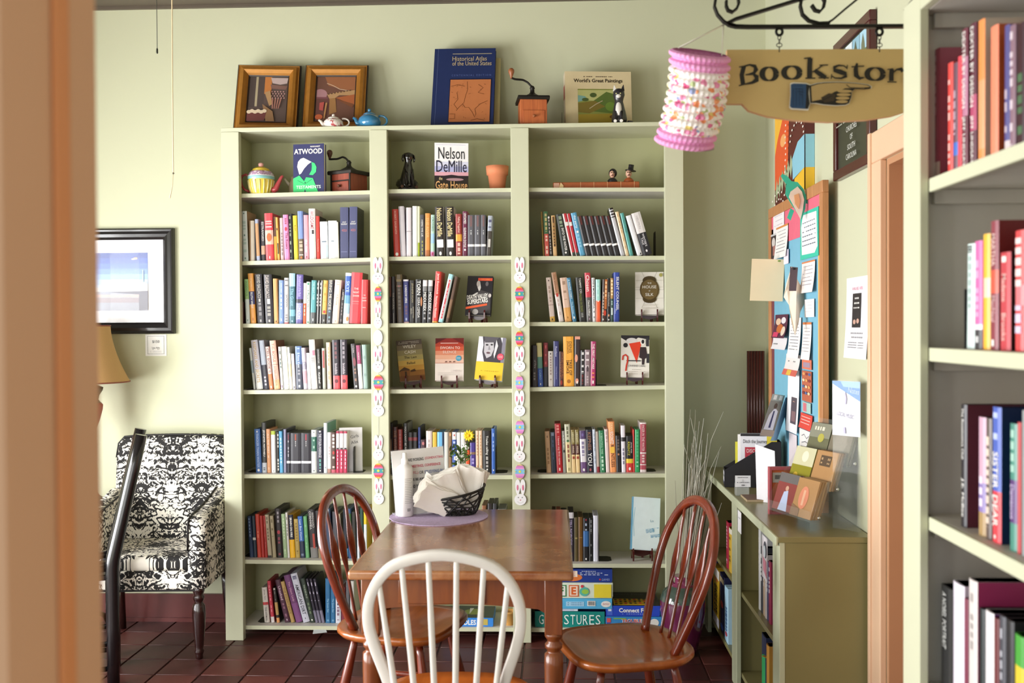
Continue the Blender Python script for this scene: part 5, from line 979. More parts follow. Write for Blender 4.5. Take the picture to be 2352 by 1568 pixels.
teapot(q, 0, [(0.036, 0), (0.05, 0.008), (0.056, 0.026), (0.052, 0.044), (0.036, 0.06), (0.028, 0.062)], [(0.032, 0.061), (0.03, 0.066), (0.018, 0.074), (0.008, 0.078)], BL, BL, (BL, BL),
       [(-0.04, 0, 0.016), (-0.06, 0, 0.026), (-0.07, 0, 0.046), (-0.08, 0, 0.05)], [0.014, 0.012, 0.008, 0.006], arc_pts((0.054, 0, 0.033), 0.026, -1.9, 1.9, 10, 1.2, 0.95), 0.0055,
       'glossy blue teapot beside the gilt frames on bookcase top', knob=([(0.005, 0.077), (0.009, 0.084), (0.007, 0.091), (0.002, 0.093)], BL))
YL = M('#efd24a', 0.2, coat=0.4); RD = M('#b8484c', 0.2, coat=0.4); q = P(600, 443, 4.80); q = Vector((q.x, 4.80, SHELF[(1, 0)](q.x) + 0.0005))
cup = [(0.046, 0), (0.05, 0.004), (0.056, 0.03), (0.062, 0.066), (0.063, 0.07), (0.066, 0.074), (0.066, 0.084), (0.062, 0.09), (0.058, 0.1), (0.05, 0.11), (0.042, 0.116)]
mats_c = [YL, YL, YL, YL, M('#8fc8c4', 0.2), M('#8fc8c4', 0.2), M('#e4e4ea', 0.2), floral('berry', '#c8a0c0', ['#7a3a5c', '#e8dce4'], 90, 0.5), floral('berry', '#c8a0c0', ['#7a3a5c', '#e8dce4'], 90, 0.5), YL]
e, body = teapot(q, 0, cup, [(0.043, 0.115), (0.04, 0.122), (0.024, 0.131), (0.012, 0.134)], YL, M('#d8b83c', 0.2, coat=0.4), (RD, RD),
       [(0.054, 0, 0.016), (0.072, 0, 0.026), (0.086, 0, 0.056), (0.1, 0, 0.082), (0.108, 0, 0.09)], [0.017, 0.015, 0.011, 0.008, 0.006], [(-0.058, 0, 0.086), (-0.075, 0, 0.098), (-0.094, 0, 0.09), (-0.1, 0, 0.07), (-0.096, 0, 0.045), (-0.082, 0, 0.024), (-0.058, 0, 0.014)], 0.006,
       'cupcake shaped teapot with yellow pleats and red handle, top shelf', matf=lambda i, j: mats_c[min(i, 9)], knob=([(0.01, 0.133), (0.013, 0.142), (0.012, 0.15), (0.006, 0.153)], M('#e4a8a0', 0.25)))
for k in range(18):
    a = 2 * PI * k / 18; mb = MB(); c_, s2 = math.cos(a), math.sin(a)
    mb.tube([(0.047 * c_, 0.047 * s2, 0.002), (0.057 * c_, 0.057 * s2, 0.032), (0.0625 * c_, 0.0625 * s2, 0.066)], 0.0035, M('#f2e6a0', 0.25, coat=0.3), n=6); mb.build('pleat', body)
mb = MB(); mb.tube([(0, 0, 0.0), (0, 0, 0.03), (-0.006, 0, 0.06), (-0.02, 0, 0.078)], [0.02, 0.016, 0.01, 0.006], M('#e8dcd0', 0.2), n=10); o = mb.build('pitcher_spout'); q = P(676, 440, 4.9)
mb = MB(); bpy.data.objects.remove(o)
mb.lathe([(0.028, 0), (0.036, 0.02), (0.034, 0.06), (0.024, 0.085), (0.026, 0.1)], M('#d8c8a8', 0.25), n=18); o = mb.build('pitcher'); o.location = (q.x, 4.93, SHELF[(1, 0)](q.x) + 0.0005)
mb = MB(); mb.tube([(-0.03, 0, 0.06), (-0.045, 0, 0.075), (-0.056, 0, 0.092)], [0.009, 0.007, 0.005], M('#e4d8c4', 0.25), n=8); mb.build('spout', o)
tag(o, 'small cream pitcher mostly hidden behind the navy and green book', 'pitcher')

# ---------------------------------------------------------------- top shelf books, dog, pot, old book with busts
Y = 4.79; f = SHELF[(1, 0)]; q = P(709, 440, Y); w_, h = 0.155, 0.238
o = slab_book(w_, h, 0.032, '#3a3c66', '#2c2e50'); o.location = (q.x, Y, f(q.x) + 0.0005); o.rotation_euler = (-0.03, -0.006, -0.1); tag(o, 'navy hardback with green hooded figure, top shelf, left bay', 'book')
p = cover_print(o, w_, h); p.text(0.72, 0.055, 0.03, 'MARGARET', W_, w=0.42, bold=0.02).text(0.49, 0.15, 0.11, 'ATWOOD', W_, w=0.92, bold=0.03)
p.poly([(0.13, 0.46), (0.16, 0.36), (0.24, 0.3), (0.34, 0.28), (0.6, 0.37), (0.48, 0.42), (0.36, 0.5), (0.26, 0.6), (0.2, 0.62)], '#f2f4f0').poly([(0.6, 0.37), (0.7, 0.4), (0.76, 0.48), (0.74, 0.58), (0.64, 0.64), (0.52, 0.63), (0.6, 0.54), (0.61, 0.46)], '#48d880')
p.poly([(0.0, 0.7), (0.2, 0.64), (0.36, 0.76), (0.42, 0.68), (0.64, 0.7), (0.82, 1.0), (0.0, 1.0)], '#48d880').poly([(0.35, 1.0), (0.38, 0.92), (0.43, 1.0)], '#2c2e50').ribbon([(0.14, 0.74), (0.38, 0.82), (0.62, 0.72)], 0.0018, '#2a6a48').ell(0.39, 0.79, 0.02, 0.015, '#2a6a48')
p.text(0.5, 0.88, 0.065, 'TESTAMENTS', '#e4f4e8', w=0.9, bold=0.02).build('cover_print', o)
f = SHELF[(1, 1)]; Y = 4.80; q = P(1037, 432, Y); w_, h = 0.163, 0.227
o = slab_book(w_, h, 0.04, '#2c2420', '#241e1c'); o.location = (q.x, Y, f(q.x) + 0.0005); o.rotation_euler = (-0.03, 0.006, 0.14); tag(o, 'white to dark hardback with large serif author name, top shelf, middle bay', 'book')
p = cover_print(o, w_, h); p.rect(0, 0, 1, 0.4, '#f6f4f6').rect(0, 0.4, 1, 0.5, '#dcdcf0').rect(0, 0.5, 1, 0.62, '#b8bae0').rect(0, 0.62, 1, 0.7, '#e0a8b4').rect(0.04, 0.04, 0.92, 0.046, '#c0b8d8')
p.text(0.5, 0.22, 0.25, 'Nelson', '#2c2c30', w=0.78).text(0.5, 0.5, 0.25, 'DeMille', '#26263c', w=0.9).poly([(0.0, 0.72), (0.3, 0.7), (0.5, 0.68), (0.7, 0.7), (1, 0.7), (1, 0.76), (0, 0.76)], '#2a2026').ell(0.6, 0.78, 0.26, 0.03, '#b08a90').text(0.18, 0.76, 0.07, 'the', '#f0d8a0', w=0.1).text(0.5, 0.9, 0.17, 'Gate House', '#f0b878', w=0.94, bold=0.01).build('cover_print', o)
# dog figurine: one continuous glazed body
def dog():
    m = M('#181412', 0.12, coat=0.7, var=0.25); mb = MB()
    mb.lathe([(0.05, 0), (0.052, 0.004), (0.046, 0.012), (0.044, 0.014)], m, n=20); 
    e = empty('dog_figurine'); mb.build('base', e)
    mb = MB()
    ZL = [(0.014, 0.0, 0.036, 0.034), (0.03, 0.004, 0.04, 0.036), (0.05, 0.004, 0.038, 0.032), (0.075, -0.002, 0.032, 0.028), (0.1, -0.008, 0.026, 0.024), (0.122, -0.012, 0.020, 0.019), (0.138, -0.014, 0.0165, 0.0165), (0.15, -0.016, 0.020, 0.02), (0.162, -0.018, 0.0235, 0.022), (0.174, -0.016, 0.021, 0.02), (0.182, -0.014, 0.012, 0.012)]
    R = [[Vector((rx * math.cos(2 * PI * j / 16), cy + ry * math.sin(2 * PI * j / 16), z)) for j in range(16)] for z, cy, rx, ry in ZL]
    mb.rings(R, m)
    mb.tube([(0, -0.03, 0.158), (0, -0.046, 0.154), (0, -0.056, 0.15)], [0.0125, 0.011, 0.008], m, n=10)
    for s_ in (-1, 1):
        mb.tube([(s_ * 0.015, -0.014, 0.1), (s_ * 0.016, -0.032, 0.06), (s_ * 0.016, -0.036, 0.02), (s_ * 0.016, -0.044, 0.015)], [0.012, 0.0095, 0.008, 0.009], m, n=8)
        mb.tube([(s_ * 0.03, 0.012, 0.045), (s_ * 0.04, 0.0, 0.03), (s_ * 0.036, -0.018, 0.018), (s_ * 0.036, -0.032, 0.016)], [0.018, 0.019, 0.011, 0.008], m, n=8)
    mb.tube([(0, 0.036, 0.025), (0.03, 0.045, 0.018), (0.05, 0.03, 0.016)], [0.007, 0.006, 0.003], m, n=7)
    mb.build('body', e)
    for s_ in (-1, 1):
        mb = MB(); mb.tube([(s_ * 0.016, -0.014, 0.177), (s_ * 0.027, -0.016, 0.168), (s_ * 0.03, -0.018, 0.15), (s_ * 0.027, -0.02, 0.138)], [(0.008, 0.004), (0.011, 0.004), (0.012, 0.004), (0.005, 0.003)], m, n=8, ref=(0, 1, 0)); mb.build('ear', e)
    return e
d = dog(); f = SHELF[(1, 1)]; q = P(936, 433, 4.82); d.location = (q.x, 4.82, f(q.x) + 0.0005); d.rotation_euler = (0, 0, 0.45); tag(d, 'glossy black sitting dog figurine on the top shelf, middle bay', 'figurine')
mb = MB(); TC = M('#d8855c', 0.75, var=0.08); q = P(1143, 430, 4.87); mb.lathe([(0.036, 0), (0.046, 0.075), (0.052, 0.076), (0.056, 0.118), (0.052, 0.118), (0.045, 0.08), (0.035, 0.008)], TC, n=28, cap=False); mb.bm.faces.new([v for v in mb.bm.verts[:28]][::-1])
o = mb.build('flower_pot'); o.location = (q.x, 4.85, f(q.x) + 0.0005); tag(o, 'empty terracotta flower pot on the top shelf, middle bay', 'flower pot')
# cat figurine
def cat():
    blk = M('#2c2a2e', 0.3, var=0.5, scale=90, coat=0.3); wh = M('#e4e0d8', 0.3); e = empty('cat_figurine'); mb = MB()
    ZL = [(0, 0.006, 0.03, 0.034), (0.02, 0.008, 0.034, 0.036), (0.045, 0.004, 0.03, 0.03), (0.075, -0.004, 0.023, 0.023), (0.098, -0.008, 0.018, 0.018), (0.108, -0.01, 0.02, 0.018), (0.125, -0.012, 0.0255, 0.021), (0.142, -0.011, 0.024, 0.02), (0.154, -0.01, 0.014, 0.013)]
    mb.rings([[Vector((rx * math.cos(2 * PI * j / 16), cy + ry * math.sin(2 * PI * j / 16), z)) for j in range(16)] for z, cy, rx, ry in ZL], blk)
    mb.tube([(0.03, 0.03, 0.006), (0.05, 0.024, 0.006), (0.054, 0.0, 0.006), (0.04, -0.016, 0.006)], [0.009, 0.008, 0.007, 0.005], blk, n=7); mb.build('body', e)
    mb = MB(); mb.sphere((0, -0.02, 0.062), (0.014, 0.012, 0.036), wh); mb.build('white_bib', e)
    mb = MB(); mb.sphere((0, -0.029, 0.119), (0.011, 0.008, 0.009), wh); mb.build('muzzle', e)
    for s_ in (-1, 1):
        mb = MB(); mb.tube([(s_ * 0.012, -0.02, 0.05), (s_ * 0.013, -0.03, 0.02), (s_ * 0.013, -0.034, 0.007), (s_ * 0.013, -0.044, 0.006)], [0.01, 0.008, 0.008, 0.007], blk if s_ < 0 else blk, n=8, matf=lambda i, j: wh if i >= 2 else blk); mb.build('front_leg', e)
        mb = MB(); mb.rings([[Vector((s_ * 0.016 + x, -0.01 + y, z)) for x, y in ((-0.009, -0.004), (0.009, -0.004), (0.009, 0.004), (-0.009, 0.004))] for z in (0.145,)] + [[Vector((s_ * 0.02 + x, -0.01 + y, 0.172)) for x, y in ((-0.001, -0.001), (0.001, -0.001), (0.001, 0.001), (-0.001, 0.001))]], wh if s_ < 0 else blk, smooth=False); mb.build('ear', e)
        mb = MB(); mb.sphere((s_ * 0.009, -0.031, 0.13), 0.0032, M('#c8c48a', 0.2)); mb.build('eye', e)
    return e
c = cat(); q = at_top(1422, 4.765); c.location = q; c.rotation_euler = (0, 0.0, -0.15); c.scale = (1.1, 1.1, 1.06); tag(c, 'small black and white sitting cat figurine in front of art book', 'figurine')
# old leather book lying flat with two busts behind it
f = SHELF[(1, 2)]; Y = 4.80; xa = P(1270, 430, Y).x; xb = P(1469, 430, Y).x; zz = f((xa + xb) / 2) + 0.0005
mb = MB(); LE = M('#a8582c', 0.5, var=0.25, scale=40); mb.box((xa, Y, zz), (xb, Y + 0.09, zz + 0.034), LE, bevel=0.004); o = mb.build('antique_book'); tag(o, 'long tan leather book lying flat on the top shelf, right bay', 'book')
for k in range(6):
    x = xa + (xb - xa) * (0.32 + 0.155 * (k - 0)); 
    if x > xb - 0.01: continue
    mb = MB(); mb.box((x - 0.0012, Y - 0.0015, zz), (x + 0.0012, Y + 0.02, zz + 0.0345), M('#d8a878', 0.5)); mb.build('spine_band', o)
mb = MB(); mb.box((xa + 0.004, Y - 0.001, zz + 0.003), (xa + 0.03, Y + 0.001, zz + 0.03), M('#d8a890', 0.6)); mb.build('spine_label', o)
mb = MB(); hx = xa + 0.036; mb.prism([(hx - 0.008, Y - 0.005, zz + 0.0), (hx + 0.012, Y - 0.005, zz + 0.004), (hx + 0.016, Y - 0.005, zz + 0.016), (hx + 0.002, Y - 0.005, zz + 0.032), (hx - 0.004, Y - 0.005, zz + 0.018)], (0, 0.004, 0), M('#e8c894', 0.6)); mb.prism([(hx - 0.01, Y - 0.004, zz + 0.002), (hx + 0.008, Y - 0.004, zz + 0.002), (hx + 0.004, Y - 0.004, zz - 0.008), (hx - 0.004, Y - 0.004, zz - 0.008)], (0, 0.003, 0), M('#d08a5c', 0.6))
bm_ = mb.build('paper_tag'); bm_.parent = o
def bust(x, hat, coat_, label):
    e = empty('bust_figurine', (x, Y + 0.055, zz + 0.0345)); tag(e, label, 'figurine'); sk = M('#dcae94', 0.4)
    mb = MB(); mb.lathe([(0.024, 0), (0.025, 0.01), (0.018, 0.02), (0.008, 0.026)], M(coat_, 0.4), n=14); mb.build('shoulders', e)
    mb = MB(); mb.lathe([(0.008, 0.02), (0.008, 0.032)], sk, n=10); mb.sphere((0, 0, 0.045), (0.015, 0.016, 0.019), sk); mb.tube([(0, -0.014, 0.048), (0, -0.02, 0.042), (0, -0.015, 0.04)], 0.0035, sk, n=6); h_ = mb.build('head', e)
    mb = MB(); mb.box((-0.006, -0.018, 0.034), (0.006, -0.013, 0.037), M('#5a2420', 0.4)); mb.build('mouth', h_)
    for s_ in (-1, 1): mb = MB(); mb.sphere((s_ * 0.006, -0.0145, 0.049), 0.0026, M('#1c1814', 0.3), n=8, k=5); mb.build('eye', h_)
    mb = MB(); bl = M('#201c20', 0.35)
    if hat == 'top': mb.lathe([(0.026, 0.058), (0.027, 0.061), (0.014, 0.062), (0.0125, 0.08), (0.0135, 0.088), (0.001, 0.0885)], bl, n=16, T=Matrix.Rotation(0.15, 4, 'Y')); mb.build('top_hat', e)
    else: mb.sphere((0.003, 0.006, 0.049), (0.0205, 0.02, 0.0225), bl); mb.build('bonnet', e)
bust(P(1408, 400, Y).x, 'bonnet', '#26262a', 'tiny bust of a bonneted figure behind the leather book')
bust(P(1446, 400, Y).x, 'top', '#b0582c', 'tiny bust of a figure in black top hat behind the leather book')

# ================================================================ paper bunny and egg garlands
def garland(cx, items, label):
    e = empty('easter_garland', P(cx, 590, YF - 0.004)); tag(e, label, 'garland'); o0 = e.location.copy()
    wp = M('#f4f2f2', 0.7, var=0.02); s_ = YF / FPX
    pts = []
    for kind, px, py, wv, top in items:
        q = P(px, py, YF - 0.006) - o0; R = 13.2 * s_ * wv; hz = 14.0 * s_
        if kind == 'b':
            eh = (py - top) * s_; mb = MB()
            head = [(R * math.cos(a), 13.2 * s_ * math.sin(a)) for a in [2 * PI * k / 18 for k in range(18)]]
            mb.prism([q + Vector((x, 0, z)) for x, z in head], (0, 0.0015, 0), wp)
            for sd in (-1, 1):
                ear = [(sd * R * 0.42 + R * 0.42 * math.cos(2 * PI * k / 12) * (1 + 0.25 * math.sin(2 * PI * k / 12)), eh * 0.62 + eh * 0.4 * math.sin(2 * PI * k / 12)) for k in range(12)]
                mb.prism([q + Vector((x, 0.0002, z)) for x, z in ear], (0, 0.0013, 0), wp)
            b = mb.build('bunny', e)
            p = Print(q + Vector((-R, -0.0002, eh)), (2 * R, 0, 0), (0, 0, -(eh + hz)), eps=0.0002); tot = eh + hz; vv = lambda z: (eh - z) / tot
            if wv > 0.5:
                for sd in (-1, 1): p.ell(0.5 + sd * 0.22, vv(eh * 0.6), 0.07, 0.11, '#e07a9a' if wv != 0.98 else '#efe0e6'); p.ell(0.5 + sd * 0.16, vv(5 * s_), 0.035, 0.02, '#4a4a4e', n=8)
                p.ell(0.5, vv(-1 * s_), 0.05, 0.022, '#e08a9a', n=8).ribbon([(0.26, vv(-4 * s_)), (0.36, vv(-7 * s_)), (0.5, vv(-8 * s_)), (0.64, vv(-7 * s_)), (0.74, vv(-4 * s_))], 0.0008, '#a8a4a4')
            p.build('face_print', b); pts.append(q + Vector((0, 0.0035, eh)))
        else:
            rx, rz = wv * s_, 17.5 * s_; mb = MB()
            mb.prism([q + Vector((rx * math.cos(2 * PI * k / 18), 0, rz * math.sin(2 * PI * k / 18))) for k in range(18)], (0, 0.0015, 0), wp)
            b = mb.build('egg', e); p = Print(q + Vector((-rx, -0.0002, rz)), (2 * rx, 0, 0), (0, 0, -2 * rz), eps=0.0002)
            cols = {'t': ('#e8c83c', '#dc4a4c', '#e0649a', '#3f9aa0', '#e0649a', '#dc4a4c', '#e8c83c'), 'p': ('#e8d08a', '#d884c8', '#e49cd4', '#84c4e4', '#e49cd4', '#d884c8', '#e8d08a'), 'w': ('#f4f2f2',) * 7}[top]
            br = [0, 0.12, 0.24, 0.34, 0.64, 0.76, 0.88, 1.0]
            hw = lambda v: 0.5 * math.sqrt(max(0.0, 1 - (2 * v - 1) ** 2)) * 0.97
            for k in range(7):
                n = 4; vs_ = [br[k] + (br[k + 1] - br[k]) * i / n for i in range(n + 1)]
                p.poly([(0.5 - hw(v), v) for v in vs_] + [(0.5 + hw(v), v) for v in vs_[::-1]], cols[k])
            if top != 'w':
                p.ell(0.5, 0.49, 0.12, 0.08, '#e8e04a')
                for u in range(4):
                    uu = 0.26 + 0.16 * u
                    p.poly([(uu - 0.06, 0.13), (uu, 0.05), (uu + 0.06, 0.13)], cols[1]).poly([(uu - 0.06, 0.87), (uu, 0.95), (uu + 0.06, 0.87)], cols[5])
                p.poly([(0.02, 0.44), (0.12, 0.49), (0.02, 0.54)], '#e8e04a').poly([(0.98, 0.44), (0.88, 0.49), (0.98, 0.54)], '#e8e04a')
            p.build('egg_print', b); pts.append(q + Vector((0, 0.0035, rz)))
    mb = MB(); pts.append(pts[-1] + Vector((0, 0, -0.08))); mb.tube(pts, 0.0006, M('#d8d4cc', 0.7), n=5); mb.build('string', e)
garland(868, [('b', 868, 639, 1, 591), ('e', 868, 675, 8.5, 't'), ('b', 868, 741, 0.7, 693), ('e', 868, 775, 11, 'w'), ('b', 868, 842, 0.95, 794), ('e', 869, 878, 12, 't'), ('b', 869, 943, 1, 895), ('b', 869, 1044, 0.92, 999), ('e', 869, 1081, 12, 't'), ('b', 870, 1145, 0.9, 1098)], 'hanging paper garland of bunnies and eggs left of middle bay')
garland(1193, [('b', 1193.5, 637, 1, 591), ('e', 1193, 675, 10.5, 't'), ('b', 1193, 740, 0.98, 693), ('e', 1193, 777, 9.5, 't'), ('b', 1193, 841, 1, 796), ('e', 1193, 879, 9.5, 'p'), ('b', 1193, 943, 1, 897), ('e', 1194, 981, 10.5, 'p'), ('b', 1193, 1048, 1, 999), ('e', 1194, 1083, 11.5, 'p'), ('b', 1195, 1147, 1.05, 1101)], 'hanging paper garland of bunnies and eggs right of middle bay')

# ================================================================ game boxes on the bottom shelf
def game_box(name, x0, x1, z, hb, Y, d, col, label, front=None, top=None, rz=0.0):
    mb = MB(); w_ = x1 - x0; mb.box((-w_ / 2, 0, 0), (w_ / 2, d, hb), M(col, 0.4), bevel=0.0015); o = mb.build(name, None, ((x0 + x1) / 2, Y, z), (0, 0, rz))
    mb = MB(); mb.box((-w_ / 2 - 0.0012, -0.0012, hb * 0.12), (w_ / 2 + 0.0012, d + 0.0012, hb + 0.0012), M(col, 0.4)); l_ = mb.build('lid', o)
    if front: p = Print((-w_ / 2, -0.0014, hb), (w_, 0, 0), (0, 0, -hb), eps=0.0002, rough=0.4); front(p); p.build('side_print', l_)
    if top: p = Print((-w_ / 2, d, hb + 0.0014), (w_, 0, 0), (0, -d, 0), eps=0.0002, rough=0.4); top(p); p.build('top_print', l_)
    tag(o, label, 'game box'); return o
zb = SHELF[(7, 2)](0.2) + 0.0005; Yg = 4.765; s_ = Yg / FPX
X = lambda px: P(px, 1400, Yg).x
def f1(p):
    for i, ch in enumerate('GUESSTURES'): p.text(0.09 + 0.091 * i, 0.5, 0.62, ch, '#e8f4ee', w=0.07)
game_box('game_box', X(1229), X(1388), zb, 36 * s_, Yg, 0.2, '#178a80', 'teal game box with widely spaced white letters on bottom shelf', f1, lambda p: p.rect(0, 0, 1, 1, '#1c2450'))
z1 = zb + 36 * s_ + 0.0015
mb = MB(); mb.box((0, 0, 0), (0.12, 0.1, 0.012), M('#e4e8f0', 0.6), bevel=0.001); mb.box((0.004, -0.0006, 0.002), (0.1, 0, 0.01), M('#c8d4e8', 0.6)); o = mb.build('instruction_booklet', None, (X(1270), Yg + 0.004, z1)); tag(o, 'thin white booklet between the teal and pale blue game boxes', 'booklet')
z1 += 0.0125
def f2(p): p.marks(0.02, 0.3, 0.1, 0.7, '#e8b84a', 2).rect(0.44, 0.28, 0.66, 0.72, '#a8d4ee').marks(0.46, 0.36, 0.64, 0.44, '#5a8ab0', 9).marks(0.46, 0.54, 0.64, 0.62, '#5a8ab0', 9).rect(0.7, 0.2, 0.8, 0.7, W_).ell(0.93, 0.5, 0.06, 0.3, W_).text(0.93, 0.5, 0.24, 'Junior', '#c8303c', w=0.1)
def f2b(p):
    for i in range(12): p.rect(0.712 + i * 0.0065, 0.24, 0.714 + i * 0.0065 + 0.002 * (i % 2), 0.62, '#3a3a40')
    for i in range(4): p.ell(0.34, 0.25 + 0.17 * i, 0.035, 0.06, '#e8a03a')
game_box('game_box', X(1218), X(1405), z1, 24 * s_, Yg - 0.003, 0.22, '#5ab4e0', 'pale blue game box with barcode, under the letter game', lambda p: (f2(p), f2b(p)))
z1 += 24 * s_ + 0.002
def f3(p):
    for u, cc, ch in ((0.06, '#3a7ac0', 'L'), (0.19, '#3a7ac0', 'I'), (0.42, '#2f8a4c', 'F'), (0.56, '#d8642c', 'E')): p.rect(u - 0.055, 0.12, u + 0.055, 0.88, cc).rect(u - 0.045, 0.18, u + 0.045, 0.82, W_ if ch not in 'E' else '#f0d8c4').text(u, 0.5, 0.5, ch, '#f8f8f4' if 0 else cc, w=0.07, bold=0.04)
    p.ell(0.68, 0.55, 0.055, 0.3, '#5ab8a8').ell(0.69, 0.55, 0.04, 0.16, '#9ac850').ell(0.655, 0.2, 0.016, 0.1, '#d8404a').rect(0.79, 0.06, 0.985, 0.94, '#ecd83c')
game_box('game_box', X(1205), X(1407), z1, 35 * s_, Yg - 0.004, 0.22, '#dfe8d4', 'cream game box with framed letters and a yellow square', f3)
z1 += 35 * s_ + 0.002
def f4(p):
    p.poly([(0.0, 0.2), (0.2, 0.1), (0.3, 0.9), (0.0, 1.0)], '#3a6ad0').ell(0.5, 0.62, 0.13, 0.3, '#d8783c').rect(0.4, 0.14, 0.47, 0.6, '#f0dcc8').rect(0.48, 0.12, 0.57, 0.58, '#f0dcc8').text(0.435, 0.37, 0.32, 'M', '#8a2c20', w=0.06).text(0.525, 0.35, 0.34, 'E', '#8a2c20', w=0.06)
    for i in range(3): p.marks(0.6, 0.12 + 0.13 * i, 0.6 + 0.2 + 0.08 * i, 0.17 + 0.13 * i, '#d8e0f0', 8, seed=i)
    p.rect(0.84, 0.7, 0.86, 0.82, '#d83a3a').text(0.92, 0.77, 0.16, 'GAMES', '#a8b8e8', w=0.1)
game_box('game_box', X(1222), X(1406), z1, 30 * s_, Yg + 0.004, 0.21, '#203a8c', 'dark blue word game box, topmost of its stack', f4, rz=-0.01)
x0, x1 = X(1392), X(1515)
def f5(p): p.rect(0.02, 0.1, 0.09, 0.9, '#3a58b8').text(0.46, 0.34, 0.34, 'TROUBLE', '#f0ece8', w=0.5, bold=0.04).text(0.46, 0.36, 0.3, 'TROUBLE', '#c84a34', w=0.48, bold=0.02).rect(0.14, 0.1, 0.36, 0.2, '#8ab83c').rect(0.02, 0.1, 0.09, 0.5, '#d8585c').ell(0.86, 0.5, 0.08, 0.36, '#e4e0d8')
game_box('game_box', x0 - 0.002, x1 + 0.012, zb, 25 * s_, Yg - 0.002, 0.24, '#3a8ac8', 'light blue game box with red letters, lower of two', f5)
z2 = zb + 25 * s_ + 0.002
def f6(p): p.rect(0.02, 0.12, 0.12, 0.88, '#4a6ad0').rect(0.04, 0.2, 0.1, 0.5, '#d8e0f4').text(0.55, 0.4, 0.42, 'Connect Four', '#f4f4f8', w=0.66, bold=0.03).marks(0.3, 0.7, 0.85, 0.8, '#7a90e0', 14)
def t6(p):
    p.rect(0, 0, 1, 1, '#33302c').text(0.4, 0.14, 0.1, 'Connect Four', '#6a6a70', w=0.9).rect(0.15, 0.5, 0.78, 0.96, '#e8bc2c')
    for i in range(7):
        for j in range(3): p.ell(0.2 + 0.09 * i, 0.58 + 0.14 * j, 0.03, 0.05, ('#5a4a1c', '#c8402c', '#3a3428')[(i + j) % 3], n=8)
game_box('game_box', x0, x1, z2, 24 * s_, Yg, 0.24, '#2a4ac0', 'royal blue game box with white letters and yellow grid lid', f6, t6)
zc = SHELF[(7, 1)](-0.35) + 0.0005
def f7(p): p.text(0.42, 0.5, 0.6, 'DOODLES', '#f4f6f8', w=0.5, bold=0.03).rect(0.74, 0.1, 0.9, 0.8, '#c8b45a')
game_box('game_box', X(1015), X(1132), zc, 20 * s_, Yg, 0.2, '#3a8ae0', 'bright blue game box with picture lid, bottom shelf, middle bay', f7, lambda p: p.rect(0, 0, 1, 1, '#2c3a34').ell(0.6, 0.5, 0.2, 0.25, '#7a8a3a').poly([(0.5, 0.2), (0.58, 0.2), (0.52, 0.7)], '#d8d8d0').poly([(0.0, 0.1), (0.3, 0.1), (0.2, 0.9), (0, 0.9)], '#1c5a5c'))
mb = MB(); mb.lathe([(0.026, 0), (0.032, 0.055), (0.035, 0.056), (0.036, 0.066), (0.031, 0.066), (0.024, 0.006)], M('#c8944c', 0.7), n=20, cap=False); o = mb.build('clay_cup', None, (P(1172, 1430, 4.8).x - 0.004, 4.81, zc)); tag(o, 'small tan clay cup beside the bright blue game box', 'cup')
mb = MB(); mb.prism([(-0.035, 0, 0), (0.035, 0.0, 0.008), (0.03, 0.0, 0.022), (-0.03, 0, 0.022)], (0, 0.0015, 0), clear('shelf_label_plastic', 0.35)); o = mb.build('label_holder', None, (P(735, 1450, YS).x, YS - 0.004, P(735, 1455, YS).z)); tag(o, 'clear plastic label holder hanging under the bottom shelf', 'label holder')
# ================================================================ dining table
TW = wood('table_wood', '#7a4222', '#96592e', axis=1, rough=0.24, scale=3, stretch=9, coat=0.35, patch=0.5)
TWL = wood('table_leg_wood', '#6a3418', '#84481f', axis=2, rough=0.3, scale=4, stretch=8)
TX0, TX1, TY0, TY1, TZ = -0.648, 0.053, 3.055, 4.11, 0.75
T = empty('dining_table', ((TX0 + TX1) / 2, (TY0 + TY1) / 2, 0)); tag(T, 'worn brown wooden table with turned legs in front of bookcase', 'table')
tc = T.location.copy(); hx, hy = (TX1 - TX0) / 2, (TY1 - TY0) / 2
mb = MB(); mb.box((-hx, -hy, TZ - 0.03), (hx, hy, TZ), TW, bevel=0.009, seg=3); mb.build('tabletop', T)
lx, ly = hx - 0.062, hy - 0.07
for sx in (-1, 1):
    for sy in (-1, 1):
        mb = MB(); mb.box((sx * lx - 0.028, sy * ly - 0.028, 0.54), (sx * lx + 0.028, sy * ly + 0.028, TZ - 0.03), TWL, bevel=0.003)
        mb.lathe([(0.018, 0), (0.021, 0.03), (0.028, 0.3), (0.030, 0.44), (0.029, 0.475), (0.021, 0.48), (0.020, 0.487), (0.027, 0.495), (0.028, 0.506), (0.020, 0.513), (0.02, 0.52), (0.028, 0.53), (0.029, 0.545)], TWL, c=(sx * lx, sy * ly, 0), n=20); mb.build('leg', T)
for sy in (-1, 1):
    mb = MB(); n = 14; x0, x1 = -lx + 0.028, lx - 0.028; z1, z0 = TZ - 0.03, 0.618
    pts = [(x0, z1), (x0, z0 - 0.012)] + [(x0 + 0.02 + (x1 - x0 - 0.04) * i / n, z0 + 0.014 * math.sin(PI * i / n)) for i in range(n + 1)] + [(x1, z0 - 0.012), (x1, z1)]
    mb.prism([(x, sy * (ly + 0.012), z) for x, z in pts], (0, -sy * 0.02, 0), TWL); mb.build('apron', T)
mb = MB(); mb.box((-0.2, -(ly + 0.019), 0.635), (0.075, -(ly + 0.0125), 0.715), TWL, bevel=0.002); d = mb.build('drawer_front', T)
for sx in (-1, 1):
    mb = MB(); mb.box((sx * (lx + 0.005) - 0.01, -ly + 0.028, 0.618), (sx * (lx + 0.005) + 0.01, ly - 0.028, TZ - 0.03), TWL); mb.build('apron', T)

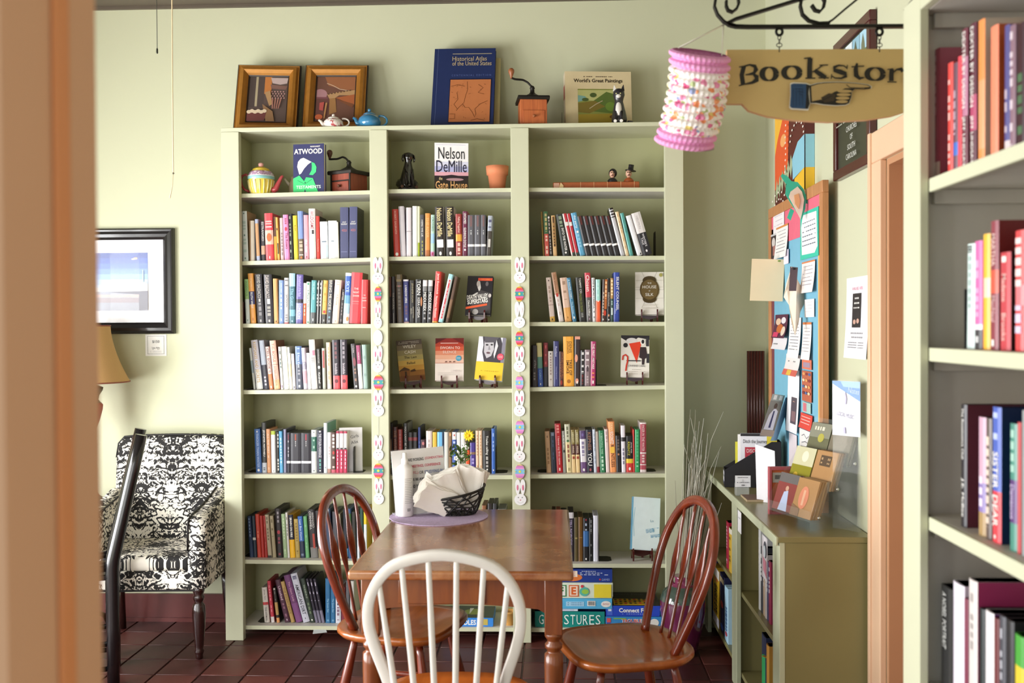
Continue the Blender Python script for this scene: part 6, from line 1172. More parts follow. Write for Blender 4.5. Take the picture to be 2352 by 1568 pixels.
# ================================================================ bow-back chairs
def seat_mesh(mb, w_, d, zt, t, m):
    n = 40; R = []
    def outline(k, z, dish=0):
        ring = []
        for i in range(n):
            a = 2 * PI * i / n; c_, s_ = math.cos(a), math.sin(a); e = 0.6
            x = w_ / 2 * math.copysign(abs(c_) ** e, c_); y = d / 2 * math.copysign(abs(s_) ** e, s_)
            if s_ > 0: x *= 1 - 0.16 * (s_ ** 2)          # narrower at the back
            zz = z - dish * (0.35 + 0.65 * (1 - min(1, abs(x) / (w_ / 2))) if False else 1)
            if dish == 0 and z > zt - 0.004: zz += 0.006 * max(0.0, -s_) * (1 - abs(c_)) 
            ring.append(Vector((x * k, y * k, zz)))
        return ring
    R = [outline(0.84, zt - t), outline(0.95, zt - t * 0.75), outline(1.0, zt - t * 0.4), outline(0.995, zt - t * 0.12), outline(0.97, zt), outline(0.85, zt, 0.004), outline(0.6, zt, 0.012), outline(0.3, zt, 0.014)]
    mb.rings(R, m)
def windsor(loc, rz, m_bow, m_seat, m_leg, label, bow, lean, spins, arrow=False, sw=0.44, sd=0.43, zt=0.45, bw=(0.011, 0.016), y0=0.125):
    """front faces local -y"""
    e = empty('bow_back_chair', loc, (0, 0, rz)); tag(e, label, 'chair')
    mb = MB(); seat_mesh(mb, sw, sd, zt, 0.036, m_seat); mb.build('seat', e)
    def yb(z): return y0 + (z - zt) * lean
    half = bow
    pts = [Vector((-x, 0, z)) for x, z in half] + [Vector((x, 0, z)) for x, z in half[::-1][1:]]
    # smooth subdivision of the bow
    def cr(P0, P1, P2, P3, t): return 0.5 * ((2 * P1) + (P2 - P0) * t + (2 * P0 - 5 * P1 + 4 * P2 - P3) * t * t + (3 * P1 - P0 - 3 * P2 + P3) * t ** 3)
    sm = []
    for i in range(len(pts) - 1):
        a = pts[max(i - 1, 0)]; b, c_ = pts[i], pts[i + 1]; d_ = pts[min(i + 2, len(pts) - 1)]
        for k in range(4): sm.append(cr(a, b, c_, d_, k / 4))
    sm.append(pts[-1]); path = [Vector((p.x, yb(p.z), p.z)) for p in sm]
    mb = MB(); mb.sweep_rect(path, bw[0], bw[1], (0, 1, -lean), m_bow, smooth=True); mb.build('bow', e)
    for xb, xt in spins:
        best = min((p for p in path if (p.x - xt) ** 2 < 0.03 ** 2 and p.z > 0.78), key=lambda p: abs(p.x - xt))
        zt2 = best.z - 0.008; yb0 = y0 + 0.045 - 0.9 * xb * xb; a = Vector((xb, yb0, zt - 0.012)); b = Vector((xt, best.y, zt2)); mb = MB(); P_ = [a.lerp(b, i / 12) for i in range(13)]
        if arrow: rad = [(0.006, 0.006)] * 5 + [(0.006, 0.009), (0.005, 0.021), (0.0045, 0.028), (0.0045, 0.024), (0.005, 0.015), (0.006, 0.007), (0.006, 0.006), (0.0055, 0.0055)]
        else: rad = [(0.0085, 0.0085)] * 4 + [(0.0082, 0.0082)] * 5 + [(0.0075, 0.0075)] * 4
        mb.tube(P_, rad, m_bow, n=10, ref=(0, 1, 0)); mb.build('spindle', e)
    tops = []
    for sx in (-1, 1):
        for sy in (-1, 1):
            a = Vector((sx * 0.135, sy * 0.12, zt - 0.03)); b = Vector((sx * 0.2, sy * 0.19 + 0.01 * sy, 0.0)); mb = MB()
            P_ = [a.lerp(b, i / 10) for i in range(11)]; mb.tube(P_, [0.013, 0.014, 0.016, 0.0175, 0.018, 0.0185, 0.0175, 0.0165, 0.015, 0.0135, 0.012], m_leg, n=12); mb.build('leg', e); tops.append((a, b))
    side = []
    for sx in (0, 1):
        p1 = tops[sx * 2][0].lerp(tops[sx * 2][1], 0.55); p2 = tops[sx * 2 + 1][0].lerp(tops[sx * 2 + 1][1], 0.55); mb = MB()
        mb.tube([p1.lerp(p2, i / 6) for i in range(7)], [0.008, 0.010, 0.012, 0.0125, 0.012, 0.010, 0.008], m_leg, n=10); mb.build('stretcher', e); side.append(p1.lerp(p2, 0.5))
    mb = MB(); mb.tube([side[0].lerp(side[1], i / 6) for i in range(7)], [0.008, 0.010, 0.012, 0.0125, 0.012, 0.010, 0.008], m_leg, n=10); mb.build('stretcher', e)
    return e
CH = wood('chair_red', '#5c1f0e', '#7a2e14', axis=2, rough=0.25, scale=4, stretch=6, coat=0.5)
CS = wood('chair_seat', '#8a4518', '#a65c26', axis=0, rough=0.28, scale=4, stretch=8, coat=0.4)
CWH = M('#d8d2ca', 0.35, var=0.04); CSO = wood('chair_seat_orange', '#a8541c', '#c46c2c', axis=1, rough=0.35, scale=4, stretch=8)
bowA = [(0.112, 0.44), (0.135, 0.52), (0.16, 0.605), (0.184, 0.68), (0.197, 0.745), (0.19, 0.81), (0.158, 0.87), (0.105, 0.908), (0.0, 0.928)]
windsor((-0.288, 2.765, 0), PI, CWH, CSO, CSO, 'white bow-back chair with orange seat in the foreground', bowA, 0.2, [(-0.115, -0.165), (-0.07, -0.105), (-0.024, -0.036), (0.024, 0.036), (0.07, 0.105), (0.115, 0.165)], sw=0.46, sd=0.5, bw=(0.011, 0.0135), y0=0.165)
bowB = [(0.135, 0.44), (0.165, 0.53), (0.19, 0.62), (0.203, 0.7), (0.2, 0.77), (0.178, 0.83), (0.135, 0.885), (0.075, 0.918), (0.0, 0.93)]
SP = [(-0.09, -0.115), (-0.03, -0.04), (0.03, 0.04), (0.09, 0.115)]
bowB = [(x, 0.44 + (z - 0.44) * 0.96) for x, z in bowB]
windsor((0.225, 3.32, 0), -PI / 2 + 0.26, CH, CS, CH, 'red-brown bow-back chair right of the table', bowB, 0.33, SP, arrow=True)
windsor((-0.555, 3.56, 0), PI / 2 - 0.26, CH, CS, CH, 'red-brown bow-back chair left of the table', bowB, 0.28, SP, arrow=True)

# ================================================================ things on the table
TB = TZ + 0.0005
mb = MB(); FELT = M('#bda9c8', 0.95, var=0.3, scale=140, bump=0.4); q = PZ(1008, 1186, TZ); PMY = q.y; PMX = q.x
n = 48; ring = [(0.196 * math.cos(2 * PI * i / n) * (1 + 0.008 * math.sin(9 * i)), 0.196 * math.sin(2 * PI * i / n) * (1 + 0.008 * math.sin(7 * i))) for i in range(n)]
mb.prism([(x, y, 0) for x, y in ring], (0, 0, 0.003), FELT); o = mb.build('placemat', None, (q.x, q.y, TB)); tag(o, 'round lilac felt placemat on the table', 'placemat')
TB2 = TB + 0.0035
BW = M('#ece8e4', 0.35, var=0.02); q = PZ(930.5, 1184, TB2)
e = empty('spray_bottle', (q.x, q.y, TB2)); tag(e, 'tall white plastic spray bottle on the placemat', 'bottle')
mb = MB(); mb.lathe([(0.03, 0), (0.0325, 0.003), (0.0325, 0.185), (0.03, 0.195), (0.02, 0.203), (0.013, 0.207)], BW, n=28); mb.build('body', e)
mb = MB(); mb.lathe([(0.014, 0.205), (0.014, 0.225), (0.009, 0.23), (0.0085, 0.25), (0.004, 0.252)], M('#f2f0ec', 0.3), n=16); mb.build('nozzle', e)
# printed label curved on the bottle
mb = MB(); g = M('#9a948c', 0.5); gd = M('#3a3634', 0.5)
def on_bottle(a0, a1, z0, z1, m):
    k = 5; r_ = 0.0328
    for i in range(k):
        u0, u1 = a0 + (a1 - a0) * i / k, a0 + (a1 - a0) * (i + 1) / k
        mb.face([(r_ * math.sin(u0), -r_ * math.cos(u0), z0), (r_ * math.sin(u1), -r_ * math.cos(u1), z0), (r_ * math.sin(u1), -r_ * math.cos(u1), z1), (r_ * math.sin(u0), -r_ * math.cos(u0), z1)], m)
for i in range(15): on_bottle(0.15, 0.15 + rnd.uniform(0.8, 1.1), 0.15 - i * 0.0068, 0.1515 - i * 0.0068, g)
for i in range(5): on_bottle(0.45 + 0.09 * i, 0.49 + 0.09 * i, 0.022, 0.034, gd)
mb.build('label_print', e)
# notice in a clear stand
A = Vector((-0.636, 3.93)); B_ = Vector((-0.437, 4.02)); U = Vector((B_.x - A.x, B_.y - A.y, 0)); e = empty('notice_stand', ((A.x + B_.x) / 2, (A.y + B_.y) / 2, TB2)); tag(e, 'tilted clear stand with a printed notice behind the napkin basket', 'sign')
Wn = U.length; Un = U.normalized(); ang = math.atan2(Un.y, Un.x); e.rotation_euler = (0, 0, ang); Hn = 0.262
Rl = Matrix.Rotation(-0.045, 4, 'Y') @ Matrix.Rotation(-0.1, 4, 'X')
mb = MB(); mb.box((-Wn / 2, 0, 0.004), (Wn / 2, 0.003, Hn), M('#e2dedb', 0.6), T=Rl); pg = mb.build('sheet', e)
mb = MB(); mb.box((-Wn / 2 - 0.004, -0.003, 0.0), (Wn / 2 + 0.004, -0.0015, Hn + 0.004), clear('holder_plastic', 0.04), T=Rl); mb.box((-Wn / 2, -0.003, 0.0), (Wn / 2, 0.06, 0.003), clear()); mb.build('clear_holder', e)
p = Print(Rl @ Vector((-Wn / 2, -0.0005, Hn)), Rl.to_3x3() @ Vector((Wn, 0, 0)), Rl.to_3x3() @ Vector((0, 0, -Hn)), eps=0.0003)
tx = '#2c282a'; rd = '#d0566a'; bl = '#7c8ab4'
p.text(0.2, 0.16, 0.048, 'YOU ARE WORKING', tx, w=0.4, align='l', bold=0.02).text(0.63, 0.16, 0.048, '(CONDUCTING', rd, w=0.35, align='l', bold=0.02)
p.text(0.2, 0.265, 0.048, 'ZOOM MEETINGS, CONFERENCE', rd, w=0.72, align='l', bold=0.02).text(0.26, 0.365, 0.048, 'AND ETC...)', rd, w=0.22, align='l', bold=0.02).text(0.5, 0.365, 0.048, 'OR', tx, w=0.08, align='l').text(0.6, 0.365, 0.048, 'STUDYING IN', bl, w=0.36, align='l', bold=0.02)
p.text(0.2, 0.465, 0.048, ', PLEASE BE AWARE OF THOSE', tx, w=0.76, align='l', bold=0.02).text(0.2, 0.565, 0.048, 'AROUND YOU AND YOUR VOICE', tx, w=0.74, align='l', bold=0.02).text(0.2, 0.75, 0.048, 'THANK YOU', tx, w=0.4, align='l').build('notice_print', pg)
# woven wire basket
q = PZ(1046, 1180, TB2); e = empty('napkin_basket', (q.x, q.y, TB2), (0, 0, 0.1)); tag(e, 'black woven wire basket with slanting rim on the placemat', 'basket'); BK = M('#15130f', 0.4, var=0.3)
def bsk(a, k):
    """point on basket wall: angle a, k=0 base .. 1 rim"""
    zr = 0.078 + 0.034 * math.cos(a) + 0.006 * math.sin(2 * a); rx = 0.075 + 0.04 * k ** 0.7; ry = 0.05 + 0.03 * k ** 0.7
    return Vector((rx * math.cos(a) + 0.004, ry * math.sin(a), 0.004 + zr * k))
for kk, r_, nm in ((0.0, 0.0032, 'base_ring'), (1.0, 0.0045, 'rim'), (0.96, 0.003, 'rim')):
    mb = MB(); mb.tube([bsk(2 * PI * i / 40, kk) for i in range(40)], r_, BK, n=6, closed=True); mb.build(nm, e)
rb = random.Random(11)
for i in range(28):
    a0 = 2 * PI * i / 28; tw = (0.55 if i % 2 else -0.6) * rb.uniform(0.8, 1.7); mb = MB()
    mb.tube([bsk(a0 + tw * k / 9, k / 9) * (1 + 0.012 * math.sin(k * 2.3 + i)) for k in range(10)], rb.uniform(0.0028, 0.0042), BK, n=6); mb.build('strand', e)
for i in range(4):
    kk = 0.2 + 0.2 * i; mb = MB(); mb.tube([bsk(2 * PI * j / 40, kk + 0.08 * math.sin(3 * 2 * PI * j / 40 + i)) for j in range(40)], 0.0032, BK, n=6, closed=True); mb.build('hoop_strand', e)
mb = MB(); mb.prism([(0.073 * math.cos(2 * PI * i / 24) + 0.004, 0.048 * math.sin(2 * PI * i / 24), 0.002) for i in range(24)], (0, 0, 0.002), BK); mb.build('base', e)
# paper napkins fanned in the basket
NP = M('#fbf6ee', 0.9, var=0.05, scale=12); bx_, by_ = e.location.x, e.location.y
def napkin(cx, cy, z, w_, h, tilt, yaw, lean, label, fold=6):
    o = empty('paper_napkin', (cx, cy, z)); o.rotation_euler = (Matrix.Rotation(yaw, 3, 'Z') @ Matrix.Rotation(tilt, 3, 'Y') @ Matrix.Rotation(lean, 3, 'X')).to_euler(); tag(o, label, 'napkin')
    for i in range(fold):
        mb = MB(); off = -0.0035 * (fold - 1) / 2 + 0.0035 * i; G = []
        for a in range(7):
            row = []
            for b in range(9):
                u, v = a / 6 - 0.5, b / 8
                sh_ = (i / max(1, fold - 1) - 0.5); row.append(Vector((u * w_ * (1 - 0.12 * abs(sh_)) + v * h * 0.22 * sh_ + 0.003 * math.sin(9 * v + 2 * i), off + 0.006 * math.sin(3 * v + i) * v + 0.05 * (v ** 1.3) * sh_ + 0.004 * math.sin(14 * u + 3 * i) * v, v * h * (1 - 0.1 * abs(sh_) - 0.04 * abs(u)) + 0.004 * math.sin(11 * u + i))))
            G.append(row)
        V = [[mb.bm.verts.new(x) for x in r] for r in G]; k = mb.mi(NP)
        for a in range(6):
            for b in range(8): f_ = mb.bm.faces.new((V[a][b], V[a + 1][b], V[a + 1][b + 1], V[a][b + 1])); f_.smooth = True; f_.material_index = k
        mb.build('fold', o)
napkin(bx_ + 0.03, by_ + 0.012, TB2 + 0.03, 0.12, 0.165, 0.3, 0.2, -0.1, 'stack of cream paper napkins leaning right in the basket', 10)
napkin(bx_ + 0.0, by_ - 0.015, TB2 + 0.03, 0.13, 0.155, -0.36, 0.3, 0.05, 'stack of white paper napkins standing in the middle of the basket', 10)
napkin(bx_ - 0.015, by_ - 0.04, TB2 + 0.045, 0.105, 0.15, -1.05, 0.12, 0.25, 'stack of cream paper napkins spilling over the basket left rim', 10)
# posy
e = empty('posy', (bx_ - 0.004, by_ + 0.05, TB2)); tag(e, 'small posy with a yellow daisy and white blossoms in glass', 'flowers')
mb = MB(); mb.lathe([(0.016, 0), (0.018, 0.004), (0.018, 0.09), (0.015, 0.1)], clear('clear_glass', 0.3, (0.9, 0.95, 0.95, 1)), n=16); mb.build('glass_vase', e)
GR = M('#4c6a30', 0.6, var=0.3); top = P(1077, 1000, by_ + 0.05) - e.location
def stem(p0, p1, r_=0.0014): mb = MB(); mid = (p0 + p1) / 2 + Vector((0.008, 0, 0.006)); mb.tube([p0, p0.lerp(mid, 0.6), mid, mid.lerp(p1, 0.6), p1], r_, GR, n=6); mb.build('stem', e)
stem(Vector((0, 0, 0.01)), top)
mb = MB(); YE = M('#f0d420', 0.6, var=0.12); axis = Vector((-0.15, -1, 0.12)).normalized(); uu = axis.orthogonal().normalized(); ww = axis.cross(uu)
for i in range(22):
    a = 2 * PI * i / 22; d = uu * math.cos(a) + ww * math.sin(a); sd = axis.cross(d); lo = 0.026 if i % 2 else 0.021; l2 = 0.006 if i % 2 else 0.0
    mb.face([top + d * 0.004 + axis * 0.002, top + d * lo * 0.6 + sd * 0.0034 + axis * (0.005 + l2 * 0.4), top + d * lo + axis * 0.002, top + d * lo * 0.6 - sd * 0.0034 + axis * (0.005 + l2 * 0.4)], YE)
mb.sphere(top + axis * 0.003, 0.006, M('#e0a81c', 0.7)); mb.build('yellow_daisy', e)
r_ = random.Random(5)
for px, py in ((1052, 1043), (1058, 1048), (1068, 1022), (1072, 1028), (1056, 1060), (1064, 1064), (1048, 1052)):
    c_ = P(px, py, by_ + 0.045 + r_.uniform(-0.01, 0.01)) - e.location; stem(Vector((0, 0, 0.05)), c_, 0.0009); mb = MB()
    for i in range(5): a = 2 * PI * i / 5; mb.sphere(c_ + Vector((0.006 * math.cos(a), 0, 0.006 * math.sin(a))), (0.0048, 0.003, 0.0048), M('#f2f0ea', 0.7), n=6, k=4)
    mb.build('white_blossom', e)
for i in range(42):
    px, py = r_.uniform(1034, 1078), r_.uniform(1022, 1078); c_ = P(px, py, by_ + 0.05 + r_.uniform(-0.02, 0.02)) - e.location; d = Vector((r_.uniform(-1, 1), r_.uniform(-1, 0.4), r_.uniform(0.2, 1))).normalized(); sd = d.orthogonal().normalized(); L_ = r_.uniform(0.011, 0.022); mb = MB()
    mb.face([c_ - d * L_, c_ + sd * L_ * 0.35, c_ + d * L_, c_ - sd * L_ * 0.35], GR); mb.build('leaf', e)
    
# ================================================================ armchair
def armchair():
    e = empty('armchair', (-1.895, 4.66, 0), (0, 0, 0.06)); tag(e, 'black and cream damask upholstered armchair with dark turned legs', 'armchair')
    DX, DY, DZ = damask('xz'), damask('xy'), damask('yz'); LG = M('#2a1210', 0.2, var=0.2, coat=0.5); PIPE = M('#14110f', 0.6)
    w2 = 0.295
    mb = MB(); mb.box((-w2 + 0.06, -0.255, 0.40), (w2 - 0.06, 0.19, 0.475), DY, bevel=0.028, seg=4); mb.build('seat_cushion', e)
    mb = MB(); mb.box((-w2 + 0.045, -0.262, 0.325), (w2 - 0.045, 0.22, 0.41), DX, bevel=0.008); mb.build('seat_rail', e)
    # back: gently curved slab with rounded top corners
    mb = MB(); n = 14; F = []; Bk = []
    prof = [(-0.27, 0.40), (-0.278, 0.62), (-0.285, 0.86), (-0.278, 0.93), (-0.25, 0.962)] + [(-0.25 + 0.5 * i / 8, 0.965 + 0.006 * math.sin(PI * i / 8)) for i in range(1, 8)] + [(0.25, 0.962), (0.278, 0.93), (0.285, 0.86), (0.278, 0.62), (0.27, 0.40)]
    def yy(z): return 0.16 + (z - 0.4) * 0.17
    front = [Vector((x, yy(z) , z)) for x, z in prof]; front_in = [Vector((x * 0.94, yy(z) - 0.022, 0.4 + (z - 0.4) * 0.985)) for x, z in prof]; back = [Vector((x, yy(z) + 0.075, z)) for x, z in prof]
    mb.rings([front_in, front, back], DX, smooth=True); mb.build('backrest', e)
    mb = MB(); mb.tube([p + Vector((0, 0.0, 0.002)) for p in front[2:-2]], 0.005, PIPE, n=6); mb.build('piping', e)
    for sx in (-1, 1):
        # arm: rounded panel sweeping down towards the front
        mb = MB(); pr = [(-0.262, 0.33), (-0.268, 0.5), (-0.262, 0.615), (-0.245, 0.642), (-0.2, 0.652), (-0.05, 0.668), (0.1, 0.692), (0.2, 0.715), (0.235, 0.7), (0.23, 0.5), (0.215, 0.33)]
        xi, xo = sx * (w2 - 0.075), sx * w2
        mb.rings([[Vector((xi + sx * 0.006, y * 0.97, 0.33 + (z - 0.33) * 0.97)) for y, z in pr], [Vector((xi, y, z)) for y, z in pr], [Vector((xo, y, z)) for y, z in pr], [Vector((xo + sx * 0.004, y * 0.97, 0.33 + (z - 0.33) * 0.96)) for y, z in pr]], DZ, smooth=True, matf=lambda i, j: DX if (i == 1 and j in (0, 1, 2)) else (DY if (i == 1 and 2 < j < 8) else DZ)); a = mb.build('arm', e)
        mb = MB(); mb.tube([(xi, y, z + 0.002) for y, z in pr[1:9]], 0.0045, PIPE, n=6); mb.build('piping', a)
        mb = MB(); mb.lathe([(0.012, 0), (0.017, 0.004), (0.016, 0.018), (0.02, 0.03), (0.022, 0.036), (0.017, 0.045), (0.02, 0.06), (0.027, 0.14), (0.031, 0.21), (0.028, 0.245), (0.018, 0.26), (0.024, 0.272), (0.026, 0.285), (0.02, 0.295), (0.026, 0.31), (0.028, 0.335)], LG, c=(sx * (w2 - 0.04), -0.225, 0), n=18); mb.build('front_leg', e)
        mb = MB(); mb.tube([(sx * (w2 - 0.035), 0.19, 0.34), (sx * (w2 - 0.033), 0.215, 0.18), (sx * (w2 - 0.03), 0.25, 0.0)], [0.024, 0.02, 0.015], LG, n=6); mb.build('back_leg', e)
    mb = MB(); mb.box((-w2 + 0.03, -0.25, 0.315), (w2 - 0.03, 0.21, 0.328), PIPE); mb.build('underside', e)
armchair()
# black chair whose tall post leans in front of the armchair
def black_chair():
    BLK = M('#141214', 0.25, var=0.2, coat=0.4)
    a = math.atan2(-1.0, -0.43); e = empty('side_chair', (-1.867, 4.1, 0), (0, 0, math.atan2(0.43, 1.0) )); tag(e, 'black painted wooden chair seen edge on beside the armchair', 'chair')
    # local x runs along the seat away from the back (towards -x), local y along the back away from the camera
    for y in (0.0, 0.27):
        mb = MB(); mb.tube([(0.0, y, 0.0), (0.0, y, 0.25), (0.0, y, 0.5), (0.004, y, 0.54), (0.04, y, 0.7), (0.085, y, 0.9), (0.12, y, 1.055)], [0.025, 0.027, 0.029, 0.029, 0.027, 0.026, 0.025], BLK, n=12); mb.build('back_post', e)
        mb = MB(); mb.tube([(-0.4, y, 0.0), (-0.4, y, 0.46)], [0.018, 0.021], BLK, n=12); mb.build('front_leg', e)
        for z, r_ in ((0.505, 0.017), (0.18, 0.012), (0.075, 0.011)): mb = MB(); mb.tube([(0.0, y, z), (-0.4, y, z - (0.04 if z > 0.4 else 0))], r_, BLK, n=8); mb.build('side_rail', e)
    for z in (0.7, 0.84, 0.98): x = 0.04 + (z - 0.7) * 0.26; mb = MB(); mb.box((x - 0.006, 0.01, z - 0.03), (x + 0.006, 0.26, z + 0.03), BLK, bevel=0.003); mb.build('back_slat', e)
    for x in (0.0, -0.4): mb = MB(); mb.tube([(x, 0, 0.3), (x, 0.27, 0.3)], 0.011, BLK, n=8); mb.build('cross_rail', e)
    mb = MB(); mb.box((-0.42, -0.01, 0.45), (-0.02, 0.28, 0.475), BLK, bevel=0.006); mb.build('seat', e)
black_chair()
# ================================================================ lamp on its side table
lx_, ly_ = -2.31, 4.83
e = empty('side_table', (lx_, ly_, 0)); tag(e, 'small dark round side table under the lamp', 'side table'); DW = M('#3a1c14', 0.3, coat=0.3)
mb = MB(); mb.lathe([(0.105, 0.62), (0.114, 0.625), (0.114, 0.64), (0.106, 0.645)], DW, n=28); mb.build('top', e)
mb = MB(); mb.lathe([(0.03, 0.02), (0.022, 0.1), (0.018, 0.4), (0.03, 0.6), (0.05, 0.622)], DW, n=16); mb.build('column', e)
for i in range(3): a = 2 * PI * i / 3 + 1.0; mb = MB(); mb.tube([(0.01 * math.cos(a), 0.01 * math.sin(a), 0.1), (0.07 * math.cos(a), 0.07 * math.sin(a), 0.07), (0.1 * math.cos(a), 0.1 * math.sin(a), 0.012)], [0.014, 0.012, 0.012], DW, n=8); mb.build('foot', e)
e = empty('table_lamp', (lx_, ly_, 0.6455)); tag(e, 'table lamp with tan bell shade and red crackle base', 'lamp')
z_ = lambda py: P(195, py, ly_).z - 0.6455
zz1, zz0 = z_(748), z_(877); sp_ = ly_ / FPX
mb = MB(); SH = M('#c09662', 0.8, var=0.05, scale=150); k_ = 8
prof = [(92 * sp_ - (92 - 50) * sp_ * (1 - (1 - t) ** 1.7), zz0 + (zz1 - zz0) * t) for t in [i / k_ for i in range(k_ + 1)]]
mb.lathe(prof, SH, n=32, cap=False); mb.lathe([(r - 0.002, z) for r, z in prof], SH, n=32, cap=False); sh = mb.build('shade', e)
for r, z in (prof[0], prof[-1]): mb = MB(); mb.tube([(r * math.cos(2 * PI * i / 40), r * math.sin(2 * PI * i / 40), z) for i in range(40)], 0.0035, M('#8a4a38', 0.7), n=6, closed=True); mb.build('trim_band', sh)
DKM = M('#5a5248', 0.45, metal=0.3)
mb = MB(); mb.lathe([(0.012, zz1 - 0.02), (0.02, zz1 + 0.004), (0.026, zz1 + 0.016), (0.022, zz1 + 0.03), (0.008, zz1 + 0.044)], M('#7a4038', 0.5), n=14); mb.build('finial', e)
mb = MB(); mb.lathe([(0.008, z_(925)), (0.008, zz1 - 0.01)], DKM, n=10); mb.build('rod', e)
mb = MB(); mb.lathe([(0.06, z_(926)), (0.046, z_(918)), (0.05, z_(908)), (0.066, z_(897)), (0.07, z_(890)), (0.05, z_(886)), (0.02, z_(882))], DKM, n=24); mb.build('collar', e)
RC = M('#a8322a', 0.35, var=0.35, scale=70, bump=0.3)
mb = MB(); mb.lathe([(0.05, 0.03), (0.028, 0.06), (0.022, z_(1000)), (0.03, z_(990)), (0.052, z_(965)), (0.066, z_(940)), (0.068, z_(930)), (0.06, z_(925))], RC, n=24); mb.build('base', e)
mb = MB(); mb.lathe([(0.075, 0), (0.075, 0.012), (0.06, 0.024), (0.05, 0.032)], DKM, n=24); mb.build('foot', e)
# ================================================================ picture and price card on the wall
pr_, pt, pb = P(398, 640, YB - 0.03).x, P(398, 523, YB - 0.03).z, P(398, 766, YB - 0.03).z; pl = pr_ - 0.74
e = empty('framed_photograph', ((pl + pr_) / 2, YB, (pt + pb) / 2)); tag(e, 'black framed photograph of blue sky over white waterfront with white mat', 'picture'); W2, H2 = (pr_ - pl) / 2, (pt - pb) / 2
FB = M('#1c1a1c', 0.25, coat=0.3)
def rail(a, b, nin):
    mb = MB(); a, b, nin = Vector(a), Vector(b), Vector(nin); t = (b - a).normalized(); R = []
    for i, p_ in enumerate((a, b)): R.append([p_ + nin * d_ + t * (d_ if i == 0 else -d_) + Vector((0, y, 0)) for d_, y in ((0, -0.002), (0, -0.022), (0.008, -0.03), (0.016, -0.027), (0.03, -0.03), (0.045, -0.024), (0.058, -0.014), (0.058, -0.002))])
    mb.rings(R, FB, smooth=False); mb.build('frame_rail', e)
rail((-W2, 0, -H2), (W2, 0, -H2), (0, 0, 1)); rail((W2, 0, -H2), (W2, 0, H2), (-1, 0, 0)); rail((W2, 0, H2), (-W2, 0, H2), (0, 0, -1)); rail((-W2, 0, H2), (-W2, 0, -H2), (1, 0, 0))
mb = MB(); mb.box((-W2 + 0.04, -0.010, -H2 + 0.04), (W2 - 0.04, -0.002, H2 - 0.04), M('#f0eef2', 0.7)); mt = mb.build('mat_board', e)
ir = P(340, 640, YB - 0.01).x - e.location.x; it = P(340, 580, YB - 0.01).z - e.location.z; ib = P(340, 713, YB - 0.01).z - e.location.z
p = Print((-ir, -0.0105, it), (2 * ir, 0, 0), (0, 0, ib - it), eps=0.0003, rough=0.3)
cs = ['#2a4a9c', '#3256ac', '#3f68bc', '#5a84cc', '#7aa2d8', '#9cbce4', '#b8d0ec']
for i, cc in enumerate(cs): p.rect(0, i * 0.092, 1, (i + 1) * 0.092, cc)
p.rect(0, 0.64, 1, 1, '#8a8c9c').rect(0, 0.6, 1, 0.67, '#d8d8d8').rect(0, 0.72, 1, 0.77, '#b89a98').rect(0, 0.78, 1, 0.86, '#8a7c84').poly([(0.82, 0.62), (0.9, 0.52), (0.96, 0.5), (1, 0.54), (1, 0.66), (0.82, 0.66)], '#c8c8c4').rect(0.78, 0.56, 0.84, 0.66, '#d8d4cc').poly([(0.55, 0.68), (1, 0.66), (1, 0.98), (0.9, 1), (0.9, 0.72)], '#6e6c78').ell(0.865, 0.1, 0.022, 0.02, '#e8b8a0').ell(0.84, 0.11, 0.02, 0.012, '#f0e0d8').rect(0.94, 0.3, 0.955, 0.52, '#9cb8d8').build('photograph', mt)
mb = MB(); mb.box((-W2 + 0.05, -0.0145, -H2 + 0.05), (W2 - 0.05, -0.0135, H2 - 0.05), clear('picture_glass', 0.06, (1, 1, 1, 1), 0.02)); mb.build('glass', e)
a, b = P(334, 768, YB - 0.002), P(383, 817, YB - 0.002)
mb = MB(); mb.box((a.x, YB - 0.003, b.z), (b.x, YB - 0.0005, a.z), M('#eeece8', 0.7)); o = mb.build('price_card'); tag(o, 'small white price card below the framed photograph', 'card')
p = Print((a.x, YB - 0.0032, a.z), (b.x - a.x, 0, 0), (0, 0, b.z - a.z), eps=0.0003)
for u0, v0, u1, v1 in ((0.1, 0.07, 0.88, 0.075), (0.1, 0.9, 0.88, 0.905), (0.1, 0.07, 0.105, 0.9), (0.875, 0.07, 0.88, 0.9)): p.rect(u0, v0, u1 + 0.008, v1 + 0.008, '#6a6a6c')
p.text(0.5, 0.34, 0.14, '$150', '#4a4a4c', w=0.44).text(0.5, 0.62, 0.08, 'Lisa Able', '#3a3a3c', w=0.36).marks(0.34, 0.69, 0.66, 0.71, '#5a5a5c', 5).marks(0.24, 0.77, 0.76, 0.78, '#8a8a8c', 9).marks(0.24, 0.82, 0.76, 0.83, '#8a8a8c', 9).build('card_print', o)
# pull chain and cord from the ceiling
a = P(361, 118, 4.3); mb = MB(); n = 60
mb.tube([(a.x, 4.3, ZC), (a.x, 4.3, a.z + 0.01)], 0.0012, M('#4a4c44', 0.4, metal=0.6), n=6); e = mb.build('pull_chain'); tag(e, 'short beaded metal pull chain hanging from the ceiling', 'pull chain')
me_b = MB(); me_b.sphere((0, 0, 0), 0.0021, M('#4a4c44', 0.4, metal=0.6), n=6, k=4); ob = me_b.build('bead'); bd = ob.data; bpy.data.objects.remove(ob)
for i in range(80): o = bpy.data.objects.new('bead', bd); COL.objects.link(o); o.parent = e; o.location = (a.x, 4.3, a.z + 0.012 + i * 0.0052)
mb = MB(); mb.lathe([(0.002, 0.014), (0.004, 0.01), (0.0045, -0.006), (0.002, -0.01)], M('#3a3c34', 0.4, metal=0.5), c=(a.x, 4.3, a.z), n=10); mb.build('bob', e)
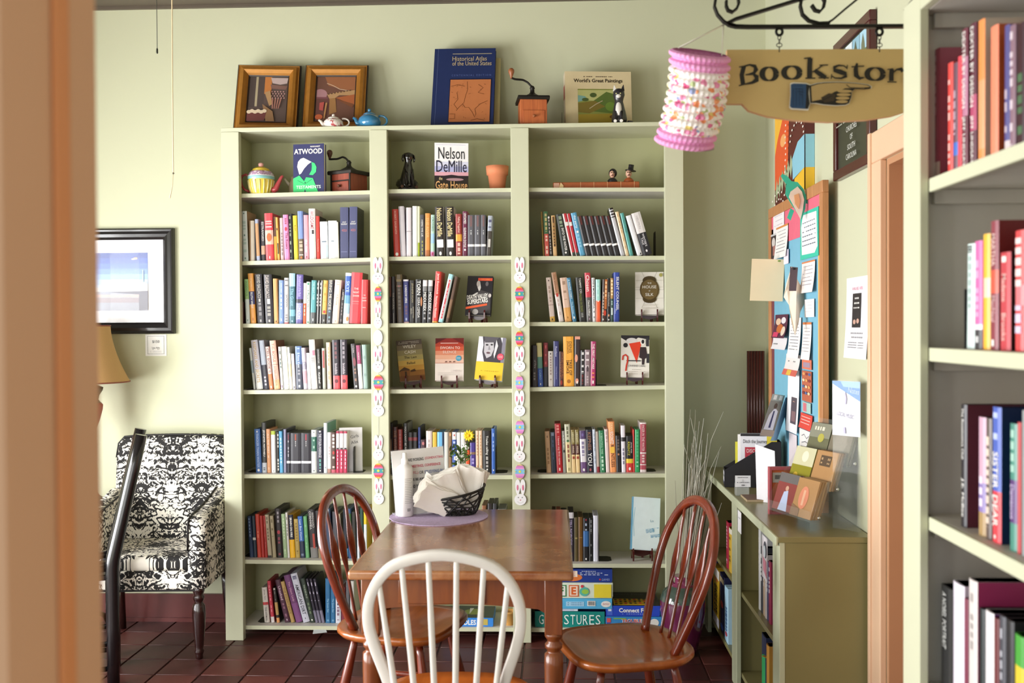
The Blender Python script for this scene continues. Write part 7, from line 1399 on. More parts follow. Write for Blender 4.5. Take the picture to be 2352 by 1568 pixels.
a = P(395, 0, 4.2); b = P(398, 398, 4.2); c_ = P(390, 455, 4.2); top = Vector((a.x - 0.004, 4.2, ZC)); mb = MB(); CD = M('#e0c8a0', 0.8, var=0.15)
mb.tube([top, a, P(396, 200, 4.2), b], 0.0028, CD, n=6); e = mb.build('ceiling_rope'); tag(e, 'long pale cord with a knot hanging in front of the wall', 'cord')
mb = MB(); mb.sphere(b, 0.0045, M('#6a6450', 0.7), n=8, k=6); mb.build('knot', e)
mb = MB(); mb.tube([b, b.lerp(c_, 0.5) + Vector((0.004, 0, 0)), c_], [0.0013, 0.0015, 0.003], CD, n=6); mb.build('tail', e)
# ================================================================ urn with dried twigs
ux, uy = P(1568, 1400, 4.58).x, 4.58
mb = MB()
UR = floral('urn_glaze', '#5a1c3c', ['#7a2c54', '#3a4a44'], 9, 0.5)
prof = [(0.05, 0), (0.062, 0.01), (0.085, 0.1), (0.103, 0.2), (0.104, 0.25), (0.09, 0.29), (0.055, 0.315), (0.036, 0.325), (0.034, 0.345), (0.042, 0.36)]
mb.lathe(prof, UR, n=32, matf=lambda i, j: M('#4a5a50', 0.15, coat=0.5) if 4 <= i <= 5 else (M('#6a2448', 0.12, var=0.3, scale=14, coat=0.6) if i < 4 else M('#8a3a5c', 0.15, coat=0.5)))
u = mb.build('floor_vase', None, (ux, uy, 0)); tag(u, 'dark purple glazed floor vase behind the right chair', 'vase')
mb = MB(); mb.tube([Vector((-0.036 - 0.012 * math.sin(t), 0, 0.34 + 0.02 * math.cos(t))) for t in [i * PI / 8 for i in range(9)]], 0.006, M('#8a3a5c', 0.15, coat=0.5), n=8); mb.build('handle', u)
e = empty('dried_twigs', (ux, uy, 0.3)); tag(e, 'tall bunch of thin pale dried twigs in the purple vase', 'twigs'); TWG = [M('#c4c0b0', 0.8), M('#a49e8a', 0.8), M('#d8d4c8', 0.8)]
r_ = random.Random(21)
for i in range(58):
    a = r_.uniform(0, 2 * PI); sp = r_.random() ** 1.3; hgt = r_.uniform(0.35, 0.72) if i > 6 else r_.uniform(0.72, 0.85); x1 = 0.045 + 0.10 * sp * math.cos(a) + 0.02; y1 = 0.06 * sp * math.sin(a) - 0.02
    pts = []
    for k in range(8):
        t = k / 7; pts.append(Vector((0.012 * math.cos(a) + x1 * t ** 1.1 + 0.012 * math.sin(5 * t + i) * t, 0.012 * math.sin(a) + y1 * t + 0.01 * math.cos(4 * t + i) * t, -0.2 + (hgt + 0.2) * t)))
    if i % 6 == 0: pts[-1] += Vector((0.05 * (1 if i % 12 else -1), 0, -0.02)); pts[-2] += Vector((0.012 * (1 if i % 12 else -1), 0, 0))
    mb = MB(); mb.tube(pts, [0.0027] * 4 + [0.0022, 0.0018, 0.0014, 0.0009], TWG[i % 3], n=5); mb.build('twig', e)
# ================================================================ low green cabinet along the right wall
CX0, CX1, CY0, CY1, CZ = 0.743, 1.05, 3.345, 4.995, 0.80
C = empty('low_cabinet', ((CX0 + CX1) / 2, (CY0 + CY1) / 2, 0)); tag(C, 'low olive green open cabinet along the right wall', 'cabinet'); co = C.location.copy()
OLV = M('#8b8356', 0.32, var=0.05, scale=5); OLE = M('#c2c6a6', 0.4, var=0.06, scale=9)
def cb(name, lo, hi, m, bev=0.002): mb = MB(); mb.box(Vector(lo) - co, Vector(hi) - co, m, bevel=bev); return mb.build(name, C)
CM = 4.17
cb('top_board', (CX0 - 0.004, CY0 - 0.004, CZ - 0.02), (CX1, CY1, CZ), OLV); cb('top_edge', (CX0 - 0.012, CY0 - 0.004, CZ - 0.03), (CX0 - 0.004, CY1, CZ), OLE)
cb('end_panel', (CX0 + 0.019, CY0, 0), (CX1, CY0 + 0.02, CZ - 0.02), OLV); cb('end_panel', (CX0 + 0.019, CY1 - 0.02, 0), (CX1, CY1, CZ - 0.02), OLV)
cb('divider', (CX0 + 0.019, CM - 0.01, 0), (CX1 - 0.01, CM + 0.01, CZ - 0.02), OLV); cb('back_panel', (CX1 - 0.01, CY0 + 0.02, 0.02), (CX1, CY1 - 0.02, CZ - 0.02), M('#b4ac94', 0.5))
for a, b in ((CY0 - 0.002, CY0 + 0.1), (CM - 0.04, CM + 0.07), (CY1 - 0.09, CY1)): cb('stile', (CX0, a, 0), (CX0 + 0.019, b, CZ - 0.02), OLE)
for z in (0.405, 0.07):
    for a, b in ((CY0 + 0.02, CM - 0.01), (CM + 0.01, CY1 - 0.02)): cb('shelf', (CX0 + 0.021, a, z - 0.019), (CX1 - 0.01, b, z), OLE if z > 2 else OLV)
# stickers on the cabinet front
p = Print((CX0 - 0.0125, 4.06, 0), (0, -0.075, 0), (0, 0, -0.06))
def flat(name, O, U, V, col, label, cat='paper', deco=None, bend=0.0, thick=0.0006, group=None):
    """a sheet of paper: O top left, U right, V down; optional bend outwards at the lower edge"""
    O, U, V = Vector(O), Vector(U), Vector(V); N_ = V.cross(U).normalized(); mb = MB(); k = 6 if bend else 1; m = M(col, 0.7, var=0.03)
    f_ = lambda t: O + V * t + N_ * (bend * t * t)
    for i in range(k):
        a, b = f_(i / k), f_((i + 1) / k); mb.face([a, b, b + U, a + U], m, smooth=bool(bend))
    for i in range(k):
        a, b = f_(i / k) - N_ * thick, f_((i + 1) / k) - N_ * thick; mb.face([a + U, b + U, b, a], m, smooth=bool(bend))
    o = mb.build(name, recalc=False); 
    if label: tag(o, label, cat, group)
    if deco:
        p = Print(O, U, V, eps=0.0003)
        if bend:
            old = p.pt; p.pt = lambda u, v, k=None: old(u, v, k) + N_ * (bend * v * v)
        deco(p); p.build('print', o)
    return o
flat('sticker', (CX0 - 0.0125, 4.03, CZ - 0.035), (0, -0.075, 0), (0, 0, -0.085), '#e8e6e8', 'small white paper label on the cabinet front edge', 'label', lambda p: p.marks(0.2, 0.3, 0.8, 0.34, '#a8a8b0', 4))
flat('sticker', (CX0 - 0.0125, 3.56, CZ - 0.035), (0, -0.09, 0), (0, 0, -0.15), '#e0dce0', 'white sticker with pink and black drawing on the cabinet stile', 'sticker', lambda p: p.ell(0.6, 0.3, 0.3, 0.2, '#4a4a54').ell(0.5, 0.35, 0.2, 0.14, '#c8d0d4').poly([(0.2, 0.5), (0.8, 0.55), (0.9, 0.95), (0.3, 0.8)], '#d88a9c'))
# things inside the cabinet: spines face -x
def side_book(xs, pa, pb, z, h, d, col, label, bands=(), texts=(), lean=0.0, group=None, side=None, cat='book', name=None):
    """book on a shelf facing -x; pa, pb pixel columns of its spine"""
    ya, yb = PX(pa, 900, xs).y, PX(pb, 900, xs).y; t = max(0.006, abs(ya - yb) - 0.0006)
    o = make_book(t, h, d, col, bands, texts, side); o.location = (xs, (ya + yb) / 2, z + 0.0005 + t / 2 * abs(math.sin(lean)))
    o.rotation_euler = (Matrix.Rotation(-PI / 2, 3, 'Z') @ Matrix.Rotation(lean, 3, 'Y')).to_euler()
    if name: o.name = name
    tag(o, label, cat, group); return o
g_ = 'books inside the low green cabinet'
side_book(0.775, 1666.0, 1671.5, 0.405, 0.21, 0.16, '#a82440', 'magenta book in far bay of the low cabinet', (), [(0.1, 0.9, '~', '#e0a0b0', 0.4)], group=g_)
side_book(0.775, 1672.0, 1679.0, 0.405, 0.195, 0.15, '#d8b040', 'yellow book beside the magenta book in the low cabinet', [(0.0, 0.12, '#e8e0d0')], [(0.2, 0.8, '~', '#7a5a20', 0.4)], group=g_)
for i, (pa, pb, h, col) in enumerate(((1740.5, 1745, 0.31, '#c8c8c8'), (1745.5, 1750.5, 0.25, '#33343c'), (1751, 1755, 0.23, '#b8a088'), (1755.5, 1759.5, 0.24, '#c4bcb8'), (1760, 1763, 0.22, '#3a3c5c'), (1763.5, 1769, 0.23, '#8a2444'))):
    side_book(0.785, pa, pb, 0.405, h, 0.18, col, '%s %s book, %s from the back in near bay of low cabinet' % ('tall' if i == 0 else 'slim', cname(col), ORD[i]), (), [(0.1, 0.6, '~', '#e8e4e0', 0.3)], group=g_)
def standing_box(pa, pb, xs, z, h, d, col, label, deco=None, lean=0.0):
    ya, yb = PX(pa, 900, xs).y, PX(pb, 900, xs).y; t = abs(ya - yb) - 0.001; mb = MB(); mb.box((-t / 2, 0, 0), (t / 2, d, h), M(col, 0.45), bevel=0.0015); o = mb.build('game_box', None, (xs, (ya + yb) / 2, z + 0.0005), (0, 0, -PI / 2))
    if lean: o.rotation_euler = (Matrix.Rotation(-PI / 2, 3, 'Z') @ Matrix.Rotation(lean, 3, 'Y')).to_euler(); o.location.z += t / 2 * abs(math.sin(lean))
    mb = MB(); mb.box((-t / 2 - 0.001, -0.001, h * 0.02), (t * 0.1, d + 0.001, h * 1.004), M(col, 0.45)); l_ = mb.build('lid', o)
    if deco: p = Print((-t / 2, -0.0014, h), (t, 0, 0), (0, 0, -h), eps=0.0003); deco(p); p.build('side_print', l_)
    tag(o, label, 'game box')
    return o
standing_box(1632.5, 1637, 0.77, 0.07, 0.30, 0.24, '#2c4a9c', 'dark blue game box at the far end of low cabinet')
def eagle(p): p.rect(0, 0, 1, 1, '#ecc030').rect(0, 0, 1, 0.2, '#efe8e0').rect(0, 0.84, 1, 1, '#e8e4f0').text(0.55, 0.52, 0.4, 'EAGLE EYE', '#2a2420', w=0.62, rot=90, bold=0.02).ell(0.5, 0.25, 0.2, 0.03, '#d86a2c')
def eagle2(p):
    p.rect(0, 0, 1, 1, '#ecc030').rect(0, 0, 1, 0.16, '#efe8e0').rect(0, 0.84, 1, 1, '#e8e4f0').ell(0.5, 0.2, 0.3, 0.03, '#d87a4c')
    v, f, x0, x1, y0, y1 = text_geo('EAGLE EYE', 0.02); k = p.mb.mi(p.mat('#2a2420')); p.k += 1
    sy = 0.45 * p.W / (y1 - y0); sx = 0.5 * p.H / (x1 - x0)
    bv = [p.mb.bm.verts.new(p.pt(0.5 + (y - (y0 + y1) / 2) * sy / p.W, 0.3 + (x - x0) * sx / p.H)) for x, y in v]
    for q in f: ff = p.mb.bm.faces.new([bv[i] for i in q]); ff.material_index = k
standing_box(1637.5, 1652, 0.77, 0.07, 0.27, 0.22, '#ecc030', 'yellow game box with lettered spine in far bay of low cabinet', eagle2)
standing_box(1653, 1663, 0.772, 0.07, 0.275, 0.22, '#22244c', 'dark navy game box beside the yellow one in low cabinet', lambda p: p.rect(0.1, 0.05, 0.9, 0.14, '#c8b490').ell(0.5, 0.5, 0.3, 0.06, '#b03c3c').ell(0.5, 0.88, 0.4, 0.05, '#3a5ab0'))
standing_box(1664, 1671, 0.77, 0.07, 0.25, 0.2, '#b4d8ec', 'pale blue game box nearest the middle post of low cabinet', lambda p: p.marks(0.3, 0.3, 0.7, 0.8, '#4a7ab0', 8, True).ell(0.5, 0.85, 0.3, 0.04, '#c84a5c'))
side_book(0.80, 1747, 1757, 0.07, 0.235, 0.16, '#2c3450', 'navy book on bottom shelf of the low cabinet near bay', group=g_)
side_book(0.80, 1758, 1764, 0.07, 0.22, 0.16, '#c89040', 'amber book on bottom shelf of the low cabinet near bay', group=g_)
mb = MB(); t_ = 0.075; mb.box((-t_ / 2, -t_, 0), (t_ / 2, t_, 0.165), M('#2c9a58', 0.45), bevel=0.003); o = mb.build('gift_box', None, (0.86, 3.82, 0.0705), (0, 0, 0.5)); tag(o, 'green box with gold lid stripe at the bottom of low cabinet', 'box')
mb = MB(); mb.box((-0.055, -0.055, 0.1655), (0.05, 0.055, 0.1665), M('#b8942c', 0.4)); mb.build('lid_print', o)
mb = MB(); mb.box((-0.02, -t_ - 0.0012, 0.02), (0.0, -t_, 0.13), M('#a83434', 0.5)); mb.build('side_print', o)
# ---------------------------------------------------------------- dark wood panel in the corner
MH = wood('dark_panel', '#3a1410', '#54201a', axis=2, rough=0.35, scale=5, stretch=10); a = P(1716, 806, 4.93); b = P(1756, 806, 4.93)
e = empty('wood_panel', ((a.x + b.x) / 2, 4.93, 0.8)); tag(e, 'dark reddish fluted wood panel leaning in the corner behind board', 'panel')
mb = MB(); hw = (b.x - a.x) / 2; mb.box((-hw, 0, 0.0), (hw, 0.012, a.z - 0.8), MH); mb.build('board', e)
for i in range(6): x = -hw + 2 * hw * (i + 0.5) / 6; mb = MB(); mb.tube([(x, 0, 0), (x, 0, a.z - 0.8)], [0.0055, 0.0055], MH, n=8); mb.build('flute', e)
e.location.z = 0.8005
# ================================================================ notice board standing on the cabinet
BX = 1.0; BY0, BY1, BZ0, BZ1 = 3.76, 4.70, CZ + 0.001, 2.045
e = empty('notice_board', (BX, (BY0 + BY1) / 2, BZ0)); tag(e, 'tall wood framed notice board with blue backing covered in papers', 'notice board'); bo = e.location.copy()
OAK = wood('oak_frame', '#b0764a', '#c88c5c', axis=2, rough=0.5, coat=0.1)
def bd_(name, lo, hi, m, bev=0.002, par=None): mb = MB(); mb.box(Vector(lo) - bo, Vector(hi) - bo, m, bevel=bev); return mb.build(name, par or e)
bd_('backing', (BX + 0.004, BY0 + 0.02, BZ0 + 0.02), (BX + 0.018, BY1 - 0.02, BZ1 - 0.02), M('#79b4cc', 0.7))
bd_('frame_rail', (BX - 0.004, BY0, BZ1 - 0.045), (BX + 0.02, BY1, BZ1), OAK); bd_('frame_rail', (BX - 0.004, BY0, BZ0), (BX + 0.02, BY1, BZ0 + 0.045), OAK)
bd_('frame_rail', (BX - 0.004, BY0, BZ0 + 0.045), (BX + 0.02, BY0 + 0.045, BZ1 - 0.045), OAK); bd_('frame_rail', (BX - 0.004, BY1 - 0.045, BZ0 + 0.045), (BX + 0.02, BY1, BZ1 - 0.045), OAK)
bd_('pink_header', (BX + 0.0025, BY0 + 0.04, BZ1 - 0.18), (BX + 0.0042, BY1 - 0.045, BZ1 - 0.045), M('#e06a80', 0.7), 0)
bd_('maroon_border', (BX + 0.0025, BY1 - 0.09, BZ0 + 0.3), (BX + 0.0042, BY1 - 0.045, BZ1 - 0.1), M('#7a4048', 0.7), 0)
bd_('yellow_border', (BX + 0.0025, BY0 + 0.045, BZ0 + 0.2), (BX + 0.0042, BY0 + 0.085, BZ1 - 0.18), M('#e8b060', 0.7), 0)
def pin_sheet(px0, py0, px1, py1, col, label, deco=None, xo=0.0, bend=0.0, skew=0.0, name='pinned_paper'):
    """paper pinned flat on the board; far top corner px0,py0 to near bottom px1,py1"""
    X_ = BX + 0.0005 - xo; a = PX(px0, py0, X_); b = PX(px1, py0, X_); zt = a.z; zb = PX((px0 + px1) / 2, py1, X_).z
    return flat(name, (X_, a.y, zt), (0, b.y - a.y, skew), (0, 0, zb - zt), col, label, 'paper', deco, bend)
lines = lambda c='#8a8a90', n=6, v0=0.15, v1=0.85: (lambda p: [p.marks(0.15, v0 + (v1 - v0) * i / n, 0.85, v0 + (v1 - v0) * i / n + 0.02, c, 7, seed=i) for i in range(n)])
pin_sheet(1776, 494, 1801, 533, '#ece6e8', 'small white note at the top far corner of notice board', lines('#a08090', 3), 0.001)
pin_sheet(1783, 524, 1810, 592, '#efece8', 'white note with orange edge below the top corner note', lambda p: (p.rect(0, 0, 1, 0.06, '#d8904c'), lines('#9a96a0', 7, 0.15, 0.9)(p)), 0.002, 0.012)
pin_sheet(1771, 540, 1786, 592, '#3a3030', 'small dark photo print at far edge of notice board', lambda p: p.ell(0.4, 0.35, 0.25, 0.2, '#d8d0cc').rect(0.3, 0.5, 0.7, 0.9, '#a8706a').rect(0, 0.0, 1, 0.08, '#c8c8c8'), 0.001)
pin_sheet(1800, 575, 1811, 606, '#e4dcec', 'narrow lavender slip on the notice board', None, 0.004)
def cyan(p):
    p.poly([(0.16, 0.05), (0.9, 0.08), (0.95, 0.8), (0.8, 0.92), (0.1, 0.9), (0.06, 0.3)], '#f2f0f2'); lines('#5a6a7a', 6, 0.22, 0.8)(p)
pin_sheet(1838, 492, 1880, 592, '#3cc0a4', 'large turquoise edged notice near right side of notice board', cyan, 0.002)
pin_sheet(1842, 603, 1872, 672, '#efe6e2', 'white note with orange edge below the turquoise notice', lambda p: (p.rect(0, 0, 1, 0.05, '#d8804c'), lines('#9a98a8', 6)(p)), 0.004, 0.012, 0.0)
pin_sheet(1848, 688, 1870, 728, '#eeeaea', 'small square white note at near side of notice board', lines('#a8a4b0', 4), 0.003)
pin_sheet(1844, 740, 1864, 826, '#efe8e4', 'tall white sheet with orange top on notice board', lambda p: (p.rect(0, 0, 1, 0.06, '#d8804c'), lines('#b8b4bc', 8)(p)), 0.003, 0.01)
pin_sheet(1781, 723, 1810, 776, '#5a2c40', 'collage photo flyer pinned at far side of notice board', lambda p: p.ell(0.3, 0.3, 0.2, 0.15, '#e4c4a8').ell(0.7, 0.25, 0.18, 0.14, '#e8e0e4').ell(0.5, 0.6, 0.25, 0.2, '#c86a34').ell(0.8, 0.7, 0.15, 0.2, '#e8d4c0').rect(0.1, 0.75, 0.5, 0.95, '#d8406a'), 0.004, 0.02)
pin_sheet(1776, 774, 1808, 802, '#e8e4e6', 'small white card below the collage flyer on notice board', lambda p: p.marks(0.1, 0.5, 0.4, 0.6, '#5a5a60', 3), 0.003, 0.012)
pin_sheet(1814, 730, 1840, 822, '#eceae8', 'white text sheet in the middle of notice board', lines('#a4a4ac', 9), 0.003, 0.014)
pin_sheet(1806, 812, 1838, 862, '#e8e0dc', 'white card with red and yellow border on notice board', lambda p: p.rect(0, 0.72, 1, 1, '#d86a5c').rect(0.3, 0.74, 0.6, 0.98, '#e8c050').marks(0.2, 0.3, 0.7, 0.36, '#8a8a8c', 5), 0.006, 0.02)
pin_sheet(1810, 846, 1836, 992, '#f0eef0', 'long white sheet with dark photo on the notice board', lambda p: p.rect(0.38, 0.44, 0.86, 0.86, '#5a5058').ell(0.6, 0.56, 0.16, 0.06, '#c89a84').rect(0.46, 0.66, 0.8, 0.82, '#8a6a6c'), 0.004, 0.012)
pin_sheet(1842, 824, 1864, 848, '#d8785c', 'small orange flyer at near side of notice board', lambda p: p.rect(0.15, 0.3, 0.85, 0.8, '#a890a4'), 0.003)
pin_sheet(1842, 850, 1864, 922, '#b86448', 'orange patterned flyer at near side of notice board', lambda p: [p.ell(0.2 + 0.3 * (i % 3), 0.1 + 0.13 * (i // 3) * 2 * 0.8, 0.13, 0.05, ('#e8a060', '#8a3a3c', '#5a6a9c', '#e8d0a8')[i % 4], n=8) for i in range(12)], 0.003)
pin_sheet(1843, 921, 1862, 948, '#a8c8c0', 'pale teal flyer below the orange patterned one', lambda p: p.rect(0.1, 0.1, 0.5, 0.9, '#d87a84'), 0.003)
pin_sheet(1839, 946, 1866, 985, '#d84a3c', 'bright red slip at lower near side of notice board', lambda p: [p.rect(0.1, 0.2 + 0.2 * i, 0.85, 0.25 + 0.2 * i, '#f0c8c0') for i in range(3)], 0.004, 0.01)
pin_sheet(1836, 982, 1864, 1040, '#ece8e4', 'white leaflet with script below the red slip', lambda p: p.ribbon([(0.2, 0.3), (0.4, 0.2), (0.6, 0.35), (0.8, 0.2)], 0.003, '#6a6a70').ribbon([(0.2, 0.6), (0.5, 0.5), (0.8, 0.55)], 0.003, '#6a6a70'), 0.003)
pin_sheet(1812, 992, 1830, 1100, '#e8dce0', 'narrow pink and white strip at lower part of notice board', lambda p: p.rect(0, 0.8, 1, 1, '#c86a74'), 0.002)
# loose sheet facing the room, pinned by its edge
a, b = P(1727, 594, 4.42), P(1801, 596, 4.42); flat('loose_sheet', a, b - a + Vector((0, -0.01, 0)), P(1722, 690, 4.40) - a, '#f0d8b0', 'blank cream sheet sticking out from the notice board', 'paper', lambda p: p.ell(0.84, 0.04, 0.05, 0.02, '#7a9a3c'))
a, b = P(1775, 904, 4.3), P(1803, 908, 4.36)
flat('photo_flyer', a, b - a, P(1745, 1000, 4.2) - a, '#d8d8e0', 'curled photo flyer with white shirted figure at lower board', 'paper', lambda p: p.rect(0, 0, 1, 0.16, '#a8aca4').rect(0.15, 0.02, 0.4, 0.13, W_).rect(0.6, 0.02, 0.85, 0.13, W_).rect(0, 0.16, 1, 0.86, '#8a867c').poly([(0.2, 0.5), (0.5, 0.32), (0.8, 0.4), (0.85, 0.85), (0.1, 0.85)], '#e8e8f4').ell(0.5, 0.28, 0.13, 0.07, '#5a4438').poly([(0.45, 0.4), (0.55, 0.4), (0.58, 0.8), (0.42, 0.8)], '#3a3c6c').rect(0, 0.86, 1, 1, '#b8a494'))
a = P(1805, 912, 4.34); flat('blue_leaflet', a, P(1818, 914, 4.44) - a, P(1770, 1012, 4.26) - a, '#9cc0dc', 'pale blue leaflet hanging behind the photo flyer', 'paper')
# feather shaped cutout with dark clip
a = P(1826, 612, 4.08); e2 = empty('paper_cutout', a); tag(e2, 'tall curled cream paper cutout with a clip on notice board', 'paper')
mb = MB(); CRM = M('#ecdcc8', 0.7); pts = [(1818, 612), (1830, 640), (1846, 668), (1850, 690), (1838, 716), (1834, 740), (1826, 770), (1818, 740), (1812, 700), (1800, 682), (1806, 650)]
mb.prism([P(x, y, 4.02 + 0.05 * math.sin(y * 0.03)) - a for x, y in pts], (0.001, 0.001, 0), CRM); mb.build('sheet', e2)
mb = MB(); mb.prism([P(x, y, 4.0) - a for x, y in ((1815, 612), (1832, 614), (1828, 668), (1812, 668))], (0.002, 0.002, 0), M('#5c4c54', 0.5)); mb.build('photo_strip', e2)
mb = MB(); mb.sphere(P(1825, 617, 3.99) - a, (0.008, 0.004, 0.004), M('#1c1a1c', 0.3)); mb.build('clip', e2)
# turquoise bird cutout on the top rail
a = P(1825, 450, 3.98); e2 = empty('bird_cutout', a); tag(e2, 'turquoise paper bird cutout perched over the board top rail', 'decoration'); TQ = M('#3fb89c', 0.6); 
def cut(name, pts, m, Y, t=0.003): mb = MB(); mb.prism([P(x, y, Y) - a for x, y in pts], (0, t, 0), m); mb.build(name, e2)
cut('body', [(1818, 416), (1832, 418), (1846, 434), (1852, 452), (1850, 478), (1842, 505), (1832, 490), (1816, 466), (1804, 446), (1806, 424)], TQ, 3.99)
cut('breast', [(1832, 428), (1842, 440), (1847, 458), (1844, 482), (1839, 503), (1826, 478), (1812, 452), (1816, 440)], M('#e8d4c4', 0.6), 3.983)
cut('breast_patch', [(1824, 448), (1834, 444), (1838, 462), (1834, 480), (1826, 468)], M('#e0a878', 0.6), 3.979)
cut('tail', [(1793, 404), (1797, 399), (1808, 404), (1818, 416), (1812, 428), (1804, 420)], TQ, 3.995); cut('wing', [(1850, 446), (1858, 446), (1860, 456), (1856, 468), (1848, 466)], TQ, 4.0); cut('leg', [(1816, 478), (1824, 484), (1816, 506), (1808, 500)], TQ, 4.0)
# ---------------------------------------------------------------- painting, framed poster and flyer on the right wall
PXF = 1.018; a = PX(1781, 600, PXF); b = PX(1850, 600, PXF); z0, z1 = 2.0, 2.56
e = empty('canvas_painting', (PXF, (a.y + b.y) / 2, z0)); tag(e, 'colourful painted canvas with orange, maroon and yellow shapes above the board', 'painting')
mb = MB(); w2 = (a.y - b.y) / 2; mb.box((0, -w2, 0), (XR - PXF - 0.001, w2, z1 - z0), M('#54201c', 0.6)); cv = mb.build('canvas', e)
p = Print((-0.0003, w2, z1 - z0), (0, -2 * w2, 0), (0, 0, -(z1 - z0)), eps=0.0003)
p.rect(0, 0, 1, 1, '#5c2420').poly([(0, 0), (0.3, 0), (0.34, 0.2), (0, 0.5)], '#f0b83c').poly([(0, 0.5), (0.1, 0.38), (0.34, 0.2), (0.5, 0.3), (0.46, 0.66), (0, 0.78)], '#e05a2c').ell(0.3, 0.42, 0.1, 0.05, '#f0a868')
for i in range(6): p.poly([(0.03 + 0.1 * i, 0.8 - 0.025 * i), (0.08 + 0.1 * i, 0.7 - 0.025 * i), (0.13 + 0.1 * i, 0.78 - 0.025 * i), (0.08 + 0.1 * i, 0.88 - 0.025 * i)], '#a8b490')
p.poly([(0.62, 0.62), (0.8, 0.52), (1, 0.5), (1, 0.74), (0.64, 0.78)], '#8cc4d8').poly([(0.7, 0.78), (1, 0.74), (1, 1), (0.7, 1)], '#e8b830').poly([(0.5, 0.86), (0.68, 0.8), (0.68, 0.92), (0.55, 0.94)], '#d83c2c')
for cx, cv_, rr in ((0.78, 0.48, 0.2), (0.2, 0.98, 0.2), (0.2, 0.98, 0.3)):
    for i in range(9): t = PI * i / 8; p.ell(cx + rr * math.cos(t), cv_ - rr * 0.9 * math.sin(t) * 0.6, 0.02, 0.009, '#efe8dc', n=6)
for i in range(12): p.ell(0.48 + 0.01 * math.sin(i), 0.2 + 0.045 * i, 0.018, 0.009, '#efe8dc', n=6)
p.build('painted_front', cv)
p = Print((-0.0, -w2 - 0.0003, z1 - z0), (XR - PXF - 0.001, 0, 0), (0, 0, -(z1 - z0)), eps=0.0003); p.rect(0, 0.5, 1, 0.74, '#8cc4d8').rect(0, 0.74, 1, 1, '#e8b830').build('painted_edge', cv)
PF2 = 1.03; a = PX(1913, 300, PF2); b = PX(1997, 300, PF2); z0, z1 = 2.035, 2.535
e = empty('framed_poster', (PF2, (a.y + b.y) / 2, z0)); tag(e, 'dark red framed poster of church photographs on the right wall', 'picture'); w2 = (a.y - b.y) / 2; hh = z1 - z0; FR = M('#4a1518', 0.3, coat=0.3)
for nm, lo, hi in (('frame_rail', (0, -w2, 0), (0.024, w2, 0.035)), ('frame_rail', (0, -w2, hh - 0.035), (0.024, w2, hh)), ('frame_rail', (0, -w2, 0.035), (0.024, -w2 + 0.035, hh - 0.035)), ('frame_rail', (0, w2 - 0.035, 0.035), (0.024, w2, hh - 0.035))): mb = MB(); mb.box(lo, hi, FR, bevel=0.003); mb.build(nm, e)
mb = MB(); mb.box((0.01, -w2 + 0.03, 0.03), (0.02, w2 - 0.03, hh - 0.03), M('#3a3c2e', 0.4)); po = mb.build('poster', e)
p = Print((0.0095, w2 - 0.035, hh - 0.035), (0, -2 * w2 + 0.07, 0), (0, 0, -hh + 0.07), eps=0.0003, rough=0.3)
for r in range(3):
    for c in range(4):
        u, v = 0.03 + 0.24 * c, 0.02 + 0.2 * r; p.rect(u, v, u + 0.22, v + 0.185, ('#a8d0e4', '#dce8ec', '#8cb8cc')[(r + c) % 3]).poly([(u + 0.05, v + 0.185), (u + 0.05, v + 0.1), (u + 0.1, v + 0.02), (u + 0.15, v + 0.1), (u + 0.17, v + 0.185)], ('#6a7058', '#e0e0d8', '#4a5440')[(r * 2 + c) % 3]).rect(u, v + 0.15, u + 0.22, v + 0.185, '#5a7048')
p.marks(0.05, 0.64, 0.4, 0.65, '#c8c8b8', 10)
for i, t in enumerate(('CHURCHES', 'OF', 'SOUTH', 'CAROLINA')): p.text(0.56, 0.72 + 0.075 * i, 0.045, t, '#dcdcd4', w=0.34 if i != 1 else 0.08)
p.build('poster_print', po)
X_ = XR - 0.001; a = PX(1945, 642, X_); b = PX(1997, 640, X_)
flat('flyer', (X_, a.y, 1.672), (0, b.y - a.y, 0), (0, 0, -0.285), '#eeecf0', 'white flyer with black picture taped beside the door', 'flyer', lambda p: [p.text(0.5, 0.14, 0.04, 'AVAILABLE HERE', '#e08aa4', w=0.6), p.rect(0.3, 0.2, 0.68, 0.62, '#2c2a2c'), p.marks(0.4, 0.25, 0.58, 0.27, W_, 3), p.marks(0.38, 0.31, 0.6, 0.33, W_, 4), p.marks(0.36, 0.37, 0.62, 0.385, W_, 4), p.ell(0.42, 0.55, 0.06, 0.03, '#c8a090'), p.ell(0.57, 0.54, 0.06, 0.03, '#c8a090'), p.marks(0.2, 0.68, 0.8, 0.7, '#b8b8bc', 8), p.marks(0.25, 0.73, 0.8, 0.75, '#b8b8bc', 8), p.marks(0.2, 0.8, 0.85, 0.81, '#8a8a8e', 10), p.marks(0.2, 0.83, 0.85, 0.84, '#8a8a8e', 10), p.marks(0.2, 0.86, 0.85, 0.87, '#8a8a8e', 10)], 0.012)
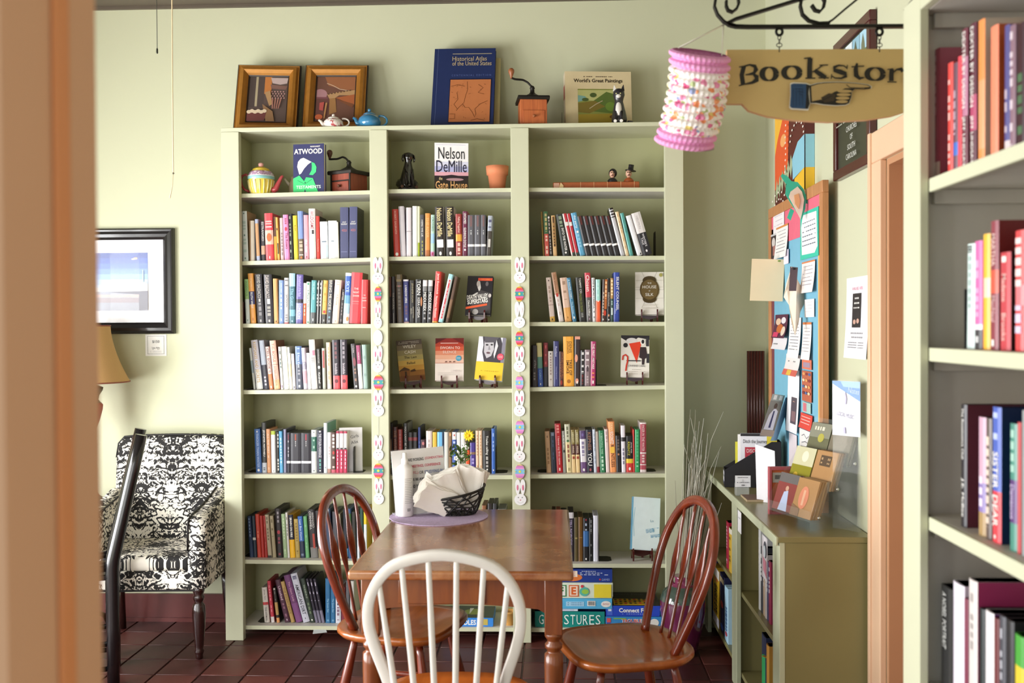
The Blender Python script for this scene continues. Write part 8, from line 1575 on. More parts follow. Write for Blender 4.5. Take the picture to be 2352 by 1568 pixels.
# ================================================================ on the cabinet: magazine file, cards, compact discs
zc = CZ + 0.0005; KB = M('#18161a', 0.5)
e = empty('magazine_file', (0.742, 4.42, zc), (0, 0, -0.12)); tag(e, 'black slanted magazine file holding booklets on the cabinet', 'magazine file')
for y in (-0.05, 0.05): mb = MB(); mb.prism([(0, y, 0), (0.24, y, 0), (0.24, y, 0.2), (0.2, y, 0.2), (0.0, y, 0.075)], (0, 0.0015, 0), KB); mb.build('side', e)
mb = MB(); mb.box((0, -0.05, 0), (0.0015, 0.05, 0.075), KB); fr = mb.build('front', e); mb = MB(); mb.box((0.2385, -0.05, 0), (0.24, 0.05, 0.2), KB); mb.build('back', e); mb = MB(); mb.box((0, -0.05, 0), (0.24, 0.05, 0.0015), KB); mb.build('bottom', e)
p = Print((-0.0003, 0.04, 0.066), (0, -0.08, 0), (0, 0, -0.055)); p.rect(0, 0, 1, 1, '#e8e8ee').marks(0.2, 0.3, 0.8, 0.45, '#4a4a50', 4).rect(0, 0.8, 1, 1, '#3a3a5c').build('label_card', fr)
def booklet(dy, x0, h, col, label, deco=None, t=0.01):
    mb = MB(); mb.box((x0, dy - t / 2, 0.003), (0.225, dy + t / 2, h), M(col, 0.45)); o = mb.build('booklet', None, e.location, e.rotation_euler); tag(o, label, 'booklet')
    if deco: p = Print((x0, dy - t / 2 - 0.0003, h), (0.225 - x0, 0, 0), (0, 0, -h + 0.003), eps=0.0003); deco(p); p.build('cover_print', o)
booklet(0.03, 0.05, 0.19, '#d8d040', 'yellow and green booklet at back of the magazine file', None, 0.008)
booklet(0.012, 0.06, 0.225, '#efece8', 'thick white booklet with orange edge in the magazine file', None, 0.016)
booklet(-0.012, 0.07, 0.232, '#e8e6ea', 'white travel booklet with red title block in the magazine file', lambda p: p.rect(0, 0, 1, 0.05, '#2a282a').rect(0.72, 0.05, 1, 0.3, '#e0c83c').text(0.4, 0.16, 0.09, 'Ditch the Journey', '#2c2a2a', w=0.66).rect(0.12, 0.26, 0.72, 0.5, '#b83444').text(0.42, 0.33, 0.07, 'DISCOVER', '#f0e4e0', w=0.5).text(0.42, 0.44, 0.07, 'GUIDE', '#f0e4e0', w=0.5), 0.014)
a = P(1738, 1022, 4.02); b = P(1783, 1034, 3.96); zz0 = zc
mb = MB(); lo = Vector((a.x, 4.02, zz0)); ud = Vector((b.x - a.x, b.y - a.y, 0)); hz = a.z - zz0
mb.prism([lo, lo + ud, lo + ud + Vector((0.0, 0.03, hz - 0.02)), lo + Vector((0, 0.03, hz))], (0.001, 0.002, 0), M('#e6e4e8', 0.6)); o = mb.build('standing_sheet'); tag(o, 'plain white sheet standing upright on the cabinet', 'paper')
a, b = P(1689, 1092, 4.14), P(1724, 1118, 4.14); mb = MB(); mb.box((a.x, 4.14, b.z), (b.x, 4.142, a.z), M('#efeef0', 0.6)); o = mb.build('card_holder'); tag(o, 'small white card in a clear holder beside magazine file', 'card')
p = Print((a.x, 4.1397, a.z), (b.x - a.x, 0, 0), (0, 0, b.z - a.z)); p.marks(0.15, 0.12, 0.85, 0.2, '#8a8a90', 7).ribbon([(0.45, 0.5), (0.5, 0.32), (0.55, 0.5), (0.45, 0.5)], 0.001, '#5a5a60').marks(0.1, 0.56, 0.9, 0.64, '#8a8a90', 9).marks(0.4, 0.78, 0.6, 0.9, '#5a5a60', 3).build('card_print', o)
mb = MB(); mb.box((a.x + 0.004, 4.145, zc), (b.x - 0.004, 4.185, b.z + 0.012), clear(), bevel=0.002); mb.box((a.x - 0.001, 4.1435, b.z - 0.002), (b.x + 0.001, 4.145, a.z), clear()); mb.build('clear_block', o)
mb = MB(); mb.box((0.762, 4.0, zc), (0.86, 4.135, zc + 0.008), M('#b8a484', 0.6)); o = mb.build('leaflet_pile'); tag(o, 'low pile of leaflets under the small card on the cabinet', 'leaflets')
mb = MB(); mb.box((0.764, 4.002, zc + 0.008), (0.858, 4.13, zc + 0.0085), M('#7a5c4a', 0.6)); mb.build('top_leaflet', o)
# clear acrylic rack: three stepped trays, turned a little towards the room
RA = empty('disc_rack', (0.905, 3.6, zc), (0, 0, 0.35)); tag(RA, 'clear acrylic stepped rack for compact discs on the cabinet', 'display rack'); AC = clear('rack_acrylic', 0.055, (0.6, 0.64, 0.58, 1))
steps = [(-0.085, 0.03), (-0.01, 0.125), (0.06, 0.21)]
for x, z in steps:
    mb = MB(); mb.box((x, -0.135, z - 0.003), (x + 0.06, 0.135, z), AC); mb.build('tray', RA); mb = MB(); mb.box((x - 0.003, -0.135, z), (x, 0.135, z + 0.035), AC); mb.build('lip', RA)
for y in (-0.137, 0.135): mb = MB(); mb.prism([(-0.088, y, 0), (0.12, y, 0), (0.12, y, 0.3), (0.055, y, 0.26), (-0.088, y, 0.065)], (0, 0.002, 0), AC); mb.build('side', RA)
mb = MB(); mb.box((0.118, -0.135, 0), (0.121, 0.135, 0.36), AC); mb.build('back', RA)
for i, (x, z) in enumerate(steps): mb = MB(); mb.lathe([(0.004, 0), (0.006, 0.002), (0.006, 0.004), (0.002, 0.006)], M('#c8c8c4', 0.2, metal=0.8), T=Matrix.Translation((x + 0.03, -0.139, z + 0.012)) @ Matrix.Rotation(PI / 2, 4, 'X'), n=12); mb.build('screw', RA)
def disc(step, y, k, face, edge, label, deco=None, lean=0.32, t=0.009):
    x, z = steps[step]; T = RA.matrix_basis @ Matrix.Translation((x + 0.006 + k * 0.0105, y, z + 0.003)) @ Matrix.Rotation(lean, 4, 'Y')
    mb = MB(); mb.box((0, -0.0615, 0), (t, 0.0615, 0.137), M(face, 0.2, coat=0.5), bevel=0.001); o = mb.build('disc_case'); o.matrix_world = T; tag(o, label, 'disc case', 'compact disc cases in the acrylic rack')
    if deco: p = Print((-0.0003, 0.0615, 0.137), (0, -0.123, 0), (0, 0, -0.137), eps=0.0003, rough=0.2); deco(p); p.build('cover_print', o)
RA.matrix_basis = RA.matrix_basis
bpy.context.view_layer.update()
KR = '#b08658'
disc(0, 0.07, 1, '#7a5a5c', '#3a3a3a', 'disc case with standing singer photo, far end of lowest tray', lambda p: p.rect(0, 0, 1, 0.25, '#6a6664').rect(0, 0.25, 1, 1, '#8a4440').poly([(0.3, 1), (0.4, 0.5), (0.6, 0.45), (0.75, 1)], '#b8c4e0').ell(0.52, 0.4, 0.08, 0.07, '#c8a088'))
disc(0, -0.06, 0, KR, KR, 'kraft card disc sleeve with red hand print, front of lowest tray', lambda p: p.ell(0.45, 0.5, 0.22, 0.3, '#d88a6c').rect(0.4, 0.3, 0.5, 0.7, '#e0b090').poly([(0.0, 0.7), (0.4, 0.8), (0.4, 1), (0, 1)], '#8a6a50'))
for k in range(1, 4): disc(0, -0.062, k, ('#9a7448', '#a88050', '#8a6640')[k - 1], KR, 'kraft card disc sleeve, %s behind the hand print one' % ORD[k - 1])
disc(1, 0.066, 0, '#8a7c30', '#3a3a3a', 'disc case with yellow field picture, far end of middle tray', lambda p: p.rect(0, 0, 1, 0.5, '#c8c4a0').ell(0.55, 0.25, 0.16, 0.15, '#e4dcc0').rect(0, 0.5, 1, 1, '#8a8428').ell(0.3, 0.8, 0.12, 0.1, '#c8a83c').ell(0.7, 0.85, 0.1, 0.08, '#7a4a6c'))
disc(1, 0.064, 1, '#2a2a2c', '#2a2a2c', 'black disc case behind the yellow field one')
disc(1, -0.062, 0, KR, KR, 'kraft card disc sleeve with dark label, front of middle tray', lambda p: p.rect(0.25, 0.12, 0.75, 0.4, '#5a4a3a').marks(0.3, 0.18, 0.7, 0.24, '#b89870', 5).marks(0.3, 0.3, 0.7, 0.34, '#b89870', 5))
for k in range(1, 3): disc(1, -0.064, k, ('#8a6238', '#6a4c30')[k - 1], KR, 'brown disc sleeve, %s behind the dark label one' % ORD[k - 1])
disc(2, 0.07, 0, '#6a6a50', '#2a2a2c', 'disc case with misty green cover, far end of top tray', lambda p: p.rect(0, 0, 1, 0.4, '#8a8a78').ell(0.6, 0.4, 0.15, 0.12, '#b0a850').rect(0, 0.7, 1, 1, '#54584a').marks(0.2, 0.1, 0.7, 0.2, '#d8d4c0', 4))
disc(2, 0.066, 1, '#1c1c20', '#1c1c20', 'black disc case behind the misty green one')
disc(2, -0.06, 0, '#77705e', '#2a2a2c', 'grey brown disc case at near end of top tray', lambda p: p.rect(0, 0, 1, 1, '#7a7260').ell(0.5, 0.45, 0.3, 0.3, '#8c8474').marks(0.3, 0.06, 0.6, 0.12, '#d0c8b0', 4))
disc(2, -0.062, 1, '#5c5648', '#2a2a2c', 'dull olive disc case behind the grey brown one')
# red framed plaque and music sign
a = P(1765, 1072, 3.74); b = P(1826, 1080, 3.78); e = empty('red_frame', (a.x + 0.002, 3.735, zc), (0, 0, 0.1)); tag(e, 'small red frame with orange card behind the lowest discs', 'frame'); w_ = b.x - a.x; hz = a.z - zc; RF = M('#a85058', 0.45)
for lo, hi in (((0, 0, 0), (0.01, 0.02, hz)), ((w_ - 0.01, 0, 0), (w_, 0.02, hz)), ((0.01, 0, hz - 0.012), (w_ - 0.01, 0.02, hz)), ((0.01, 0, 0), (w_ - 0.01, 0.02, 0.01))): mb = MB(); mb.box(lo, hi, RF, bevel=0.001); mb.build('frame_rail', e)
mb = MB(); mb.box((0.01, 0.006, 0.01), (w_ - 0.01, 0.01, hz - 0.012), M('#b85c34', 0.4)); cd_ = mb.build('card', e); p = Print((0.01, 0.0057, hz - 0.012), (w_ - 0.02, 0, 0), (0, 0, -hz + 0.022)); p.rect(0.05, 0.06, 0.6, 0.3, '#a8a49c').marks(0.15, 0.12, 0.5, 0.22, '#4a4a48', 7).build('card_print', cd_)
a = P(1912, 886, 3.50); b = P(1976, 893, 3.42); c_ = P(1910, 990, 3.50); e = empty('music_sign', (a.x, a.y, c_.z - 0.012)); tag(e, 'clear holder with white and blue music sign behind the discs', 'sign')
U = b - a; V = c_ - a; U.z = -0.006; Hs = a.z - c_.z + 0.03
mb = MB(); ud = Vector((U.x, U.y, 0)); mb.prism([Vector((0, 0, 0)), ud, ud + Vector((0, 0, Hs)), Vector((0, 0, Hs))], (0.001, 0.003, 0), M('#e4e2ee', 0.5)); sh = mb.build('sheet', e)
p = Print((0, -0.0004, Hs), ud, (0, 0, -Hs)); p.poly([(0, 0), (1, 0), (1, 0.36), (0, 0.05)], '#5a8ed0').poly([(0.3, 0), (1, 0), (1, 0.12), (0.4, 0.1)], '#9cc0ec').text(0.78, 0.17, 0.1, 'Notes', '#c8dcf4', w=0.4, rot=8).text(0.48, 0.62, 0.075, 'LOCAL MUSIC', '#8a889c', w=0.6, rot=10).ribbon([(0.46, 0.2), (0.5, 0.32), (0.48, 0.42)], 0.006, '#b8b4d4').ribbon([(0.44, 0.84), (0.46, 0.96)], 0.008, '#b8b4d4').build('sign_print', sh)
mb = MB(); lo = c_.z - 0.012 - zc; mb.prism([Vector((0, -0.002, -lo)), ud + Vector((0, -0.002, -lo)), ud + Vector((0, -0.002, Hs + 0.004)), Vector((0, -0.002, Hs + 0.004))], (-0.0003, -0.0015, 0), clear('rack_acrylic', 0.16)); mb.build('clear_holder', e)

# ================================================================ hanging sign on a scroll bracket
YSG = 2.45; ss = YSG / FPX; IRN = M('#1a1817', 0.4, metal=0.5, var=0.2)
BR = empty('scroll_bracket', (XR, YSG, P(1900, 58, YSG).z)); tag(BR, 'black wrought iron scroll bracket fixed above the doorway', 'bracket'); bo = BR.location.copy()
def bar(name, pts, wa=0.009, wb=0.003, px=True):
    mb = MB(); P_ = [(P(x, y, YSG) - bo) if px else Vector((x, 0, y)) for x, y in pts]; mb.sweep_rect(P_, wa, wb, (0, 1, 0), IRN, smooth=False); mb.build(name, BR)
xw = 1275 + XR / YSG * FPX
bar('arm', [(1672, 56), (1690, 61), (1720, 62), (1900, 61.5), (2062, 60.5), (xw, 59)], 0.009, 0.0042)
bar('upper_arm', [(1668, 55), (1690, 44), (1840, -2), (2000, -52), (xw, -140)], 0.009, 0.0036)
def scroll(c, r0, r1, a0, a1, n=26): return [(c[0] + (r0 + (r1 - r0) * i / n) * math.cos(a0 + (a1 - a0) * i / n), c[1] + (r0 + (r1 - r0) * i / n) * math.sin(a0 + (a1 - a0) * i / n)) for i in range(n + 1)]
bar('scroll', [(1700, 61), (1680, 60), (1662, 50), (1648, 34), (1641, 16), (1644, -4), (1654, -20), (1670, -26), (1686, -20), (1695, -6), (1697, 8), (1692, 20), (1682, 28), (1672, 24), (1668, 14), (1668, 2)])
bar('scroll', [(1905, 53), (1880, 54), (1858, 48), (1843, 34), (1838, 14), (1842, -6), (1856, -20), (1874, -22), (1888, -10), (1894, 4), (1891, 18), (1883, 27), (1872, 24), (1864, 12)])
bar('diagonal', [(1898, 54), (1912, 46), (1940, 22), (1972, -4), (2010, -34), (2040, -50)], 0.007, 0.0022)
bar('scroll', [(2078, 22), (2092, 4), (2106, -10), (2122, -12), (2131, 0), (2128, 14), (2120, 18)], 0.007, 0.0022)
mb = MB(); mb.box((-0.006, -0.015, -0.06), (0, 0.015, 0.25), IRN, bevel=0.002); mb.build('wall_plate', BR)
for px in (1790, 2020):
    c_ = P(px, 73, YSG) - bo; mb = MB(); mb.tube([c_ + Vector((0.0075 * math.cos(t), 0, 0.0085 * math.sin(t))) for t in [2 * PI * i / 18 for i in range(18)]], 0.0034, IRN, n=8, closed=True); mb.build('ring', BR)
SG = empty('hanging_sign', P(1905, 116, YSG)); tag(SG, 'tan shaped wooden sign with black lettering and pointing hand', 'sign'); so = SG.location.copy()
for px in (1790, 2020):
    for k, (y0, y1, tw) in enumerate(((80, 92, 0), (90, 101, 1), (99, 108, 0))):
        c_ = P(px, (y0 + y1) / 2, YSG) - so; rz = (y1 - y0) / 2 * ss; mb = MB(); rx = 0.0038 if k < 2 else 0.0066
        d = Vector((1, 0, 0)) if tw == 0 else Vector((0, 1, 0)); mb.tube([c_ + d * (rx * math.cos(t)) + Vector((0, 0, rz * math.sin(t))) for t in [2 * PI * i / 14 for i in range(14)]], 0.0011, M('#5a5850', 0.4, metal=0.7), n=6, closed=True); mb.build('chain_link', SG)
    mb = MB(); c_ = P(px, 112, YSG) - so; mb.tube([c_ + Vector((0, 0, 0.006)), c_ - Vector((0, 0, 0.008))], 0.0014, M('#5a5850', 0.4, metal=0.7), n=6); mb.build('screw_eye', SG)
bpts = [(1670, 114), (2140, 112), (2140, 236), (2104, 238)] + [(2104 - 200 + 200 * math.cos(t), 238 + 41 * math.sin(t)) for t in [PI * 0.12 * i for i in range(1, 5)]] + [(1905, 280)] + [(1905 - 200 * math.sin(PI / 2 * i / 4), 279 - 41 * (1 - math.cos(PI / 2 * i / 4))) for i in range(1, 5)] + [(1670, 238)]
SB = M('#cfb074', 0.5, var=0.05, scale=8); mb = MB(); mb.prism([P(x, y, YSG) - so for x, y in bpts], (0, 0.018, 0), SB, M('#d8a878', 0.5)); bdp = mb.build('board', SG)
O = P(1670, 114, YSG) - so; U = P(2140, 114, YSG) - P(1670, 114, YSG); V = P(1670, 280, YSG) - P(1670, 114, YSG)
p = Print(O, U, V, eps=0.0003); SW, SH_ = 470.0, 166.0; ink = '#1c1612'
def gp(x, y): return ((x - 1670) / SW, (y - 114) / SH_)
def rib(pts, wd, c=ink): p.ribbon([gp(x, y) for x, y in pts], [w__ * ss for w__ in wd] if isinstance(wd, (list, tuple)) else wd * ss, c)
def oval(cx, cy, rx, ry, tk=1.0, tilt=0.35):
    n = 28; pts = []; wd = []
    for i in range(n + 1): t = 2 * PI * i / n; pts.append((cx + rx * math.cos(t), cy + ry * math.sin(t))); wd.append(2.4 + tk * 10.5 * abs(math.cos(t + tilt * 0)) ** 1.3)
    rib(pts, wd)
# B
rib([(1709, 152), (1704, 172), (1707, 194)], [10, 10, 10]); rib([(1698, 154), (1718, 151)], 2.6); rib([(1697, 197), (1716, 192)], 2.6)
rib([(1708, 152), (1722, 149), (1734, 152), (1737, 160), (1732, 168), (1716, 172)], [2.2, 4, 8, 10, 7, 2.4]); rib([(1712, 172), (1730, 170), (1738, 176), (1738, 184), (1728, 190), (1708, 194)], [2.4, 5, 10, 11, 6, 2.4])
oval(1767, 170, 16, 15); oval(1819, 167, 18, 14.5)
# k
rib([(1861, 134), (1860, 156), (1860, 179)], [11, 11, 11]); rib([(1847, 135), (1863, 133)], 2.8); rib([(1850, 180), (1873, 180)], 2.8); rib([(1866, 166), (1878, 159), (1889, 151)], [2.6, 2.8, 2.8]); rib([(1882, 150.5), (1902, 150)], 2.6); rib([(1871, 162), (1884, 171), (1897, 179)], [8, 11, 9]); rib([(1880, 179.5), (1904, 179.5)], 2.8)
# s
rib([(1945, 157), (1938, 152), (1926, 151), (1916, 155), (1917, 162), (1930, 166), (1941, 170), (1943, 176), (1932, 180.5), (1918, 180), (1910, 175)], [3, 3, 4, 7, 9, 11, 10, 7, 4, 3, 3]); rib([(1946, 150), (1945, 160)], 2.4); rib([(1910, 171), (1909, 182)], 2.4)
# t
rib([(1968, 146), (1965, 160), (1966, 174), (1974, 181), (1984, 179)], [4, 10, 11, 7, 2.4]); rib([(1955, 154.5), (1984, 153)], 2.8)
oval(2009, 171, 18, 14)
# r
rib([(2047, 160), (2046, 174), (2046, 187)], [10, 10.5, 10.5]); rib([(2037, 161), (2050, 159)], 2.6); rib([(2037, 189), (2058, 189.5)], 2.8); rib([(2051, 167), (2058, 161), (2068, 160), (2072, 166)], [2.6, 4, 8, 8])
# e
n = 20; rib([(2094 + 14 * math.cos(-0.2 - 5.3 * i / n), 180 + 14 * math.sin(-0.2 - 5.3 * i / n)) for i in range(n + 1)], [2.6 + 8 * abs(math.cos(-0.2 - 5.3 * i / n)) ** 1.4 * (1 if i > 4 else 0.4) for i in range(n + 1)]); rib([(2082, 178), (2107, 178)], 2.4)
# pointing hand
def shape(pts, c): p.poly([gp(x, y) for x, y in pts], c)
hand_out = [(1858, 198), (1876, 193), (1892, 191), (1920, 190), (1946, 191), (1970, 193), (1992, 196), (1999, 200), (1998, 205), (1984, 207), (1962, 206), (1955, 212), (1954, 224), (1949, 238), (1940, 242), (1918, 243), (1890, 241), (1874, 238), (1860, 238)]
grow = lambda pts, k: [(sum(q[0] for q in pts) / len(pts) + (x - sum(q[0] for q in pts) / len(pts)) * (1 + k), sum(q[1] for q in pts) / len(pts) + (y - sum(q[1] for q in pts) / len(pts)) * (1 + k * 1.6)) for x, y in pts]
cuff = [(1815, 196), (1822, 194), (1850, 195), (1858, 198), (1855, 215), (1858, 240), (1854, 252), (1836, 251), (1817, 250), (1813, 246), (1815, 220)]
shape(grow(hand_out, 0.03), '#e8e0d0'); shape(grow(cuff, 0.07), '#e8e0d0'); shape(hand_out, '#1c1612'); shape([(1862, 200), (1878, 195), (1894, 193), (1920, 191.5), (1946, 192.5), (1970, 194.5), (1990, 197.5), (1997, 201), (1982, 205), (1962, 204), (1940, 204), (1932, 208), (1916, 212), (1900, 222), (1888, 232), (1876, 232), (1864, 234)], '#b89a64')
for y, x0, x1 in ((211, 1922, 1956), (219, 1920, 1953), (227, 1918, 1950), (235, 1918, 1946)): p.ell((x0 + x1 - 2 * 1670) / 2 / SW, (y - 114) / SH_, (x1 - x0) / 2 / SW, 3.6 / SH_, '#b89a64', n=12)
shape([(1884, 226), (1902, 216), (1918, 218), (1914, 234), (1892, 238)], '#3a2c1c'); rib([(1942, 196), (1950, 203), (1972, 204), (1996, 203)], 1.4); rib([(1870, 234), (1892, 230), (1908, 222)], 1.6)
shape(cuff, '#23466e'); shape([(1850, 196), (1858, 198), (1855, 215), (1858, 240), (1854, 252), (1848, 251), (1850, 225)], '#14100e')
for i in range(5): rib([(1820 + 5 * i, 200 + 6 * i), (1842, 200 + 7 * i)], 0.9, '#14243c')
for i in range(4): rib([(1820 + 7 * i, 205), (1820 + 7 * i, 246)], 0.9, '#14243c')
p.build('painted_lettering', bdp)
# ================================================================ paper lantern hung from the bracket tip
def lantern_paper():
    m = bpy.data.materials.new('lantern_flowers'); m.use_nodes = True; nt = m.node_tree; N = nt.nodes; L = nt.links; b = N['Principled BSDF']
    tc = N.new('ShaderNodeTexCoord'); vo = N.new('ShaderNodeTexVoronoi'); vo.inputs['Scale'].default_value = 62
    nz = N.new('ShaderNodeTexNoise'); nz.inputs['Scale'].default_value = 130; L.new(tc.outputs['Object'], nz.inputs['Vector'])
    L.new(tc.outputs['Object'], vo.inputs['Vector']); sp = N.new('ShaderNodeSeparateXYZ'); L.new(vo.outputs['Color'], sp.inputs[0])
    cr = N.new('ShaderNodeValToRGB'); cr.color_ramp.interpolation = 'CONSTANT'; els = cr.color_ramp.elements
    els[0].color = lin('#f2eae6'); els[0].position = 0; els[1].position = 0.38; els[1].color = lin('#e890b4')
    for p_, c in ((0.52, '#eea070'), (0.64, '#e8d48a'), (0.74, '#b4c08a'), (0.84, '#9aa4cc'), (0.92, '#d86a94')): e_ = els.new(p_); e_.color = lin(c)
    L.new(sp.outputs[0], cr.inputs[0])
    ad = N.new('ShaderNodeMath'); ad.operation = 'MULTIPLY_ADD'; L.new(nz.outputs['Fac'], ad.inputs[0]); ad.inputs[1].default_value = 0.5; L.new(vo.outputs['Distance'], ad.inputs[2])
    st = N.new('ShaderNodeMath'); st.operation = 'GREATER_THAN'; st.inputs[1].default_value = 0.8; L.new(ad.outputs[0], st.inputs[0])
    mx = N.new('ShaderNodeMix'); mx.data_type = 'RGBA'; mx.inputs[7].default_value = lin('#f2eae6'); L.new(st.outputs[0], mx.inputs[0]); L.new(cr.outputs[0], mx.inputs[6]); L.new(mx.outputs[2], b.inputs['Base Color']); b.inputs['Roughness'].default_value = 0.75
    return m
LC = P(1598, 230, YSG - 0.03); LN = empty('paper_lantern', LC); tag(LN, 'pink and floral pleated paper lantern hanging from the iron bracket', 'lantern')
axis0 = (P(1612, 125, YSG) - P(1582, 335, YSG)); Lh = axis0.length; Tl = Vector((0, 0, 1)).rotation_difference(axis0.normalized()).to_matrix().to_4x4() @ Matrix.Rotation(0.38, 4, 'X')
PK = M('#e39ac8', 0.7, var=0.08, scale=30); FLW = lantern_paper()
mb = MB(); nf = 12; prof = []; seg = 72
for i in range(nf):
    z0 = -Lh / 2 + Lh * i / nf; dz = Lh / nf
    prof += [(0.064, z0 + dz * 0.06), (0.0715, z0 + dz * 0.3), (0.0725, z0 + dz * 0.5), (0.0715, z0 + dz * 0.7), (0.064, z0 + dz * 0.94)]
R = []
for r, z in prof: R.append([Tl @ Vector(((r + (0.0012 if j % 2 else -0.0008)) * math.cos(2 * PI * j / seg) - 0.045 * (z / Lh) ** 2 , (r + (0.0012 if j % 2 else -0.0008)) * math.sin(2 * PI * j / seg), z)) for j in range(seg)])
mb.rings(R, PK, True, False, False, smooth=False, matf=lambda i, j: PK if (i < 9 or i >= 49) else FLW); body = mb.build('pleated_body', LN)
mb = MB(); mb.lathe([(0.0, -Lh / 2 + 0.002), (0.066, -Lh / 2 + 0.004)], M('#b8b4ac', 0.7), n=36, T=Tl, cap=False); mb.build('base_disc', LN)
for sd in (-1, 1):
    a = Tl @ Vector((sd * 0.05 - 0.011, -0.02 * sd, Lh / 2)); b = P(1662, 57, YSG) - LC; mb = MB(); mb.tube([a, b], 0.0018, M('#efe8dc', 0.8), n=6); mb.build('string', LN)

# ================================================================ near shelf unit on the right
XF, XI, Y1 = 0.745, 0.763, 2.07; YE = 1.0
S = empty('shelf_unit', (0.9, 1.55, 0)); tag(S, 'pale green shelf unit in the right foreground', 'shelf unit'); so = S.location.copy()
GRY = M('#c2bcb0', 0.5, var=0.05)
def sb(name, lo, hi, m, bev=0.002): mb = MB(); mb.box(Vector(lo) - so, Vector(hi) - so, m, bevel=bev); return mb.build(name, S)
ztop = 2.145
sb('stile', (XF, Y1, 0), (XI, Y1 + 0.097, ztop + 0.035), TRIMG); sb('stile', (XF, YE, 0), (XI, YE + 0.09, ztop + 0.035), TRIMG)
sb('end_panel', (XI, Y1 + 0.04, 0), (1.05, Y1 + 0.06, ztop), GRY); sb('end_panel', (XI, YE + 0.02, 0), (1.05, YE + 0.04, ztop), GRY)
sb('back_panel', (1.04, YE + 0.04, 0), (1.05, Y1 + 0.04, ztop), GRY); sb('top_board', (XI, YE + 0.02, ztop), (1.05, Y1 + 0.06, ztop + 0.03), GRY); sb('top_edge', (XF, YE + 0.09, ztop), (XI, Y1, ztop + 0.035), TRIMG)
ZSH = [P(2118, 410, Y1).z, P(2118, 798, Y1).z, P(2118, 1186, Y1).z]; ZSH.append(ZSH[2] - 0.352); ZSH.append(0.06)
for z in ZSH:
    sb('shelf', (XI + 0.012, YE + 0.04, z - 0.019), (1.04, Y1 + 0.04, z), GRY); sb('shelf_edge', (XI, YE + 0.09, z - 0.028), (XI + 0.012, Y1, z), TRIMG)
for z in [ztop] + [z - 0.019 for z in ZSH]: sb('cleat', (XI + 0.02, Y1 + 0.022, z - 0.03), (1.03, Y1 + 0.04, z), GRY)
XSP = 0.79
def near_row(k, specs, zb):
    for i, q in enumerate(specs):
        pa, pb, ty, col = q[:4]; bands = q[4] if len(q) > 4 else (); texts = q[5] if len(q) > 5 else (); op = q[6] if len(q) > 6 else {}
        h = PX((pa + pb) / 2, ty, XSP).z - zb
        side_book(XSP, pa, pb, zb, h, op.get('d', 0.15), col, '%s book, %s from the post on %s shelf of near unit' % (cname(col) + (' and ' + cname(bands[0][2]) if bands and cname(bands[0][2]) != cname(col) else ''), ORD[i], ('top', 'second', 'third', 'lowest')[k]), bands, texts, op.get('lean', 0.0), 'books on %s shelf of the near shelf unit' % ('top', 'second', 'third', 'lowest')[k], op.get('side'))
near_row(0, [(2141, 2155, 115, '#a05060', [(0.86, 1.0, '#d8c8b8')], [(0.05, 0.5, '~', '#c89aa4', 0.3)]), (2174, 2185.5, 146, '#d84a44', (), [(0.15, 0.9, '~', '#f0b0a8', 0.4)]), (2187, 2197, 146, '#6a4a58', [(0.72, 0.84, '#3a6ac0')], [(0.25, 0.65, '~', '#b8a0b0', 0.4)]), (2198, 2205.5, 131, '#e04a58'),
    (2207, 2219, 68, '#6c2c3c', [(0.2, 0.62, '#b87a94')], [(0.02, 0.56, 'DEXTER BY DESIGN', W_, 0.6), (0.62, 0.98, 'JEFF LINDSAY', W_, 0.6)], {'d': 0.17}), (2224, 2239, 56, '#5a2434', [(0.5, 0.75, '#b04a6c')], [(0.02, 0.58, 'DEXTER BY DESIGN', W_, 0.5), (0.64, 0.98, 'JEFF LINDSAY', W_, 0.5)], {'d': 0.17}),
    (2243, 2258, 48, '#e8904e', [(0.42, 0.9, '#eaa070')], (), {'side': '#c8b8a8'}), (2271, 2289, 62, '#f28a6a', (), (), {'side': '#b8501c', 'd': 0.2}), (2304, 2315, 60, '#55508a', [(0.9, 1.0, '#d8c8c8')], [(0.5, 0.88, '~', '#c8b8c8', 0.4)]), (2316, 2328, 60, '#8a6a78', (), [(0.05, 0.95, '~', '#d8c8d0', 0.5)]), (2331, 2352, 55, '#3a1a24', (), [(0.4, 0.9, '~', '#4a6a4a', 0.5)]), (2354, 2385, 30, '#22262a', (), [(0.3, 0.8, '~', '#8a9a5a', 0.5)])], ZSH[0])
near_row(1, [(2217, 2235, 561, '#cfe0dc', (), [(0.02, 0.09, '~', '#2a2a2a', 0.5), (0.12, 0.8, '~', '#a8bcb8', 0.3)], {'lean': 0.02}), (2236, 2253, 554, '#dc6aa8', [(0.77, 0.82, '#e8e0e8'), (0.82, 1.0, '#3a383c')], [(0.1, 0.7, '~', '#f0a8cc', 0.4), (0.88, 0.94, '#', '#c8c8c8', 0.4)]), (2255, 2271, 538, '#f0b83c', [(0.38, 0.55, '#ecd0b0')]),
    (2272, 2290, 508, '#8a3a46', [(0.38, 0.56, '#d85a44')], [(0.1, 0.35, 'MARTHA', '#e0c0b8', 0.5), (0.58, 0.78, 'MacNeal', '#d8b0b0', 0.5), (0.92, 0.97, '#', W_, 0.3)], {'side': '#7a1c1e', 'd': 0.19}), (2294, 2318, 580, '#c2414a', (), [(0.04, 0.1, '#', W_, 0.4), (0.22, 0.5, 'Madame', '#e8c0b8', 0.4), (0.62, 0.9, 'Brooks', '#e8c0b8', 0.4)], {'side': '#3a1418'}), (2328, 2350, 530, '#e04a4c', [(0.45, 0.62, '#e87a80')], [(0.06, 0.48, '~', '#f8dcd8', 0.6), (0.62, 0.85, '~', '#d8c8e0', 0.6)], {'side': '#2a6a54'}), (2352, 2385, 500, '#1f5a48')], ZSH[1])
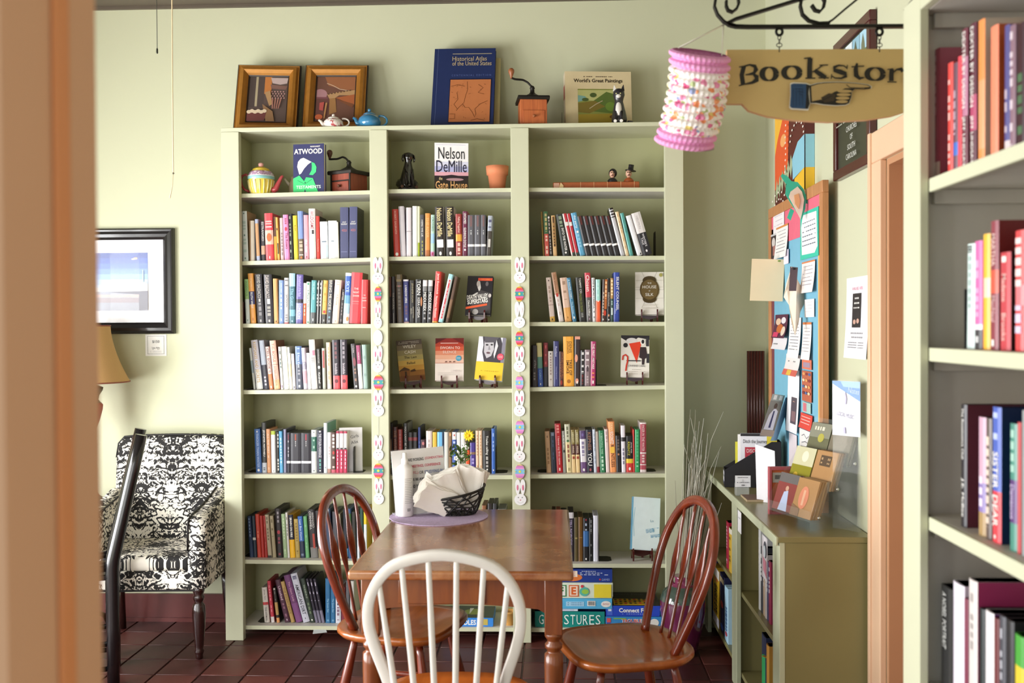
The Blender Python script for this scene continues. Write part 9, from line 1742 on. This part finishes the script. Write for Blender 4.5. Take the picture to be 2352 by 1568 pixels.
near_row(2, [(2205, 2218, 929, '#201c24', (), [(0.03, 0.45, 'The Renaissance Club', W_, 0.35), (0.56, 0.96, 'J.E. McBee', W_, 0.5)], {'d': 0.2, 'side': '#5a2430'}), (2245, 2262, 958, '#c9a0b4', [(0.55, 0.8, '#8a78b0'), (0.8, 1.0, '#a88a5c')], [(0.5, 0.78, '~', '#e8d8e8', 0.4)]), (2263, 2275, 961, '#5a4a44', (), [(0.05, 0.9, '~', '#dcc8b8', 0.6)]), (2277, 2297, 935, '#4a62b8', [(0.62, 1.0, '#d8404a')], [(0.04, 0.26, '~', '#b8c4f0', 0.5), (0.33, 0.6, 'SISTER', W_, 0.6), (0.65, 0.88, 'DEAR', W_, 0.6), (0.94, 0.97, '.', W_, 0.2)], {'side': '#142850', 'd': 0.18}),
    (2317, 2335, 973, '#4a8a7a', [(0.44, 0.78, '#5a3a74')], [(0.05, 0.4, '~', '#a8d0c0', 0.4), (0.48, 0.75, 'Damascus', '#c8b8d8', 0.5)]), (2336, 2343, 970, '#c84a4c'), (2344, 2362, 943, '#9aa0a0'), (2364, 2395, 930, '#3a4a44')], ZSH[2])
near_row(3, [(2160, 2186, 1348, '#2a2a2a', (), [(0.06, 0.6, 'A NOBEL PORTRAIT', '#c8c8c4', 0.35, 0.35)]), (2187, 2213, 1340, '#e0d8e4', (), [(0.85, 1.0, '#', '#8a9ab0', 0.3, 0.75)]), (2214, 2222, 1375, '#7a2a44'), (2223, 2243, 1332, '#d8d0cc', (), [(0.1, 0.6, '~', '#a8a09c', 0.3)], {'side': '#a83464'}), (2248, 2260, 1398, '#1f2a2a'), (2261, 2281, 1405, '#e4e0e0', (), (), {'side': '#6a3a7c'}), (2282, 2293, 1420, '#6a2a2c'), (2294, 2308, 1415, '#4a4a52', (), [(0.1, 0.5, '~', '#b8b8c0', 0.3)]), (2309, 2327, 1425, '#2a2a2c'), (2329, 2352, 1460, '#4aa03c', [(0.25, 0.6, '#d8c038'), (0.6, 1.0, '#b86a34')]), (2354, 2385, 1450, '#3a3a3c')], ZSH[3])
be = MB(); m = M('#1d1a1b', 0.45, metal=0.2); ybk = PX(2216, 700, XSP).y; be.box((XSP, ybk + 0.001, ZSH[1] + 0.0005), (XSP + 0.12, ybk + 0.0025, ZSH[1] + 0.115), m); be.box((XSP, ybk + 0.0025, ZSH[1] + 0.0005), (XSP + 0.12, ybk + 0.01, ZSH[1] + 0.002), m); o = be.build('bookend'); tag(o, 'black steel bookend behind the pale book on near unit second shelf', 'bookend')
